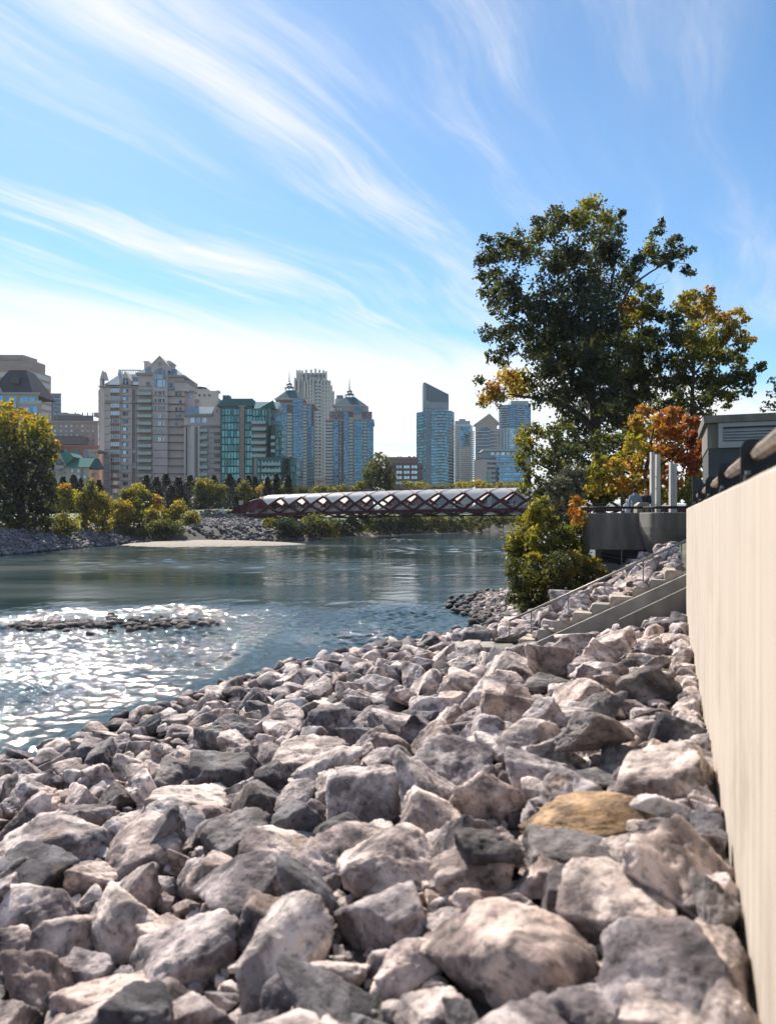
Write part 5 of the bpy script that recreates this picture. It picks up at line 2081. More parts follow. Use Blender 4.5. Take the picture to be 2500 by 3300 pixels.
# --- green glass building
B = Bd('green_glass_block', 'green glass office block with tan pier and dark green mansard roof', 285, ZB, 85, 420)
GFR = mat('green_frame', (.05, .12, .115), .5)
GRD = mat('green_roof_dark', (.045, .125, .115), .9, var=.1, spec=.1)
PIER = mat('tan_pier', (.40, .28, .24), .85, var=.06)
B.prism('wall', [(108, 0), (415, 0), (415, 18), (70, 18)], 495, None, GFR)
B.hip('mansard_roof', 60, 430, 495, 105, 400, 405, -.6, 19, 3, 15, GRD)
B.blk('roof_plant', 118, 185, 358, 410, 6, 10, GFR)
B.wins(B.cells((110, -.15), (286, -.15), 515, 1240, 6, 10, .95, .93), G_TEAL, GFR, 0, .4, 'glass_panel')
B.wins(B.cells((336, -.15), (412, -.15), 515, 1240, 3, 10, .95, .93), G_TEAL, GFR, 0, .4, 'glass_panel')
B.blk('pier', 288, 334, 500, None, -1.3, 2, PIER)
B.blk('eave', 275, 345, 495, 506, -1.8, 2, GRB)
for k in range(10):
    B.blk('joint', 300, 322, 545 + 72 * k, 549 + 72 * k, -1.4, -1.25, LINE)

B = Bd('stepped_glass_block', 'stepped green glass apartments with planted balconies right of tan pier', 272, ZB, 415, 890)
B.prism('wall', [(415, 2), (575, 0), (605, 4), (605, 18), (415, 18)], 510, None, GFR)
B.prism('wall', [(650, -3), (712, -1), (712, 16), (575, 16), (575, 2)], 685, None, GFR)
B.prism('wall', [(432, -2), (710, -4), (770, -2), (770, 16), (432, 16)], 1010, None, GFR)
B.prism('wall', [(800, -6), (852, -4), (865, 12), (770, 12), (770, -2)], 1020, None, GFR)
B.wins(B.cells((416, 1.7), (572, -.1), 520, 660, 5, 2, .95, .92), G_TEAL, GFR, 0, .4, 'glass_panel')
B.wins(B.cells((560, -.3), (604, 3.7), 530, 1010, 2, 7, .92, .92), G_TEAL, GFR, 0, .4, 'glass_panel')
B.wins(B.cells((652, -3.2), (711, -1.2), 690, 1005, 3, 5, .94, .92), G_TEAL, GFR, 0, .4, 'glass_panel')
B.wins(B.cells((712, -4.2), (768, -2.2), 1015, 1240, 3, 3, .92, .92), G_TEAL, GFR, 0, .4, 'glass_panel')
B.wins(B.cells((802, -6.2), (850, -4.2), 1025, 1240, 3, 3, .92, .92), G_TEAL, GFR, 0, .4, 'glass_panel')
B.wins(B.cells((462, -2.4), (700, -4.1), 1035, 1240, 7, 3, .7, .8), G_TEAL, GFR, 0, .4, 'glass_panel')
for k in range(5):
    B.blk('recess_wall', 425, 555, 690 + 68 * k, 725 + 68 * k, -.4, 1, PIER)
B.balconies(415, 558, [680, 745, 815, 880, 950, 1010], -.2, GFR, RAILM, 1.8)
B.balconies(605, 648, [830, 898, 965], -1.5, GFR, RAILM, 1.6)
B.balconies(510, 706, [1100, 1165, 1235], -4, GFR, RAILM, 1.3)
B.balconies(712, 745, [780, 850, 915, 975], -.5, GRB, RAILM, 1.3)
B.balconies(855, 895, [1115, 1185], -3, GRB, RAILM, 1.3)
B.blk('pier', 432, 460, 1025, None, -2.6, 0, PIER)
B.hip('glass_roof', 400, 645, 498, 400, 640, 408, 6, 20, 10, 16, glass('roofteal', (.36, .5, .5)))
B.poly('roof_fin', [(480, 498), (620, 412), (648, 498)], 5, 6, GRD)
B.prism('wall', [(530, 8), (700, 8), (700, 20), (530, 20)], 500, None, mat('grey_teal', (.28, .36, .37), .7))
B.wins(B.cells((600, 7.9), (698, 7.9), 560, 620, 6, 1, .9, .9), G_BLUE, WINFRAME, 0, .4)


# --- twin blue towers with lantern roofs
def lantern_tower(label, Y, conv, x0, x1, cols, zwall, roof, lantern, spire, side=None):
    B = Bd('lantern_tower', label, Y, conv, x0, x1)
    tag(B.root, group='twin towers with lantern roofs')
    BW = mat('tower_brown', (.20, .145, .15), .85)
    GR = mat('teal_slate', (.03, .11, .13), .9, var=.1, spec=.1)
    PK = mat('pinkish_render', (.42, .33, .32), .9)
    B.prism('wall', [(x0, 0), (x1, 0), (x1, 26), (x0, 26)], zwall, None, BW)
    (r0, r1, re, t0, t1, rp) = roof
    B.prism('wall', [(r0 + 10, 3), (r1 - 10, 3), (r1 - 10, 23), (r0 + 10, 23)], re + 4, None, BW)
    B.blk('cornice', r0 - 4, r1 + 4, re - 2, re + 14, 1.2, 25, PK)
    B.blk('cornice', x0 - 4, x1 + 4, zwall - 6, zwall + 8, -.8, 27, PK)
    B.hip('roof', r0, r1, re, t0, t1, rp, 1.5, 25, 11, 15, GR)
    (l0, l1, lz) = lantern
    xc = (l0 + l1) / 2
    cp = B.pt(xc, 13)
    rr = (B.pt(l1, 13)[0] - B.pt(l0, 13)[0]) / 2
    zb, zl, zs = B.z(rp), B.z(lz), B.z(spire)
    WM = mat('lantern_metal', (.52, .50, .50), .5)
    for (f0, f1, fr0, nm) in ((0, .30, .95, 'lantern_posts'), (.42, .62, .52, 'lantern_posts')):
        for k in range(8):
            a = 2 * math.pi * k / 8 + .2
            child_box('lantern_post', B.root, (cp[0] + rr * fr0 * math.cos(a), cp[1] + rr * fr0 * math.sin(a), zb + (zl - zb) * (f0 + f1) / 2), .28, .28, (zl - zb) * (f1 - f0), WM, a)
    for f, fr0, fr1, f1 in ((.30, 1.05, .55, .44), (.62, .62, .1, .85)):
        b = MB()
        b.tube([(cp[0], cp[1], zb + (zl - zb) * f), (cp[0], cp[1], zb + (zl - zb) * (f + f1) / 2), (cp[0], cp[1], zb + (zl - zb) * f1)], [rr * fr0, rr * (fr0 * .75 + fr1 * .25), rr * fr1], 14)
        b.build('cupola', mat('cupola_grey', (.13, .16, .19), .5), B.root)
    b = MB()
    b.tube([(cp[0], cp[1], zl - (zl - zb) * .2), (cp[0], cp[1], zl), (cp[0], cp[1], zs)], [.5, .34, .06], 8)
    b.build('spire', mat('spire_brown', (.2, .12, .12), .6), B.root)
    nrow = cols['rows']
    zb_ = cols['zb']
    for kind, c0, c1, nc, zt in cols['c']:
        nr = max(2, int(round((zb_ - zt) / cols['dz'])))
        z1 = zt + nr * cols['dz']
        if kind == 'glass':
            B.blk('bay', c0, c1, zt - 6, None, -1.5, 1, BW)
            B.joined(list(B.cells((c0 + 2, -1.6), (c1 - 2, -1.6), zt, z1, nc, nr * 2, .90, .86)), G_BLUE, .4)
            B.bands((c0, -1.5), (c1, -1.5), [zt + cols['dz'] * k for k in range(nr)], .5, .9, mat('blue_spandrel', (.13, .20, .26), .5))
        elif kind == 'win':
            B.blk('bay', c0, c1, zt - 4, None, -.9, 1, PK)
            B.wins(B.cells((c0, -.95), (c1, -.95), zt, z1, nc, nr, .52, .62), G_PALE, PK, 0, .4)
        elif kind == 'balc':
            B.joined(list(B.cells((c0, -.1), (c1, -.1), zt, z1, nc, nr, .8, .7)), G_DARK, .3)
            B.balconies(c0, c1, [zt + cols['dz'] * (k + .9) for k in range(nr)], -.1, PK, RAILM, 1.6)
        elif kind == 'ladder':
            B.blk('bay', c0, c1, zt - 4, None, -.7, 1, BW)
            B.wins(B.cells((c0, -.75), (c1, -.75), zt, z1, 1, nr, .7, .7), G_DARK, PK, 0, .35)
    return B


cA = dict(rows=22, dz=31.6, zb=1290, c=[('glass', 705, 762, 3, 480), ('balc', 765, 815, 2, 560), ('glass', 820, 922, 5, 430), ('win', 828, 918, 3, 625), ('balc', 922, 962, 2, 480), ('glass', 962, 1030, 4, 700), ('glass', 965, 1005, 3, 490)])
BA = lantern_tower('left blue glass tower with green pyramid roof, lantern and spire', 440, ZB, 700, 1030, cA, 470, (640, 940, 412, 735, 830, 302), (735, 832, 200), 95)
BA.prism('wall', [(645, 4), (705, 4), (705, 20), (645, 20)], 440, None, mat('tower_brown', None))
BA.blk('ledge', 650, 715, 468, 485, -.5, 4, mat('pinkish_render', None))
cB = dict(rows=20, dz=32.0, zb=1290, c=[('balc', 1146, 1222, 3, 650), ('glass', 1224, 1275, 3, 640), ('ladder', 1276, 1310, 1, 650), ('glass', 1326, 1376, 3, 550), ('balc', 1378, 1424, 2, 600), ('glass', 1428, 1522, 5, 640), ('win', 1430, 1518, 3, 860), ('balc', 1524, 1560, 2, 640), ('glass', 1562, 1622, 4, 640)])
BB = lantern_tower('right blue glass tower with green pyramid roof, lantern and spire', 440, ZB, 1144, 1624, cB, 632, (1222, 1550, 478, 1335, 1432, 372), (1337, 1432, 275), 165)
BB.prism('wall', [(1185, 1), (1610, 1), (1610, 24), (1185, 24)], 545, None, mat('tower_brown', None))
BB.prism('wall', [(1235, 2), (1575, 2), (1575, 24), (1235, 24)], 488, None, mat('pinkish_render', None))
BB.arch('window', 1432, 1498, 492, 575, -.5, G_BLUE, .5)
BB.blk('bay', 1424, 1506, 488, 640, -.4, 2, mat('pinkish_render', None))
BB.wins(BB.cells((1190, .8), (1320, .8), 560, 625, 5, 2, .6, .7), G_DARK, mat('pinkish_render', None), 0, .4)
BB.wins(BB.cells((1510, .8), (1605, .8), 560, 625, 4, 2, .6, .7), G_DARK, mat('pinkish_render', None), 0, .4)
BB.wins(BB.cells((1195, .8), (1310, .8), 505, 540, 4, 1, .5, .8), G_PALE, mat('pinkish_render', None), 0, .4)

# --- tall white stepped tower between the twins
B = Bd('stepped_white_tower', 'tall pale tower with scalloped crown between the twin blue towers', 570, ZB, 840, 1230)
IV = mat('ivory_concrete', (.62, .58, .54), .85, var=.06)
IVG = mat('tower_grey', (.36, .355, .36), .85)
B.prism('wall', [(852, 4), (1152, 4), (1152, 34), (852, 34)], 150, None, IVG)
B.prism('wall', [(830, 2), (1190, 2), (1190, 36), (830, 36)], 235, None, IVG)
B.prism('wall', [(885, 0), (1212, 0), (1212, 38), (885, 38)], 300, None, IVG)
B.prism('wall', [(1010, -1), (1232, -1), (1232, 40), (1010, 40)], 355, None, IVG)
for i, (x0, yt) in enumerate(((852, 128), (876, 125), (902, 130), (942, 122), (992, 120), (1036, 112), (1075, 122), (1115, 128), (1140, 138))):
    B.blk('crown_fin', x0, x0 + 17, yt, 300, 2.2, 6, IV)
for i, (x0, yt) in enumerate(((832, 212), (868, 222), (930, 248), (960, 235), (985, 222), (1015, 210), (1062, 225), (1100, 240), (1130, 225), (1160, 235), (1182, 240), (1198, 290), (1218, 345))):
    B.blk('fin', x0, x0 + 13, yt, None, -1.8, 2.5, IV)
zr0, drow, nrw = 260, 34.0, 29
for x0, x1 in ((978, 1012), (1118, 1148), (1150, 1182)):
    B.wins(B.cells((x0, -1.1), (x1, -1.1), zr0, zr0 + drow * nrw, 1, nrw, .7, .38), G_DARK, IV, 0, .4)
    B.joined(list(B.cells((x0, -1.0), (x1, -1.0), zr0 + 17, zr0 + 17 + drow * nrw, 1, nrw, .98, .5)), IV, .5, 'spandrels')
B.joined(list(B.cells((1042, -1.2), (1100, -1.2), zr0 - 15, zr0 + drow * nrw, 2, nrw, .75, .7)), G_DARK, .4)
B.balconies(1040, 1104, [zr0 + drow * (k + .9) for k in range(nrw)], -1.2, IV, RAILM, 1.8)
B.wins(B.cells((905, 1.9), (1150, 1.9), 165, 205, 6, 1, .45, .8), G_DARK, IVG, 0, .4)
B = Bd('low_pink_annex', 'low pinkish annex block between the twin tower bases', 432, ZB, 1035, 1145)
B.prism('wall', [(1038, 0), (1140, 0), (1140, 12), (1038, 12)], 1205, None, mat('pinkish_render', None))
B.blk('parapet', 1034, 1144, 1200, 1210, -.5, 12, IV)
B.wins(B.cells((1048, -.1), (1132, -.1), 1225, 1265, 4, 1, .6, .7), G_DARK, IV, 0, .3)
B = Bd('distant_block', 'distant grey block with roof plant peeping over twin tower', 640, ZB, 1230, 1330)
B.prism('wall', [(1240, 0), (1330, 0), (1330, 15), (1240, 15)], 420, None, IVG)
B.blk('roof_plant', 1255, 1320, 378, 425, 3, 9, mat('cupola_grey', None))

# --- brown office block behind the bridge
B = Bd('brown_office', 'low dark brown brick office block behind the middle of bridge', 420, Z3, 235, 548)
BRO = mat('dark_brown_brick', (.135, .09, .085), .9, var=.1, scale=.4)
B.prism('wall', [(300, 0), (510, 0), (548, 10), (548, 26), (300, 26)], 885, None, BRO)
B.prism('upper_wall', [(240, 6), (505, 6), (505, 26), (240, 26)], 825, None, mat('upper_brown_brick', (.22, .14, .12), .9))
B.wins(B.cells((318, -.1), (508, -.1), 892, 1070, 3, 4, .86, .62), G_PALE, BRO, 1, .4)
B.wins(B.cells((511, .2), (547, 9.6), 892, 1070, 2, 4, .7, .62), G_DARK, BRO, 0, .4)
for x0, x1 in ((340, 350), (362, 371), (425, 445), (468, 482)):
    B.blk('roof_plant', x0, x1, 812, 828, 10, 12, STEEL)

# --- glass tower with slanted top
B = Bd('slanted_tower', 'tall blue glass tower with slanted blade top', 620, ZC, 80, 572)
FRB = mat('blue_grey_frame', (.14, .19, .23), .5)
B.prism('wall', [(85, 6), (180, 0), (180, 30), (85, 30)], 425, None, FRB)
B.prism('wall', [(180, 0), (498, 0), (498, 32), (180, 32)], 385, None, FRB)
B.prism('wall', [(215, -2), (500, -2), (570, 5), (570, 30), (215, 30)], 420, None, FRB)
B.poly('blade', [(172, 400), (172, 50), (205, 45), (500, 195), (500, 400)], 3, 20, mat('blade_blue', (.035, .085, .125), .35))
B.poly('blade_edge', [(172, 400), (172, 48), (205, 43), (212, 270), (225, 400)], 1.5, 3.2, mat('blade_grey', (.26, .27, .29), .6))
B.poly('blade_panel', [(212, 270), (280, 300), (498, 300), (498, 400), (230, 400)], 2, 3.1, mat('blade_grey', None))
nf = 26
ft, fb = 390, 1395
dzf = (fb - ft) / nf
B.joined(list(B.cells((276, -2.2), (498, -2.2), ft, fb, 9, nf, .9, .62)), G_BLUE, .5)
B.joined(list(B.cells((500, -2), (570, 4.8), ft + 40, fb, 3, nf - 1, .9, .62)), G_BLUE, .5)
B.joined(list(B.cells((182, -.2), (276, -1), ft, fb, 4, nf, .9, .7)), G_BLUE, .5)
B.joined(list(B.cells((86, 5.6), (178, -.2), ft + 50, fb, 4, nf - 1, .85, .7)), glass('deepblue', (.06, .20, .26)), .5)
PB = mat('pale_slab', (.42, .47, .50), .7)
for k in range(nf):
    zf = ft + dzf * (k + .95)
    B.blk('balcony_slab', 278 + (k % 2) * 6, 355, zf - 5, zf + 3, -4.0, -2, PB)
    B.blk('balcony_slab', 358, 440, zf - 14, zf - 6, -2.9, -2, PB)
    B.blk('balcony_slab', 452, 545, zf - 5, zf + 3, -4.0, -1, PB)

# --- white gridded tower
B = Bd('white_grid_tower', 'white tower with square window grid right of slanted tower', 660, ZC, 575, 830)
WHT = mat('white_panel', (.58, .60, .62), .7, var=.05)
B.prism('wall', [(575, 0), (775, 0), (805, 8), (805, 26), (575, 26)], 590, None, WHT)
B.prism('penthouse', [(580, 2), (775, 2), (775, 22), (580, 22)], 540, 600, mat('grey_teal', None))
B.blk('roof_plant', 635, 715, 510, 545, 5, 14, mat('grey_teal', None))
B.wins(B.cells((655, -.1), (770, -.1), 880, 1330, 5, 16, .58, .58), G_DARK, WHT, 0, .4)
B.joined(list(B.cells((650, -.2), (775, -.2), 612, 880, 6, 10, .92, .9)), G_BLUE, .5)
B.joined(list(B.cells((776, 0), (804, 7.6), 600, 1330, 2, 26, .9, .8)), G_BLUE, .5)
B.joined(list(B.cells((582, -.1), (640, -.1), 605, 1330, 2, 26, .7, .5)), G_DARK, .4)
B.balconies(578, 615, [620 + 27.5 * k for k in range(26)], -.1, WHT, RAILM, 1.5)
B.balconies(785, 828, [690 + 27.5 * k for k in range(23)], 3, WHT, RAILM, 1.5)

# --- beige gabled tower with curved balconies
B = Bd('gabled_beige_tower', 'beige tower with triangular gable top and long white balconies', 610, ZC, 838, 1230)
BG = mat('beige_stone', (.44, .36, .31), .85, var=.06)
B.prism('wall', [(842, 0), (1120, 0), (1120, 26), (842, 26)], 575, None, BG)
B.poly('gable_wall', [(842, 580), (1022, 455), (1160, 580)], -.2, 20, mat('gable_pinkbeige', (.46, .33, .28), .85))
B.poly('gable_coping', [(838, 584), (1022, 449), (1168, 584), (1152, 584), (1022, 466), (856, 584)], -.9, .2, IV)
B.arch('glazed_bay', 865, 1085, 628, 1010, -.3, G_DARK, .5)
B.prism('wall', [(1125, 4), (1290, 4), (1290, 24), (1125, 24)], 640, None, IVG)
for k in range(8):
    zf = 675 + 45 * k
    B.blk('balcony_slab', 860, 1030, zf + 6, zf + 15, -3.0, -.2, IV)
    B.blk('balcony_slab', 1030, 1140, zf - 10, zf, -2.2, 3, IV)
B.joined(list(B.cells((1135, 3.9), (1215, 3.9), 650, 905, 3, 8, .7, .7)), G_DARK, .4)
B.piers((1125, 3.8), (1290, 3.8), [.02, .25, .5, .75, .98], 640, 905, 1.0, .8, IV)
B.joined(list(B.cells((1225, 3.8), (1288, 3.8), 650, 905, 3, 8, .8, .8)), G_BLUE, .4)

# --- blue glass tower behind the tree
B = Bd('rear_blue_tower', 'blue glass tower rising behind gable, partly hidden by tree', 680, ZC, 1140, 1560)
B.prism('wall', [(1145, 6), (1370, 0), (1555, 5), (1555, 28), (1145, 28)], 330, None, FRB)
B.blk('penthouse', 1300, 1525, 280, 340, 3, 20, mat('grey_teal', None))
B.joined(list(B.cells((1146, 5.7), (1368, -.2), 345, 640, 8, 10, .9, .66)), G_BLUE, .5)
B.joined(list(B.cells((1372, -.1), (1553, 4.7), 345, 640, 7, 10, .9, .66)), G_BLUE, .5)
for k in range(10):
    B.blk('balcony_slab', 1375 + (k % 2) * 20, 1480 + (k % 3) * 20, 372 + 29.5 * k, 378 + 29.5 * k, -2, 2, PB)
    B.blk('balcony_slab', 1160 + (k % 2) * 10, 1270, 372 + 29.5 * k, 378 + 29.5 * k, -.5, 4, PB)
B.prism('wall', [(1225, -5), (1480, -5), (1480, 10), (1225, 10)], 640, None, mat('grey_teal', None))
B.joined(list(B.cells((1260, -5.1), (1345, -5.1), 650, 910, 4, 9, .85, .8)), G_PALE, .4)
B.joined(list(B.cells((1355, -5.1), (1475, -5.1), 690, 910, 6, 8, .85, .7)), G_DARK, .4)

# --- terraced office with white bands
B = Bd('terraced_office', 'terraced blue glass office with broad pale horizontal bands', 500, ZC, 840, 1460)
PKB = mat('pink_grey_band', (.46, .40, .40), .8, var=.05)
NAVY = mat('navy_glass', (.03, .045, .085), .15, metal=.4, var=.15, scale=.3)
B.prism('wall', [(840, 6), (990, 0), (1145, 0), (1145, 24), (840, 24)], 1025, None, NAVY)
B.prism('wall', [(1105, -1), (1415, -1), (1415, 24), (1105, 24)], 985, None, NAVY)
B.prism('wall', [(1145, -4), (1460, -4), (1460, 24), (1145, 24)], 1110, None, NAVY)
B.prism('penthouse', [(940, 6), (1370, 6), (1370, 20), (940, 20)], 915, 1030, mat('grey_teal', None))
B.blk('roof_slab', 935, 1385, 905, 922, 4, 21, PB)
B.wins(B.cells((1030, 5.9), (1365, 5.9), 930, 985, 5, 1, .85, .8), G_PALE, GRB, 0, .4)
for k in range(5):
    zf = 1070 + 62 * k
    B.bands((838, 5.6), (990, -.5), [zf], 3.4, 1.2, PKB)
    B.blk('floor_band', 985, 1105, zf - 22, zf + 8, -1.8, 1, PKB)
for k in range(3):
    zf = 1000 + 68 * k
    B.blk('floor_band', 1102, 1418, zf - 14, zf + 14, -2.2, 0, PKB)
for k in range(4):
    zf = 1130 + 66 * k
    B.blk('floor_band', 1142, 1464, zf - 16, zf + 16, -5.2, -2, PKB)
B.wins(B.cells((1110, -1.2), (1410, -1.2), 1016, 1050, 12, 1, .94, 1), G_SKY, NAVY, 0, .4)
B.wins(B.cells((1110, -1.2), (1410, -1.2), 1086, 1120, 12, 1, .94, 1), G_SKY, NAVY, 0, .4)
for k in range(3):
    B.wins(B.cells((1150, -4.2), (1455, -4.2), 1147 + 66 * k, 1180 + 66 * k, 14, 1, .94, 1), G_SKY, NAVY, 0, .4)
B.piers((1008, -1.4), (1035, -1.4), [0, 1], 1190, None, 1.2, 1.2, mat('grey_teal', None))
# ------------------------------------------------------------------ vegetation
def leaf_material(name, stops, trans=0.52):
    m = bpy.data.materials.new(name)
    m.use_nodes = True
    L = m.node_tree.links
    m.node_tree.nodes.remove(m.node_tree.nodes['Principled BSDF'])
    at = nd(m, 'ShaderNodeAttribute', attribute_name='tint')
    col = ramp(m, at.outputs['Fac'], stops)
    d = nd(m, 'ShaderNodeBsdfDiffuse')
    t = nd(m, 'ShaderNodeBsdfTranslucent')
    gl = nd(m, 'ShaderNodeBsdfGlossy')
    gl.inputs['Roughness'].default_value = 0.45
    gl.inputs[0].default_value = (0.55, 0.55, 0.55, 1)
    L.new(col, d.inputs[0])
    br = nd(m, 'ShaderNodeHueSaturation')
    br.inputs['Saturation'].default_value = 1.1
    br.inputs['Value'].default_value = 1.45
    L.new(col, br.inputs['Color'])
    L.new(br.outputs[0], t.inputs[0])
    m1 = nd(m, 'ShaderNodeMixShader')
    m1.inputs[0].default_value = trans
    L.new(d.outputs[0], m1.inputs[1])
    L.new(t.outputs[0], m1.inputs[2])
    m2 = nd(m, 'ShaderNodeMixShader')
    m2.inputs[0].default_value = 0.05
    L.new(m1.outputs[0], m2.inputs[1])
    L.new(gl.outputs[0], m2.inputs[2])
    L.new(m2.outputs[0], m.node_tree.nodes['Material Output'].inputs[0])
    return m


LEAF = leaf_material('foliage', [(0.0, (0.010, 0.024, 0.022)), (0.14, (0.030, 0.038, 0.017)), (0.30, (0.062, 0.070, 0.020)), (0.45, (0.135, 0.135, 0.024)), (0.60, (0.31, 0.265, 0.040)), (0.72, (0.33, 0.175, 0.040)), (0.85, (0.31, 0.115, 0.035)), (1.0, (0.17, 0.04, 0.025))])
GREYLEAF = leaf_material('grey_foliage', [(0.0, (0.05, 0.055, 0.035)), (0.5, (0.11, 0.115, 0.075)), (1.0, (0.2, 0.19, 0.13))], .35)
BARK = mat('bark', (0.055, 0.043, 0.036), .95, var=.4, scale=2, stretch=(6, 6, 1), bump=.8, bscale=5)
TWIG = mat('pale_bark', (0.16, 0.135, 0.11), .95, var=.3, scale=3)
vr = np.random.default_rng(5)


def leaf_mesh(name, clumps, leaf, dens, m, seed=0, jit=0.10, up=0.35, long=1.6, subs=12, spread=0.50, r_up=1.0):
    """clumps: x y z r tint ; many small rhombic leaves gathered on twig ends inside each clump"""
    g = np.random.default_rng(seed)
    cs_, ts_ = [], []
    for (x, y, z, r, tint) in clumps:
        r = r * r_up
        nl = int(max(12, 2.3 * dens * (r / leaf) ** 2))
        ns = max(4, int(subs * max(1.0, (r / leaf) / 6)))
        d = g.normal(size=(ns, 3))
        d /= np.linalg.norm(d, axis=1)[:, None]
        sub = d * (r * g.uniform(0.25, 1.0, (ns, 1)) ** 0.6) * np.array([1, 1, 0.85])
        st_ = tint + g.normal(0, jit * .7, ns)
        k = g.integers(0, ns, nl)
        off = g.normal(0, spread * r * 0.55, (nl, 3)) * np.array([1, 1, .8])
        cs_.append(np.array([x, y, z]) + sub[k] + off)
        ts_.append(st_[k] + g.normal(0, jit, nl))
    c = np.concatenate(cs_)
    t = np.clip(np.concatenate(ts_), 0.0, 1.0)
    n = len(c)
    nr = g.normal(size=(n, 3)) + np.array([0, 0, up])
    nr /= np.linalg.norm(nr, axis=1)[:, None]
    a = np.cross(nr, g.normal(size=(n, 3)))
    a /= np.linalg.norm(a, axis=1)[:, None] + 1e-9
    b = np.cross(nr, a)
    s = leaf * g.uniform(0.6, 1.25, (n, 1)) * 0.5
    a = a * s * long
    b = b * s
    v = np.stack([c - a, c + b + nr * s * .25, c + a, c - b + nr * s * .25], 1).reshape(-1, 3)
    f = np.arange(4 * n, dtype=np.int32).reshape(n, 4)
    me = mesh_np(name, v, f, m, smooth=False)
    ta = me.attributes.new('tint', 'FLOAT', 'FACE')
    ta.data.foreach_set('value', t.astype(np.float32))
    return me


def add_mesh(name, me, parent):
    o = bpy.data.objects.new(name, me)
    C.objects.link(o)
    o.parent = parent
    o.location = -parent.location
    return o


def curve_pts(p, q, n=6, sag=0.12):
    p, q = Vector(p), Vector(q)
    L = (q - p).length
    j = Vector(vr.normal(0, 1, 3)) * L * 0.05
    out = []
    for i in range(n + 1):
        t = i / n
        out.append(p.lerp(q, t) + Vector((0, 0, 1)) * (-sag * L * math.sin(math.pi * t) * .5) + j * math.sin(math.pi * t))
    return out


def tree(name, label, Y, conv, clumps, trunk, leaf=0.16, dens=9.0, m=None, limbs=(), cat='tree', group=None, depth=0.8, r0=0.4, seed=1, bark=None, base_z=None, jit=.08, twigs=True, ymap=None, **kw):
    """clumps (zx, zy, r, tint) in picture units; trunk and limbs polylines (zx, zy, radius in m)"""
    sc = 1.0 / (conv(1, 0)[0] - conv(0, 0)[0])
    g = np.random.default_rng(seed)
    W = lambda zx, zy, dy=0.0: P(*conv(zx, zy), Y) + Vector((0, dy, 0))
    bx, by = trunk[0][0], trunk[0][1]
    bp0 = W(bx, by)
    if base_z is not None:
        bp0.z = base_z
    root = empty(name, bp0, label, cat, group)
    cl = []
    xm = np.mean([c[0] for c in clumps])
    hw = max(1.0, max(abs(c[0] - trunk[0][0]) for c in clumps))
    for c in clumps:
        zx, zy, r, t = c[:4]
        rm = r / sc / F * Y
        span = hw / sc / F * Y
        lat = abs(zx - trunk[0][0]) / hw
        dmax = span * math.sqrt(max(0.05, 1 - lat * lat)) * depth
        reps = c[4] if len(c) > 4 else 1
        for k in range(reps):
            dy = g.uniform(-1, 1) * dmax
            p = W(zx, zy, 0)
            # keep the place in the picture while moving in depth
            q = p * ((Y + dy) / Y) if ymap is None else P(*conv(zx, zy), ymap(conv(zx, zy)[0]) + 1.5 + abs(dy) * .3)
            cl.append((q.x, q.y, q.z, rm, t))
    nodes = []
    b = MB()
    polys = [trunk] + list(limbs)
    for pl in polys:
        pts = [W(x, y) for x, y, r in pl]
        if pl is trunk and base_z is not None:
            pts[0] = Vector((pts[0].x, pts[0].y, base_z - .3))
        fine, rad = [], []
        for i in range(len(pts) - 1):
            for k in range(4):
                t = k / 4
                fine.append(pts[i].lerp(pts[i + 1], t) + Vector(g.normal(0, .04, 3)) * pl[i][2] * 2)
                rad.append(pl[i][2] * (1 - t) + pl[i + 1][2] * t)
        fine.append(pts[-1])
        rad.append(pl[-1][2])
        b.tube(fine, rad, 8)
        nodes += list(zip(fine[2:], rad[2:]))
    tr = b.build('trunk', bark or BARK, root, smooth=True)
    if twigs:
        b = MB()
        tb = Vector(W(*trunk[-1][:2]))
        for (x, y, z, r, t) in sorted(cl, key=lambda c: (Vector(c[:3]) - bp0).length):
            c = Vector((x, y, z))
            best = min(nodes, key=lambda nn: (nn[0] - c).length + 1.2 * max(0, nn[0].z - c.z + .2 * (nn[0] - c).length))
            L = (best[0] - c).length
            r1 = min(best[1] * .6, 0.016 * L + 0.02)
            pts = curve_pts(best[0], c, 6)
            rad = [r1 * (1 - .75 * i / 6) for i in range(7)]
            b.tube(pts, rad, 5)
            nodes += list(zip(pts[2:], rad[2:]))
            for _ in range(3):
                dv = Vector(g.normal(0, 1, 3)).normalized() * r * 1.0
                b.tube(curve_pts(c, c + dv, 3), [rad[-1] * .8, rad[-1] * .6, rad[-1] * .4, rad[-1] * .25], 4)
        b.build('branches', bark or BARK, root)['kind'] = 'stuff'
    add_mesh('crown', leaf_mesh('crown', cl, leaf, dens, m or LEAF, seed, jit, **kw), root)
    return root


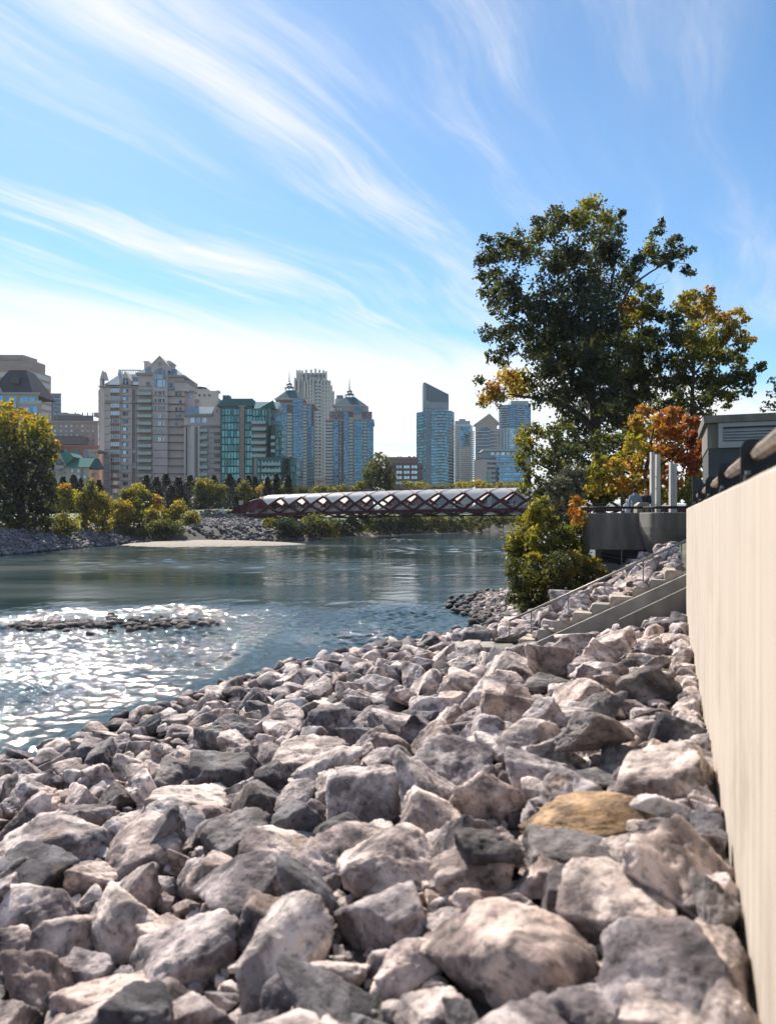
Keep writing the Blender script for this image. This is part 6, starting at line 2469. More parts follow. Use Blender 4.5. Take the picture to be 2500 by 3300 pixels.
Z4, Z5 = zz(1450, 550, 1.596), zz(1550, 1400, 2.095)
D, O, G_, Yl = 0.20, 0.74, 0.30, 0.52
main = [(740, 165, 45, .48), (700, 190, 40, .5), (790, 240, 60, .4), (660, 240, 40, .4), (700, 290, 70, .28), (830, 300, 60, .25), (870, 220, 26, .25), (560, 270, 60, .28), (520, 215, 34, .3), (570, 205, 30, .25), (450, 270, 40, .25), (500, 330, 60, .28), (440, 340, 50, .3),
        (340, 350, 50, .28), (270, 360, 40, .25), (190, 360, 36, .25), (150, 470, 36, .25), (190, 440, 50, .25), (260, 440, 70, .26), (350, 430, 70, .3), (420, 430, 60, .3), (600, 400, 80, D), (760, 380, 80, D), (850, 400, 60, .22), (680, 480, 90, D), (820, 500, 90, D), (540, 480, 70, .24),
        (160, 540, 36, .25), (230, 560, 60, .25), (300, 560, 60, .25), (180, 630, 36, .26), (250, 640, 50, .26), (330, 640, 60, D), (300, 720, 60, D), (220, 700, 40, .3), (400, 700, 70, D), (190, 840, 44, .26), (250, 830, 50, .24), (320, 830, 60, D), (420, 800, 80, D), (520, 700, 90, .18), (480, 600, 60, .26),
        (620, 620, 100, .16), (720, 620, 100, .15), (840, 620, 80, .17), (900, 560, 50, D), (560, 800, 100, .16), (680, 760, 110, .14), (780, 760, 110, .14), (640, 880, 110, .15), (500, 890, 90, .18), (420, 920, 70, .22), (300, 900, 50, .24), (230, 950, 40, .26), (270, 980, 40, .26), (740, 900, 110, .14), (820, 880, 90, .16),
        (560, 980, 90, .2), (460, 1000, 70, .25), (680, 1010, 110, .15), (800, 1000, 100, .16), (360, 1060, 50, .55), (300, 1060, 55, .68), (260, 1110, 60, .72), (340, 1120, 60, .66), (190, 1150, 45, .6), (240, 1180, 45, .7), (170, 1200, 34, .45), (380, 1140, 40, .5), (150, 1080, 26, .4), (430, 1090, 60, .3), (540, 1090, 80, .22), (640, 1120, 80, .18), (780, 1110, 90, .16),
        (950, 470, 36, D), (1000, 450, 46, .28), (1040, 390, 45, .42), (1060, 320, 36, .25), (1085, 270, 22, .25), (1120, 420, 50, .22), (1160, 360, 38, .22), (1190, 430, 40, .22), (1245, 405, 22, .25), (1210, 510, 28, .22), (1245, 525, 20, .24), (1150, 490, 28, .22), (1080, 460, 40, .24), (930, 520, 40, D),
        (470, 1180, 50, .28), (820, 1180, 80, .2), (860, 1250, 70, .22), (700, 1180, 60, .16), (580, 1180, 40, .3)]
mtrunk = [(760, 1690, .62), (755, 1500, .5), (745, 1330, .44), (735, 1200, .36), (700, 1050, .30), (690, 900, .26), (740, 720, .2), (770, 520, .14), (770, 330, .08), (740, 190, .03)]
mlimbs = [[(740, 1340, .36), (680, 1270, .32), (610, 1215, .24), (500, 1180, .17), (400, 1165, .11), (300, 1150, .05)], [(735, 1200, .28), (620, 1050, .2), (540, 920, .15), (440, 820, .1), (330, 640, .07), (220, 460, .03)], [(700, 1050, .22), (600, 800, .15), (560, 600, .1), (540, 400, .06), (530, 250, .02)],
          [(740, 1320, .3), (850, 1180, .24), (870, 960, .17), (860, 720, .13), (930, 590, .09), (1030, 520, .07), (1120, 470, .04), (1230, 480, .015)], [(690, 900, .2), (800, 700, .14), (840, 520, .1), (830, 330, .04)], [(930, 590, .05), (1010, 470, .04), (1060, 330, .015)], [(930, 600, .035), (1050, 590, .02), (1110, 575, .008)], [(1040, 590, .015), (1075, 530, .006)], [(430, 820, .08), (300, 760, .05), (200, 690, .02)]]
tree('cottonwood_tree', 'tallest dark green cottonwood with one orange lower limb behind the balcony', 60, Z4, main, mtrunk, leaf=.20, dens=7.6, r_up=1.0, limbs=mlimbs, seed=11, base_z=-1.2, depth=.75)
mid = [(1000, 610, 40, .3), (970, 590, 26, .3), (1050, 650, 44, .34), (1010, 690, 60, .38), (930, 690, 50, .66), (890, 710, 40, .72), (960, 760, 60, .5), (1050, 740, 50, .35), (880, 790, 60, .4), (980, 840, 70, .38), (920, 890, 70, .34), (1030, 850, 50, .3), (1000, 940, 80, .32), (910, 990, 80, .3), (1010, 1040, 70, .3), (940, 1090, 80, .32), (880, 1080, 60, .28), (1030, 1120, 70, .3), (960, 1170, 70, .3), (900, 1200, 60, .28)]
tree('leafy_tree', 'olive and yellow tree tucked just right of the tallest cottonwood', 68, Z4, mid, [(900, 1700, .4), (890, 1500, .32), (900, 1300, .26), (930, 1100, .18), (980, 850, .1), (1000, 640, .03)], leaf=.23, dens=9, seed=12, base_z=-.7)
third = [(1330, 615, 26, .7), (1340, 650, 26, .72), (1250, 640, 36, .62), (1210, 660, 36, .55), (1310, 690, 50, .66), (1190, 710, 50, .5), (1260, 740, 60, .56), (1150, 770, 44, .26), (1110, 760, 36, .25), (1340, 760, 50, .66), (1410, 760, 40, .68), (1480, 730, 30, .72), (1510, 760, 26, .7), (1440, 810, 46, .64), (1510, 850, 34, .68), (1550, 870, 22, .66), (1380, 850, 64, .5), (1280, 850, 74, .48), (1180, 870, 74, .3), (1100, 860, 54, .26),
         (1490, 910, 40, .5), (1420, 940, 60, .42), (1330, 960, 76, .4), (1220, 980, 76, .36), (1120, 990, 66, .28), (1480, 990, 46, .36), (1540, 1060, 40, .24), (1590, 1010, 28, .22), (1610, 990, 16, .24), (1500, 1080, 50, .28), (1410, 1060, 66, .34), (1310, 1080, 70, .34), (1200, 1090, 70, .3), (1110, 1110, 60, .28), (1440, 1150, 40, .3), (1360, 1170, 50, .34), (1270, 1190, 50, .3), (1530, 1140, 26, .28), (1180, 1180, 50, .3), (1420, 1210, 22, .4)]
tree('autumn_tree', 'round tree with golden orange crown top above the pump house', 63, Z4, third, [(1230, 1700, .35), (1240, 1450, .26), (1240, 1250, .2), (1250, 1050, .14), (1260, 850, .08), (1300, 680, .03)], leaf=.22, dens=10, seed=13, limbs=[[(1240, 1250, .14), (1370, 1150, .1), (1480, 1070, .06), (1590, 1010, .02)], [(1250, 1050, .1), (1380, 900, .06), (1500, 780, .02)], [(1250, 1050, .1), (1160, 900, .06), (1120, 780, .02)]], base_z=-.7)
fourth = [(1650, 1080, 22, .3), (1668, 1120, 26, .3), (1640, 1150, 20, .3), (1690, 1160, 26, .3), (1625, 1200, 22, .32), (1665, 1210, 28, .3), (1720, 1100, 34, .3), (1600, 1230, 16, .3), (1740, 1200, 36, .3)]
tree('sparse_tree', 'sparse half-bare tree at the right edge above pump house roof', 62, Z4, fourth, [(1720, 1700, .2), (1715, 1350, .14), (1690, 1200, .06), (1660, 1090, .02)], leaf=.17, dens=3.5, seed=14, base_z=-.6)
orange = [(1000, 1235, 36, .76), (960, 1290, 46, .72), (1060, 1280, 46, .78), (1120, 1270, 46, .82), (1180, 1255, 40, .88), (1230, 1300, 46, .9), (1280, 1350, 36, .92), (1290, 1420, 34, .95), (1150, 1350, 60, .86), (1050, 1360, 60, .76), (960, 1370, 50, .66), (1220, 1390, 50, .94), (1000, 1440, 60, .62), (900, 1460, 46, .55), (940, 1410, 40, .58), (780, 1490, 44, .52), (740, 1480, 30, .5), (850, 1530, 50, .6), (960, 1520, 60, .68), (1060, 1450, 60, .8), (1130, 1440, 56, .88), (1250, 1470, 46, .95), (1180, 1510, 56, .92),
          (1080, 1540, 60, .78), (760, 1570, 50, .5), (840, 1610, 56, .66), (940, 1610, 60, .72), (1040, 1620, 60, .74), (720, 1640, 44, .58), (700, 1560, 36, .45), (1140, 1590, 50, .84), (1260, 1540, 40, .9), (1290, 1480, 30, .9)]
tree('maple_shrub', 'orange and red autumn shrub tree directly behind the balcony posts', 37, Z4, orange, [(1000, 1720, .14), (1000, 1600, .11), (1020, 1450, .08), (1050, 1300, .03)], leaf=.15, dens=11, seed=15, limbs=[[(1000, 1600, .08), (880, 1540, .06), (780, 1500, .02)], [(1010, 1560, .09), (1130, 1480, .06), (1230, 1330, .02)]], base_z=-1.0, jit=.07)
low = [(390, 1340, 40, .5), (440, 1330, 46, .42), (370, 1400, 44, .48), (430, 1420, 50, .42), (360, 1470, 34, .4), (400, 1500, 50, .38), (470, 1480, 60, .32), (540, 1420, 60, .3), (520, 1340, 50, .34), (600, 1360, 56, .26), (620, 1450, 60, .24), (540, 1530, 60, .26), (430, 1580, 50, .36), (400, 1650, 40, .36), (620, 1540, 56, .22), (660, 1620, 60, .22), (690, 1400, 50, .2), (760, 1380, 46, .3), (830, 1380, 46, .34), (480, 1640, 46, .3)]
tree('young_poplar', 'yellow-green young poplar left of the big trunk over the bridge end', 44, Z4, low, [(560, 1760, .16), (560, 1600, .13), (545, 1450, .1), (500, 1350, .04)], leaf=.15, dens=7, seed=16, limbs=[[(555, 1560, .07), (440, 1500, .05), (380, 1400, .02)], [(550, 1480, .06), (620, 1400, .04), (760, 1380, .015)]], base_z=-2.2)
greyc = [(600, 260, 60, .5), (540, 330, 60, .5), (630, 340, 60, .45), (480, 400, 50, .45), (560, 420, 70, .5), (640, 430, 50, .4), (500, 500, 60, .45), (580, 520, 60, .4), (620, 600, 50, .4), (540, 590, 50, .4), (460, 320, 40, .5), (670, 270, 40, .5)]
tree('silver_willow', 'grey-green silvery willow bush between poplar and orange shrub', 35, Z5, greyc, [(590, 760, .12), (585, 600, .1), (580, 440, .06), (590, 300, .02)], leaf=.10, dens=6, m=GREYLEAF, seed=17, base_z=-3.4, cat='bush', jit=.25, long=2.6)
green = [(350, 540, 46, .50), (420, 505, 44, .50), (360, 490, 34, .5), (440, 450, 36, .47), (300, 600, 54, .5), (390, 610, 60, .5), (450, 580, 50, .46), (240, 700, 50, .49), (320, 700, 66, .49), (420, 700, 70, .46), (520, 680, 66, .36), (600, 680, 60, .4), (650, 640, 40, .5), (640, 460, 34, .74), (620, 520, 30, .78), (660, 560, 34, .76), (690, 600, 30, .72), (200, 780, 50, .42), (280, 800, 60, .4), (380, 800, 70, .36), (480, 790, 66, .34), (580, 780, 60, .38), (660, 750, 46, .42), (700, 800, 40, .46)]  # yellower upper tints paint the backlit look over the willow's own green
tree('green_bush', 'bright yellow-green willow bush at the water below the balcony', 31.5, Z5, green, [(420, 1100, .1), (420, 900, .08), (410, 700, .03)], leaf=.10, dens=6.5, seed=18, base_z=-4.1, cat='bush', jit=.07, long=2.4, r_up=1.35)
dark = [(210, 880, 50, .34), (290, 880, 70, .3), (390, 890, 80, .4), (490, 880, 80, .3), (590, 870, 70, .5), (600, 830, 40, .74), (670, 880, 60, .42), (730, 890, 50, .55), (780, 930, 40, .4), (820, 930, 34, .7), (850, 940, 20, .74), (230, 980, 60, .26), (320, 990, 80, .4), (430, 1000, 80, .5), (530, 990, 70, .34), (620, 980, 66, .3), (700, 970, 54, .36), (250, 1080, 56, .24), (340, 1100, 70, .22), (440, 1100, 70, .24), (540, 1080, 60, .22), (620, 1060, 50, .22), (300, 1170, 50, .2), (380, 1190, 56, .2), (460, 1170, 50, .2), (340, 1250, 36, .22), (420, 1240, 36, .22), (290, 1230, 24, .3)]
tree('shore_bush', 'dark olive bush with orange patches on the bank by the stairs', 30, Z5, dark, [(430, 1300, .1), (430, 1150, .08), (440, 950, .03)], leaf=.105, dens=8, seed=19, base_z=-4.3, cat='bush', jit=.09, r_up=1.3)

under = [(700, 1560, 60, .26), (780, 1600, 60, .3), (700, 1650, 60, .26), (800, 1660, 60, .34), (880, 1640, 60, .4), (960, 1670, 60, .5), (1060, 1670, 60, .5), (1150, 1650, 60, .45), (1230, 1620, 56, .5), (1280, 1580, 40, .6), (1270, 1660, 50, .35), (620, 1660, 60, .24), (540, 1680, 60, .24), (460, 1700, 50, .26), (640, 1600, 50, .22), (560, 1610, 50, .24)]
tree('undergrowth_shrub', 'dark undergrowth filling the gap behind the balcony rail', 43, Z4, under, [(900, 1760, .1), (900, 1680, .07), (900, 1620, .03)], leaf=.15, dens=9, seed=23, base_z=-1.6, cat='bush')
backg = [(580, 1220, 60, .22), (660, 1260, 60, .18), (760, 1250, 60, .18), (830, 1300, 66, .22), (900, 1290, 60, .26), (980, 1240, 50, .3), (1070, 1220, 50, .28), (1150, 1220, 50, .28), (1240, 1240, 50, .28), (1320, 1260, 40, .3), (600, 1310, 60, .2), (700, 1350, 66, .18), (800, 1400, 66, .2), (900, 1390, 60, .24), (620, 1410, 60, .2), (560, 1480, 60, .22), (680, 1470, 60, .18), (860, 1470, 60, .24), (1000, 1330, 60, .28), (1100, 1330, 60, .28), (1180, 1340, 60, .26), (1260, 1330, 50, .28), (980, 1430, 60, .26), (1100, 1450, 60, .26), (1220, 1450, 60, .26), (1300, 1500, 40, .3), (1300, 1400, 40, .3)]
tree('rear_thicket', 'dense dark green thicket deep behind the big trunk', 72, Z4, backg, [(950, 1700, .25), (940, 1500, .18), (930, 1300, .06)], leaf=.25, dens=7, seed=24, base_z=-.8, limbs=[[(940, 1500, .12), (760, 1400, .08), (640, 1280, .03)], [(940, 1500, .12), (1120, 1380, .08), (1260, 1260, .03)]])

# --- big tree on the far left bank
lt = [(60, 490, 50, .66), (30, 560, 60, .6), (110, 570, 50, .62), (180, 560, 44, .62), (230, 590, 50, .6), (300, 610, 50, .58), (340, 630, 40, .6), (360, 680, 40, .58), (270, 680, 70, .5), (180, 660, 70, .5), (80, 650, 80, .5), (0, 660, 60, .48), (40, 760, 80, .46), (140, 760, 80, .44), (240, 770, 80, .44), (340, 760, 60, .48), (390, 730, 30, .55), (420, 800, 40, .62), (450, 810, 24, .68), (400, 850, 50, .46), (330, 860, 70, .36), (420, 890, 34, .44), (230, 870, 80, .28), (120, 860, 80, .28), (20, 870, 80, .3), (380, 930, 50, .3), (300, 960, 80, .2), (190, 970, 90, .18), (80, 980, 90, .18), (-20, 980, 80, .2), (360, 1040, 60, .2), (270, 1070, 80, .14), (160, 1080, 90, .14), (50, 1090, 90, .16), (-40, 1090, 80, .2), (380, 1120, 60, .18), (400, 1200, 54, .2), (320, 1180, 80, .12), (210, 1190, 90, .12), (90, 1200, 90, .14), (-20, 1200, 80, .2), (400, 1290, 50, .22), (320, 1300, 80, .12), (210, 1310, 90, .1), (100, 1310, 80, .14), (0, 1310, 80, .24), (60, 1400, 60, .3), (160, 1400, 60, .18), (260, 1400, 60, .16), (360, 1380, 50, .26), (-60, 620, 60, .5), (-90, 760, 70, .4), (-100, 900, 80, .3), (-110, 1060, 90, .2), (-100, 1240, 90, .2)]
lt = [(x, y, r, t, 2) for x, y, r, t in lt]  # tints mix autumn gold with painted light: sunlit top, shaded bottom
tree('bank_cottonwood', 'broad golden-topped cottonwood overhanging the far bank at left', 112, Z1, lt, [(170, 1440, .7), (170, 1250, .55), (160, 1050, .42), (140, 850, .25), (110, 650, .08)], leaf=.46, dens=3.6, seed=21, base_z=-1.9, limbs=[[(170, 1250, .35), (280, 1000, .22), (360, 800, .06)], [(165, 1100, .3), (60, 900, .2), (0, 700, .06)]])
# --- shrubs and small trees along the far bank (zoom 1 units)
far = [
    ('bank_bush', 'olive bush under the big left tree at the rocky shore', 114, Z1, [(230, 1420, 50, .3), (330, 1430, 50, .32), (420, 1420, 50, .34), (500, 1430, 50, .38), (560, 1410, 50, .44), (480, 1370, 40, .42), (120, 1450, 50, .2), (40, 1450, 50, .22)], (330, 1500), 'bush'),
    ('yellow_shrub', 'yellow-green shrub just right of the big left tree', 150, Z1, [(480, 1150, 40, .58), (520, 1130, 30, .66), (500, 1210, 50, .52), (470, 1260, 40, .5), (540, 1180, 40, .5), (560, 1250, 40, .46)], (510, 1330), 'bush'),
    ('round_green_tree', 'small dark green round tree on the far lawn at left', 152, Z1, [(540, 1200, 36, .24), (540, 1250, 40, .22), (520, 1230, 30, .26), (560, 1230, 30, .26)], (540, 1330), 'tree'),
    ('slim_poplar', 'tall slim yellow-green poplar on the far bank, the left one', 128, Z1, [(700, 1080, 26, .44), (690, 1120, 34, .44), (715, 1140, 34, .42), (680, 1180, 40, .44), (710, 1210, 40, .42), (660, 1240, 44, .46), (700, 1280, 46, .44), (640, 1300, 44, .48), (690, 1350, 46, .46), (640, 1380, 40, .48), (720, 1360, 36, .5), (670, 1420, 34, .46), (610, 1200, 34, .5), (620, 1260, 36, .5)], (650, 1510), 'tree'),
    ('slim_poplar', 'tall slim golden-green poplar on the far bank, the right one', 127, Z1, [(800, 1210, 40, .5), (770, 1240, 44, .54), (830, 1250, 40, .5), (790, 1300, 50, .5), (840, 1320, 40, .52), (770, 1360, 46, .5), (820, 1380, 44, .5), (780, 1430, 44, .48), (830, 1450, 34, .48), (745, 1190, 34, .6), (740, 1240, 30, .58)], (795, 1510), 'tree'),
    ('yellow_bush', 'bright yellow bush between the slim poplar and the willow', 134, Z1, [(900, 1280, 44, .62), (940, 1270, 44, .6), (980, 1310, 40, .6), (900, 1340, 46, .62), (960, 1350, 46, .62), (1010, 1340, 34, .58), (890, 1400, 40, .56), (950, 1410, 40, .56), (1000, 1390, 30, .52)], (940, 1480), 'bush'),
    ('green_maple', 'rounded green tree with yellow top behind the bright yellow bush', 160, Z1, [(1080, 1130, 40, .56), (1040, 1160, 40, .46), (1120, 1170, 40, .46), (1000, 1200, 46, .36), (1060, 1220, 50, .32), (1120, 1230, 46, .32), (1160, 1210, 34, .34), (970, 1180, 40, .4), (960, 1240, 40, .36), (1020, 1270, 46, .3), (1110, 1280, 44, .3)], (1070, 1380), 'tree'),
    ('orange_maple', 'small orange tree at the lawn edge left of conifers', 160, Z1, [(1200, 1220, 34, .7), (1220, 1260, 34, .7), (1190, 1290, 34, .66), (1230, 1230, 24, .72)], (1210, 1370), 'tree'),
    ('pale_willow', 'pale grey-green willow sapling between yellow bushes', 135, Z1, [(1050, 1240, 36, .36), (1060, 1290, 44, .36), (1040, 1350, 40, .34), (1080, 1350, 36, .32), (1060, 1420, 44, .26)], (1060, 1500), 'tree'),
    ('lemon_bush', 'lemon yellow bush low on the far bank', 138, Z1, [(1150, 1330, 36, .54), (1180, 1350, 34, .52), (1140, 1370, 40, .48), (1190, 1390, 40, .4)], (1160, 1460), 'bush'),
    ('lemon_bush', 'spreading yellow bush on far bank nearest the dark riprap', 140, Z1, [(1380, 1270, 34, .58), (1410, 1290, 30, .56), (1340, 1310, 36, .52), (1290, 1320, 36, .52), (1370, 1340, 40, .52), (1280, 1370, 36, .48), (1330, 1370, 40, .44)], (1350, 1480), 'bush'),
    ('brown_scrub', 'dark grey-brown scrub along the far waterline below yellow bushes', 132, Z1, [(940, 1460, 46, .2), (1010, 1470, 40, .2), (1120, 1460, 46, .24), (1200, 1440, 50, .26), (1260, 1430, 46, .28), (1320, 1440, 46, .26), (1380, 1440, 40, .26), (1240, 1480, 46, .2), (880, 1480, 34, .22)], (1150, 1530), 'bush'),
    ('tawny_bush', 'tawny brown bush next to the dark riprap mound', 148, Z1, [(1460, 1370, 40, .44), (1490, 1350, 34, .5), (1450, 1420, 44, .4), (1500, 1410, 34, .42), (1480, 1470, 40, .36)], (1470, 1520), 'bush'),
    ('dry_grass_tuft', 'olive grass clump on gravel bar at far shore', 140, Z1, [(1300, 1520, 20, .42), (1350, 1515, 22, .44), (1410, 1515, 24, .44), (1470, 1515, 20, .42), (1560, 1520, 18, .42), (1620, 1520, 18, .4), (1660, 1520, 16, .4)], (1450, 1540), 'grass'),
    ('mound_bush', 'green-brown bush at the foot of riprap mound', 158, Z1, [(1580, 1470, 30, .38), (1610, 1455, 34, .36), (1560, 1490, 24, .36)], (1590, 1520), 'bush'),
    ('park_maple', 'green and yellow tree in front of dark conifers by the tan wing', 185, Z2, [(250, 1090, 40, .5), (290, 1110, 36, .48), (220, 1120, 40, .42), (340, 1140, 40, .42), (390, 1140, 34, .44), (250, 1160, 50, .32), (320, 1180, 50, .3), (380, 1180, 40, .3), (280, 1220, 50, .22), (360, 1230, 44, .22), (240, 1210, 40, .26)], (300, 1310), 'tree'),
    ('olive_tree', 'narrow olive tree between two dark spruces near bridge sign', 200, Z2, [(560, 1110, 36, .4), (590, 1120, 30, .42), (550, 1160, 40, .36), (590, 1170, 36, .36), (570, 1220, 40, .26)], (570, 1310), 'tree'),
    ('golden_hedge', 'golden yellow hedge row above the left end of bridge', 215, Z2, [(690, 1150, 34, .66), (720, 1130, 36, .62), (760, 1120, 36, .6), (800, 1125, 34, .56), (700, 1190, 34, .66), (740, 1170, 36, .62), (790, 1160, 36, .54), (840, 1150, 36, .44), (870, 1160, 36, .42), (690, 1215, 24, .7), (830, 1180, 30, .46), (890, 1180, 30, .42)], (760, 1260), 'hedge'),
    ('hedge_row', 'dull green hedge behind the bridge below the left blue tower', 225, Z2, [(950, 1150, 40, .24), (1000, 1160, 40, .22), (1050, 1160, 36, .26), (920, 1190, 36, .26)], (980, 1260), 'hedge'),
    ('hedge_row', 'olive hedge behind bridge below the right blue tower', 228, Z2, [(1120, 1150, 34, .4), (1160, 1140, 34, .42), (1200, 1150, 34, .42), (1240, 1160, 34, .38), (1290, 1160, 36, .36), (1340, 1150, 36, .34), (1110, 1180, 30, .4), (1180, 1180, 30, .38), (1260, 1180, 30, .36)], (1200, 1260), 'hedge'),
    ('grey_green_tree', 'large feathery grey-green tree standing behind the bridge middle', 215, Z2, [(1600, 890, 34, .34), (1580, 930, 44, .32), (1640, 930, 40, .34), (1550, 980, 46, .32), (1610, 990, 50, .3), (1670, 980, 40, .32), (1520, 1040, 46, .32), (1580, 1050, 54, .28), (1650, 1050, 50, .28), (1700, 1060, 40, .3), (1500, 1100, 40, .32), (1560, 1110, 50, .28), (1630, 1120, 50, .26), (1690, 1120, 44, .3), (1460, 1120, 34, .36), (1430, 1140, 34, .38)], (1590, 1240), 'tree'),
    ('treetop_row', 'olive and gold tree line behind bridge under slanted tower', 235, Z3, [(400, 1060, 30, .4), (440, 1070, 30, .38), (500, 1070, 30, .46), (540, 1060, 26, .5), (570, 1080, 24, .46), (640, 1085, 24, .4), (700, 1085, 24, .36), (780, 1080, 26, .38)], (560, 1160), 'hedge'),
    ('treetop_row', 'yellow-gold tree line behind bridge under the terraced office', 236, Z3, [(850, 1060, 30, .52), (900, 1060, 30, .54), (950, 1055, 30, .54), (1000, 1050, 32, .62), (1050, 1065, 30, .56), (1110, 1075, 26, .5), (1180, 1070, 26, .5), (1210, 1065, 24, .52), (1270, 1075, 28, .42), (1330, 1070, 30, .42), (1390, 1075, 30, .42)], (1100, 1160), 'hedge'),
    ('bank_thicket', 'dark thicket on the far bank directly under the bridge, left stretch', 186, Z2, [(740, 1400, 30, .44), (790, 1410, 34, .4), (850, 1410, 44, .14), (910, 1430, 50, .12), (970, 1440, 50, .14), (870, 1470, 44, .12), (930, 1480, 40, .14), (1000, 1480, 44, .16)], (900, 1510), 'bush'),
    ('bank_thicket', 'olive-brown thicket on the far bank under the bridge, middle stretch', 200, Z2, [(1060, 1400, 44, .4), (1110, 1410, 50, .36), (1160, 1400, 50, .38), (1070, 1460, 44, .3), (1130, 1470, 50, .3), (1200, 1440, 46, .34), (1250, 1480, 40, .46), (1190, 1480, 40, .3), (1260, 1410, 46, .18), (1320, 1430, 50, .16), (1390, 1440, 46, .2)], (1160, 1510), 'bush'),
    ('bank_thicket', 'brown and olive thicket under the bridge, right stretch', 225, Z3, [(420, 1360, 40, .34), (500, 1370, 44, .36), (570, 1380, 44, .34), (640, 1360, 40, .36), (700, 1380, 44, .34), (770, 1370, 40, .38), (840, 1390, 40, .36), (900, 1380, 40, .4), (960, 1390, 40, .38), (1020, 1380, 40, .38), (1080, 1390, 34, .36), (460, 1420, 40, .3), (540, 1430, 40, .3), (620, 1420, 40, .28), (700, 1430, 36, .3), (780, 1430, 34, .3), (860, 1430, 30, .3), (940, 1430, 30, .32), (1020, 1430, 26, .34)], (760, 1470), 'bush'),
    ('bank_thicket', 'taller green-brown scrub row touching the underside of the bridge', 232, Z3, [(-60 + 62 * k, 1352 + 10 * math.sin(k * 2.1), 34, .2 + .12 * math.sin(k * 1.3)) for k in range(24)], (700, 1450), 'bush'),
    ('bank_thicket', 'far olive thicket behind the sandy beach at the bend', 262, Z3, [(1130, 1350, 36, .28), (1200, 1350, 40, .3), (1270, 1350, 40, .32), (1340, 1350, 40, .34), (1400, 1360, 40, .36), (1180, 1390, 30, .26), (1300, 1370, 30, .32)], (1260, 1420), 'bush'),
    ('dark_thicket', 'very dark shrub mass on bank below the bridge deck centre', 205, Z3, [(200, 1380, 44, .12), (270, 1390, 50, .1), (340, 1400, 50, .12), (160, 1430, 40, .16), (240, 1440, 40, .1), (320, 1440, 40, .12), (80, 1410, 40, .34), (20, 1420, 40, .32)], (230, 1480), 'bush'),
]


def shore_y(px):
    """depth of the far waterline in a picture column"""
    k = (px - CX) / F
    sh_ = [(-33, 137), (-20, 149), (-10.4, 165), (4, 195), (23, 223), (41, 249), (65, 282), (120, 340)]
    return float(np.interp(k, [x / y for x, y in sh_], [y for x, y in sh_]))


for i, (nm, lab, Y, cv, cl, base, cat) in enumerate(far):
    bw = P(*cv(*base), Y)
    gz_ = gz1(bw.x, bw.y)
    topy = min(c[1] for c in cl)
    tk = [(base[0], base[1], .12 + .03 * (cat == 'tree')), (base[0], (base[1] * .5 + topy * .5), .08), (base[0], topy + 10, .03)]
    lf = .42 * (Y / 180) ** .8
    ym = shore_y if 'thicket' in nm else None
    if ym:
        Y = ym(cv(*base)[0]) + 1.5
        bw = P(*cv(*base), Y)
        gz_ = -4.2
    rep = [(x, y, r, min(t - (.02 if .5 < t < .66 and cv is Z1 else 0), 1), 2) for x, y, r, t in cl]
    tree(nm, lab, Y, cv, rep, tk, leaf=lf, dens=3.4 if 'willow' not in nm else 2.6, seed=40 + i, base_z=min(gz_, bw.z) if not ym else -4.3, cat=cat, group='far bank vegetation', depth=.5, jit=.085, r_up=1.35 if ym else (1.4 if cv is Z1 and cat == 'bush' else 1.2), ymap=ym, bark=TWIG if 'poplar' in nm else BARK, spread=.5)


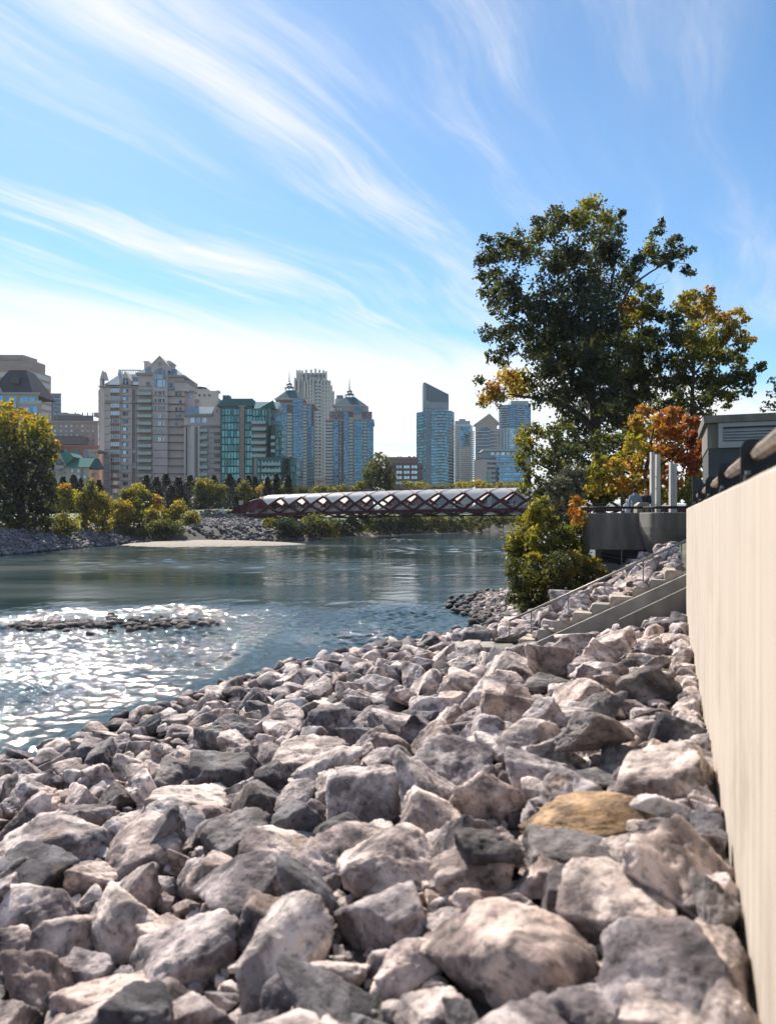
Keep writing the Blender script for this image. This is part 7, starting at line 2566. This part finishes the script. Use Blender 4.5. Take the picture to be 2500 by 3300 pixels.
# --- dark conifers in front of the buildings
def conifer(label, px, top, base, wpx, Y, seed, tint=.03):
    g = np.random.default_rng(seed)
    p0, p1 = P(px, base, Y), P(px, top, Y)
    zb = min(gz1(p0.x, p0.y), p0.z)
    root = empty('spruce_tree', (p0.x, Y, zb), label, 'tree', 'dark spruces in front of the buildings')
    H, Rr = p1.z - zb, wpx * 1.25 / F * Y
    b = MB()
    b.tube([(p0.x, Y, zb - .2), (p0.x, Y, zb + H * .98)], [.22, .02], 6)
    b.build('trunk', BARK, root)
    n = int(5200 * (H / 14))
    h = g.uniform(0.03, 1, n) ** 1.15
    tier = np.floor(h * 13) / 13 + g.normal(0, .008, n)
    fr = h - np.floor(h * 13) / 13
    rad = Rr * np.clip(1 - tier, 0.02, 1) ** .85 * np.sqrt(g.uniform(0.05, 1, n)) * (1.08 - 3.5 * fr)
    th = g.uniform(0, 2 * math.pi, n)
    lob = 1 + .22 * np.sin(th * 5 + tier * 40 + seed)
    rad = rad * lob
    c = np.stack([p0.x + rad * np.cos(th), Y + rad * np.sin(th), zb + H * h - .18 * rad], 1)
    out = np.stack([np.cos(th), np.sin(th), -.35 + g.normal(0, .2, n)], 1)
    sd = np.stack([-np.sin(th), np.cos(th), g.normal(0, .4, n)], 1)
    s = .36 * (Y / 200) ** .5 * g.uniform(.6, 1.2, (n, 1))
    a, bb = out * s, sd * s * .42
    v = np.stack([c - a * .6, c + bb, c + a, c - bb], 1).reshape(-1, 3)
    me = mesh_np('crown', v, np.arange(4 * n, dtype=np.int32).reshape(n, 4), LEAF, smooth=False)
    ta = me.attributes.new('tint', 'FLOAT', 'FACE')
    ta.data.foreach_set('value', np.clip(tint + g.normal(0, .03, n), 0, 1).astype(np.float32))
    add_mesh('crown', me, root)


con = [(175, 1538, 1640, 34), (205, 1535, 1640, 40), (238, 1528, 1640, 44), (262, 1540, 1640, 30), (320, 1545, 1640, 36), (472, 1530, 1640, 44), (505, 1535, 1645, 46), (535, 1525, 1645, 50), (575, 1535, 1645, 56), (612, 1530, 1650, 50), (648, 1545, 1650, 46), (690, 1530, 1650, 44), (740, 1525, 1655, 60), (772, 1540, 1650, 40), (800, 1530, 1655, 48), (822, 1535, 1640, 40), (862, 1535, 1620, 36), (890, 1525, 1620, 40), (928, 1528, 1620, 38), (590, 1560, 1650, 50), (552, 1560, 1650, 44), (710, 1560, 1650, 50), (650, 1565, 1652, 46)]
con.sort()
ORD = ['first', 'second', 'third', 'fourth', 'fifth', 'sixth', 'seventh', 'eighth']
seen_ = {}
for i, (px, tp, bs, w_) in enumerate(con):
    where = ('behind the left yellow shrubs' if px < 330 else 'below the tan apartment block' if px < 560 else 'below the tan wing' if px < 700 else 'left of the bridge end sign' if px < 780 else 'below the green glass block')
    k_ = seen_[where] = seen_.get(where, -1) + 1
    conifer('%s dark spruce from the left %s' % (ORD[k_], where), px, tp, bs, w_, 205 + (i % 4) * 5, 500 + i)

# ------------------------------------------------------------------ haze in the air over the valley
hz = MB()
hz.box((0, 2050, 71), 10700, 10600, 158)
hm_ = bpy.data.materials.new('haze')
hm_.use_nodes = True
hm_.node_tree.nodes.clear()
pv = nd(hm_, 'ShaderNodeVolumePrincipled')
pv.inputs['Color'].default_value = (0.86, 0.90, 1.0, 1)
pv.inputs['Density'].default_value = 0.00006
pv.inputs['Anisotropy'].default_value = 0.35
ho_ = nd(hm_, 'ShaderNodeOutputMaterial')
hm_.node_tree.links.new(pv.outputs[0], ho_.inputs['Volume'])
haze = hz.build('haze', hm_)
tag(haze, kind='stuff')
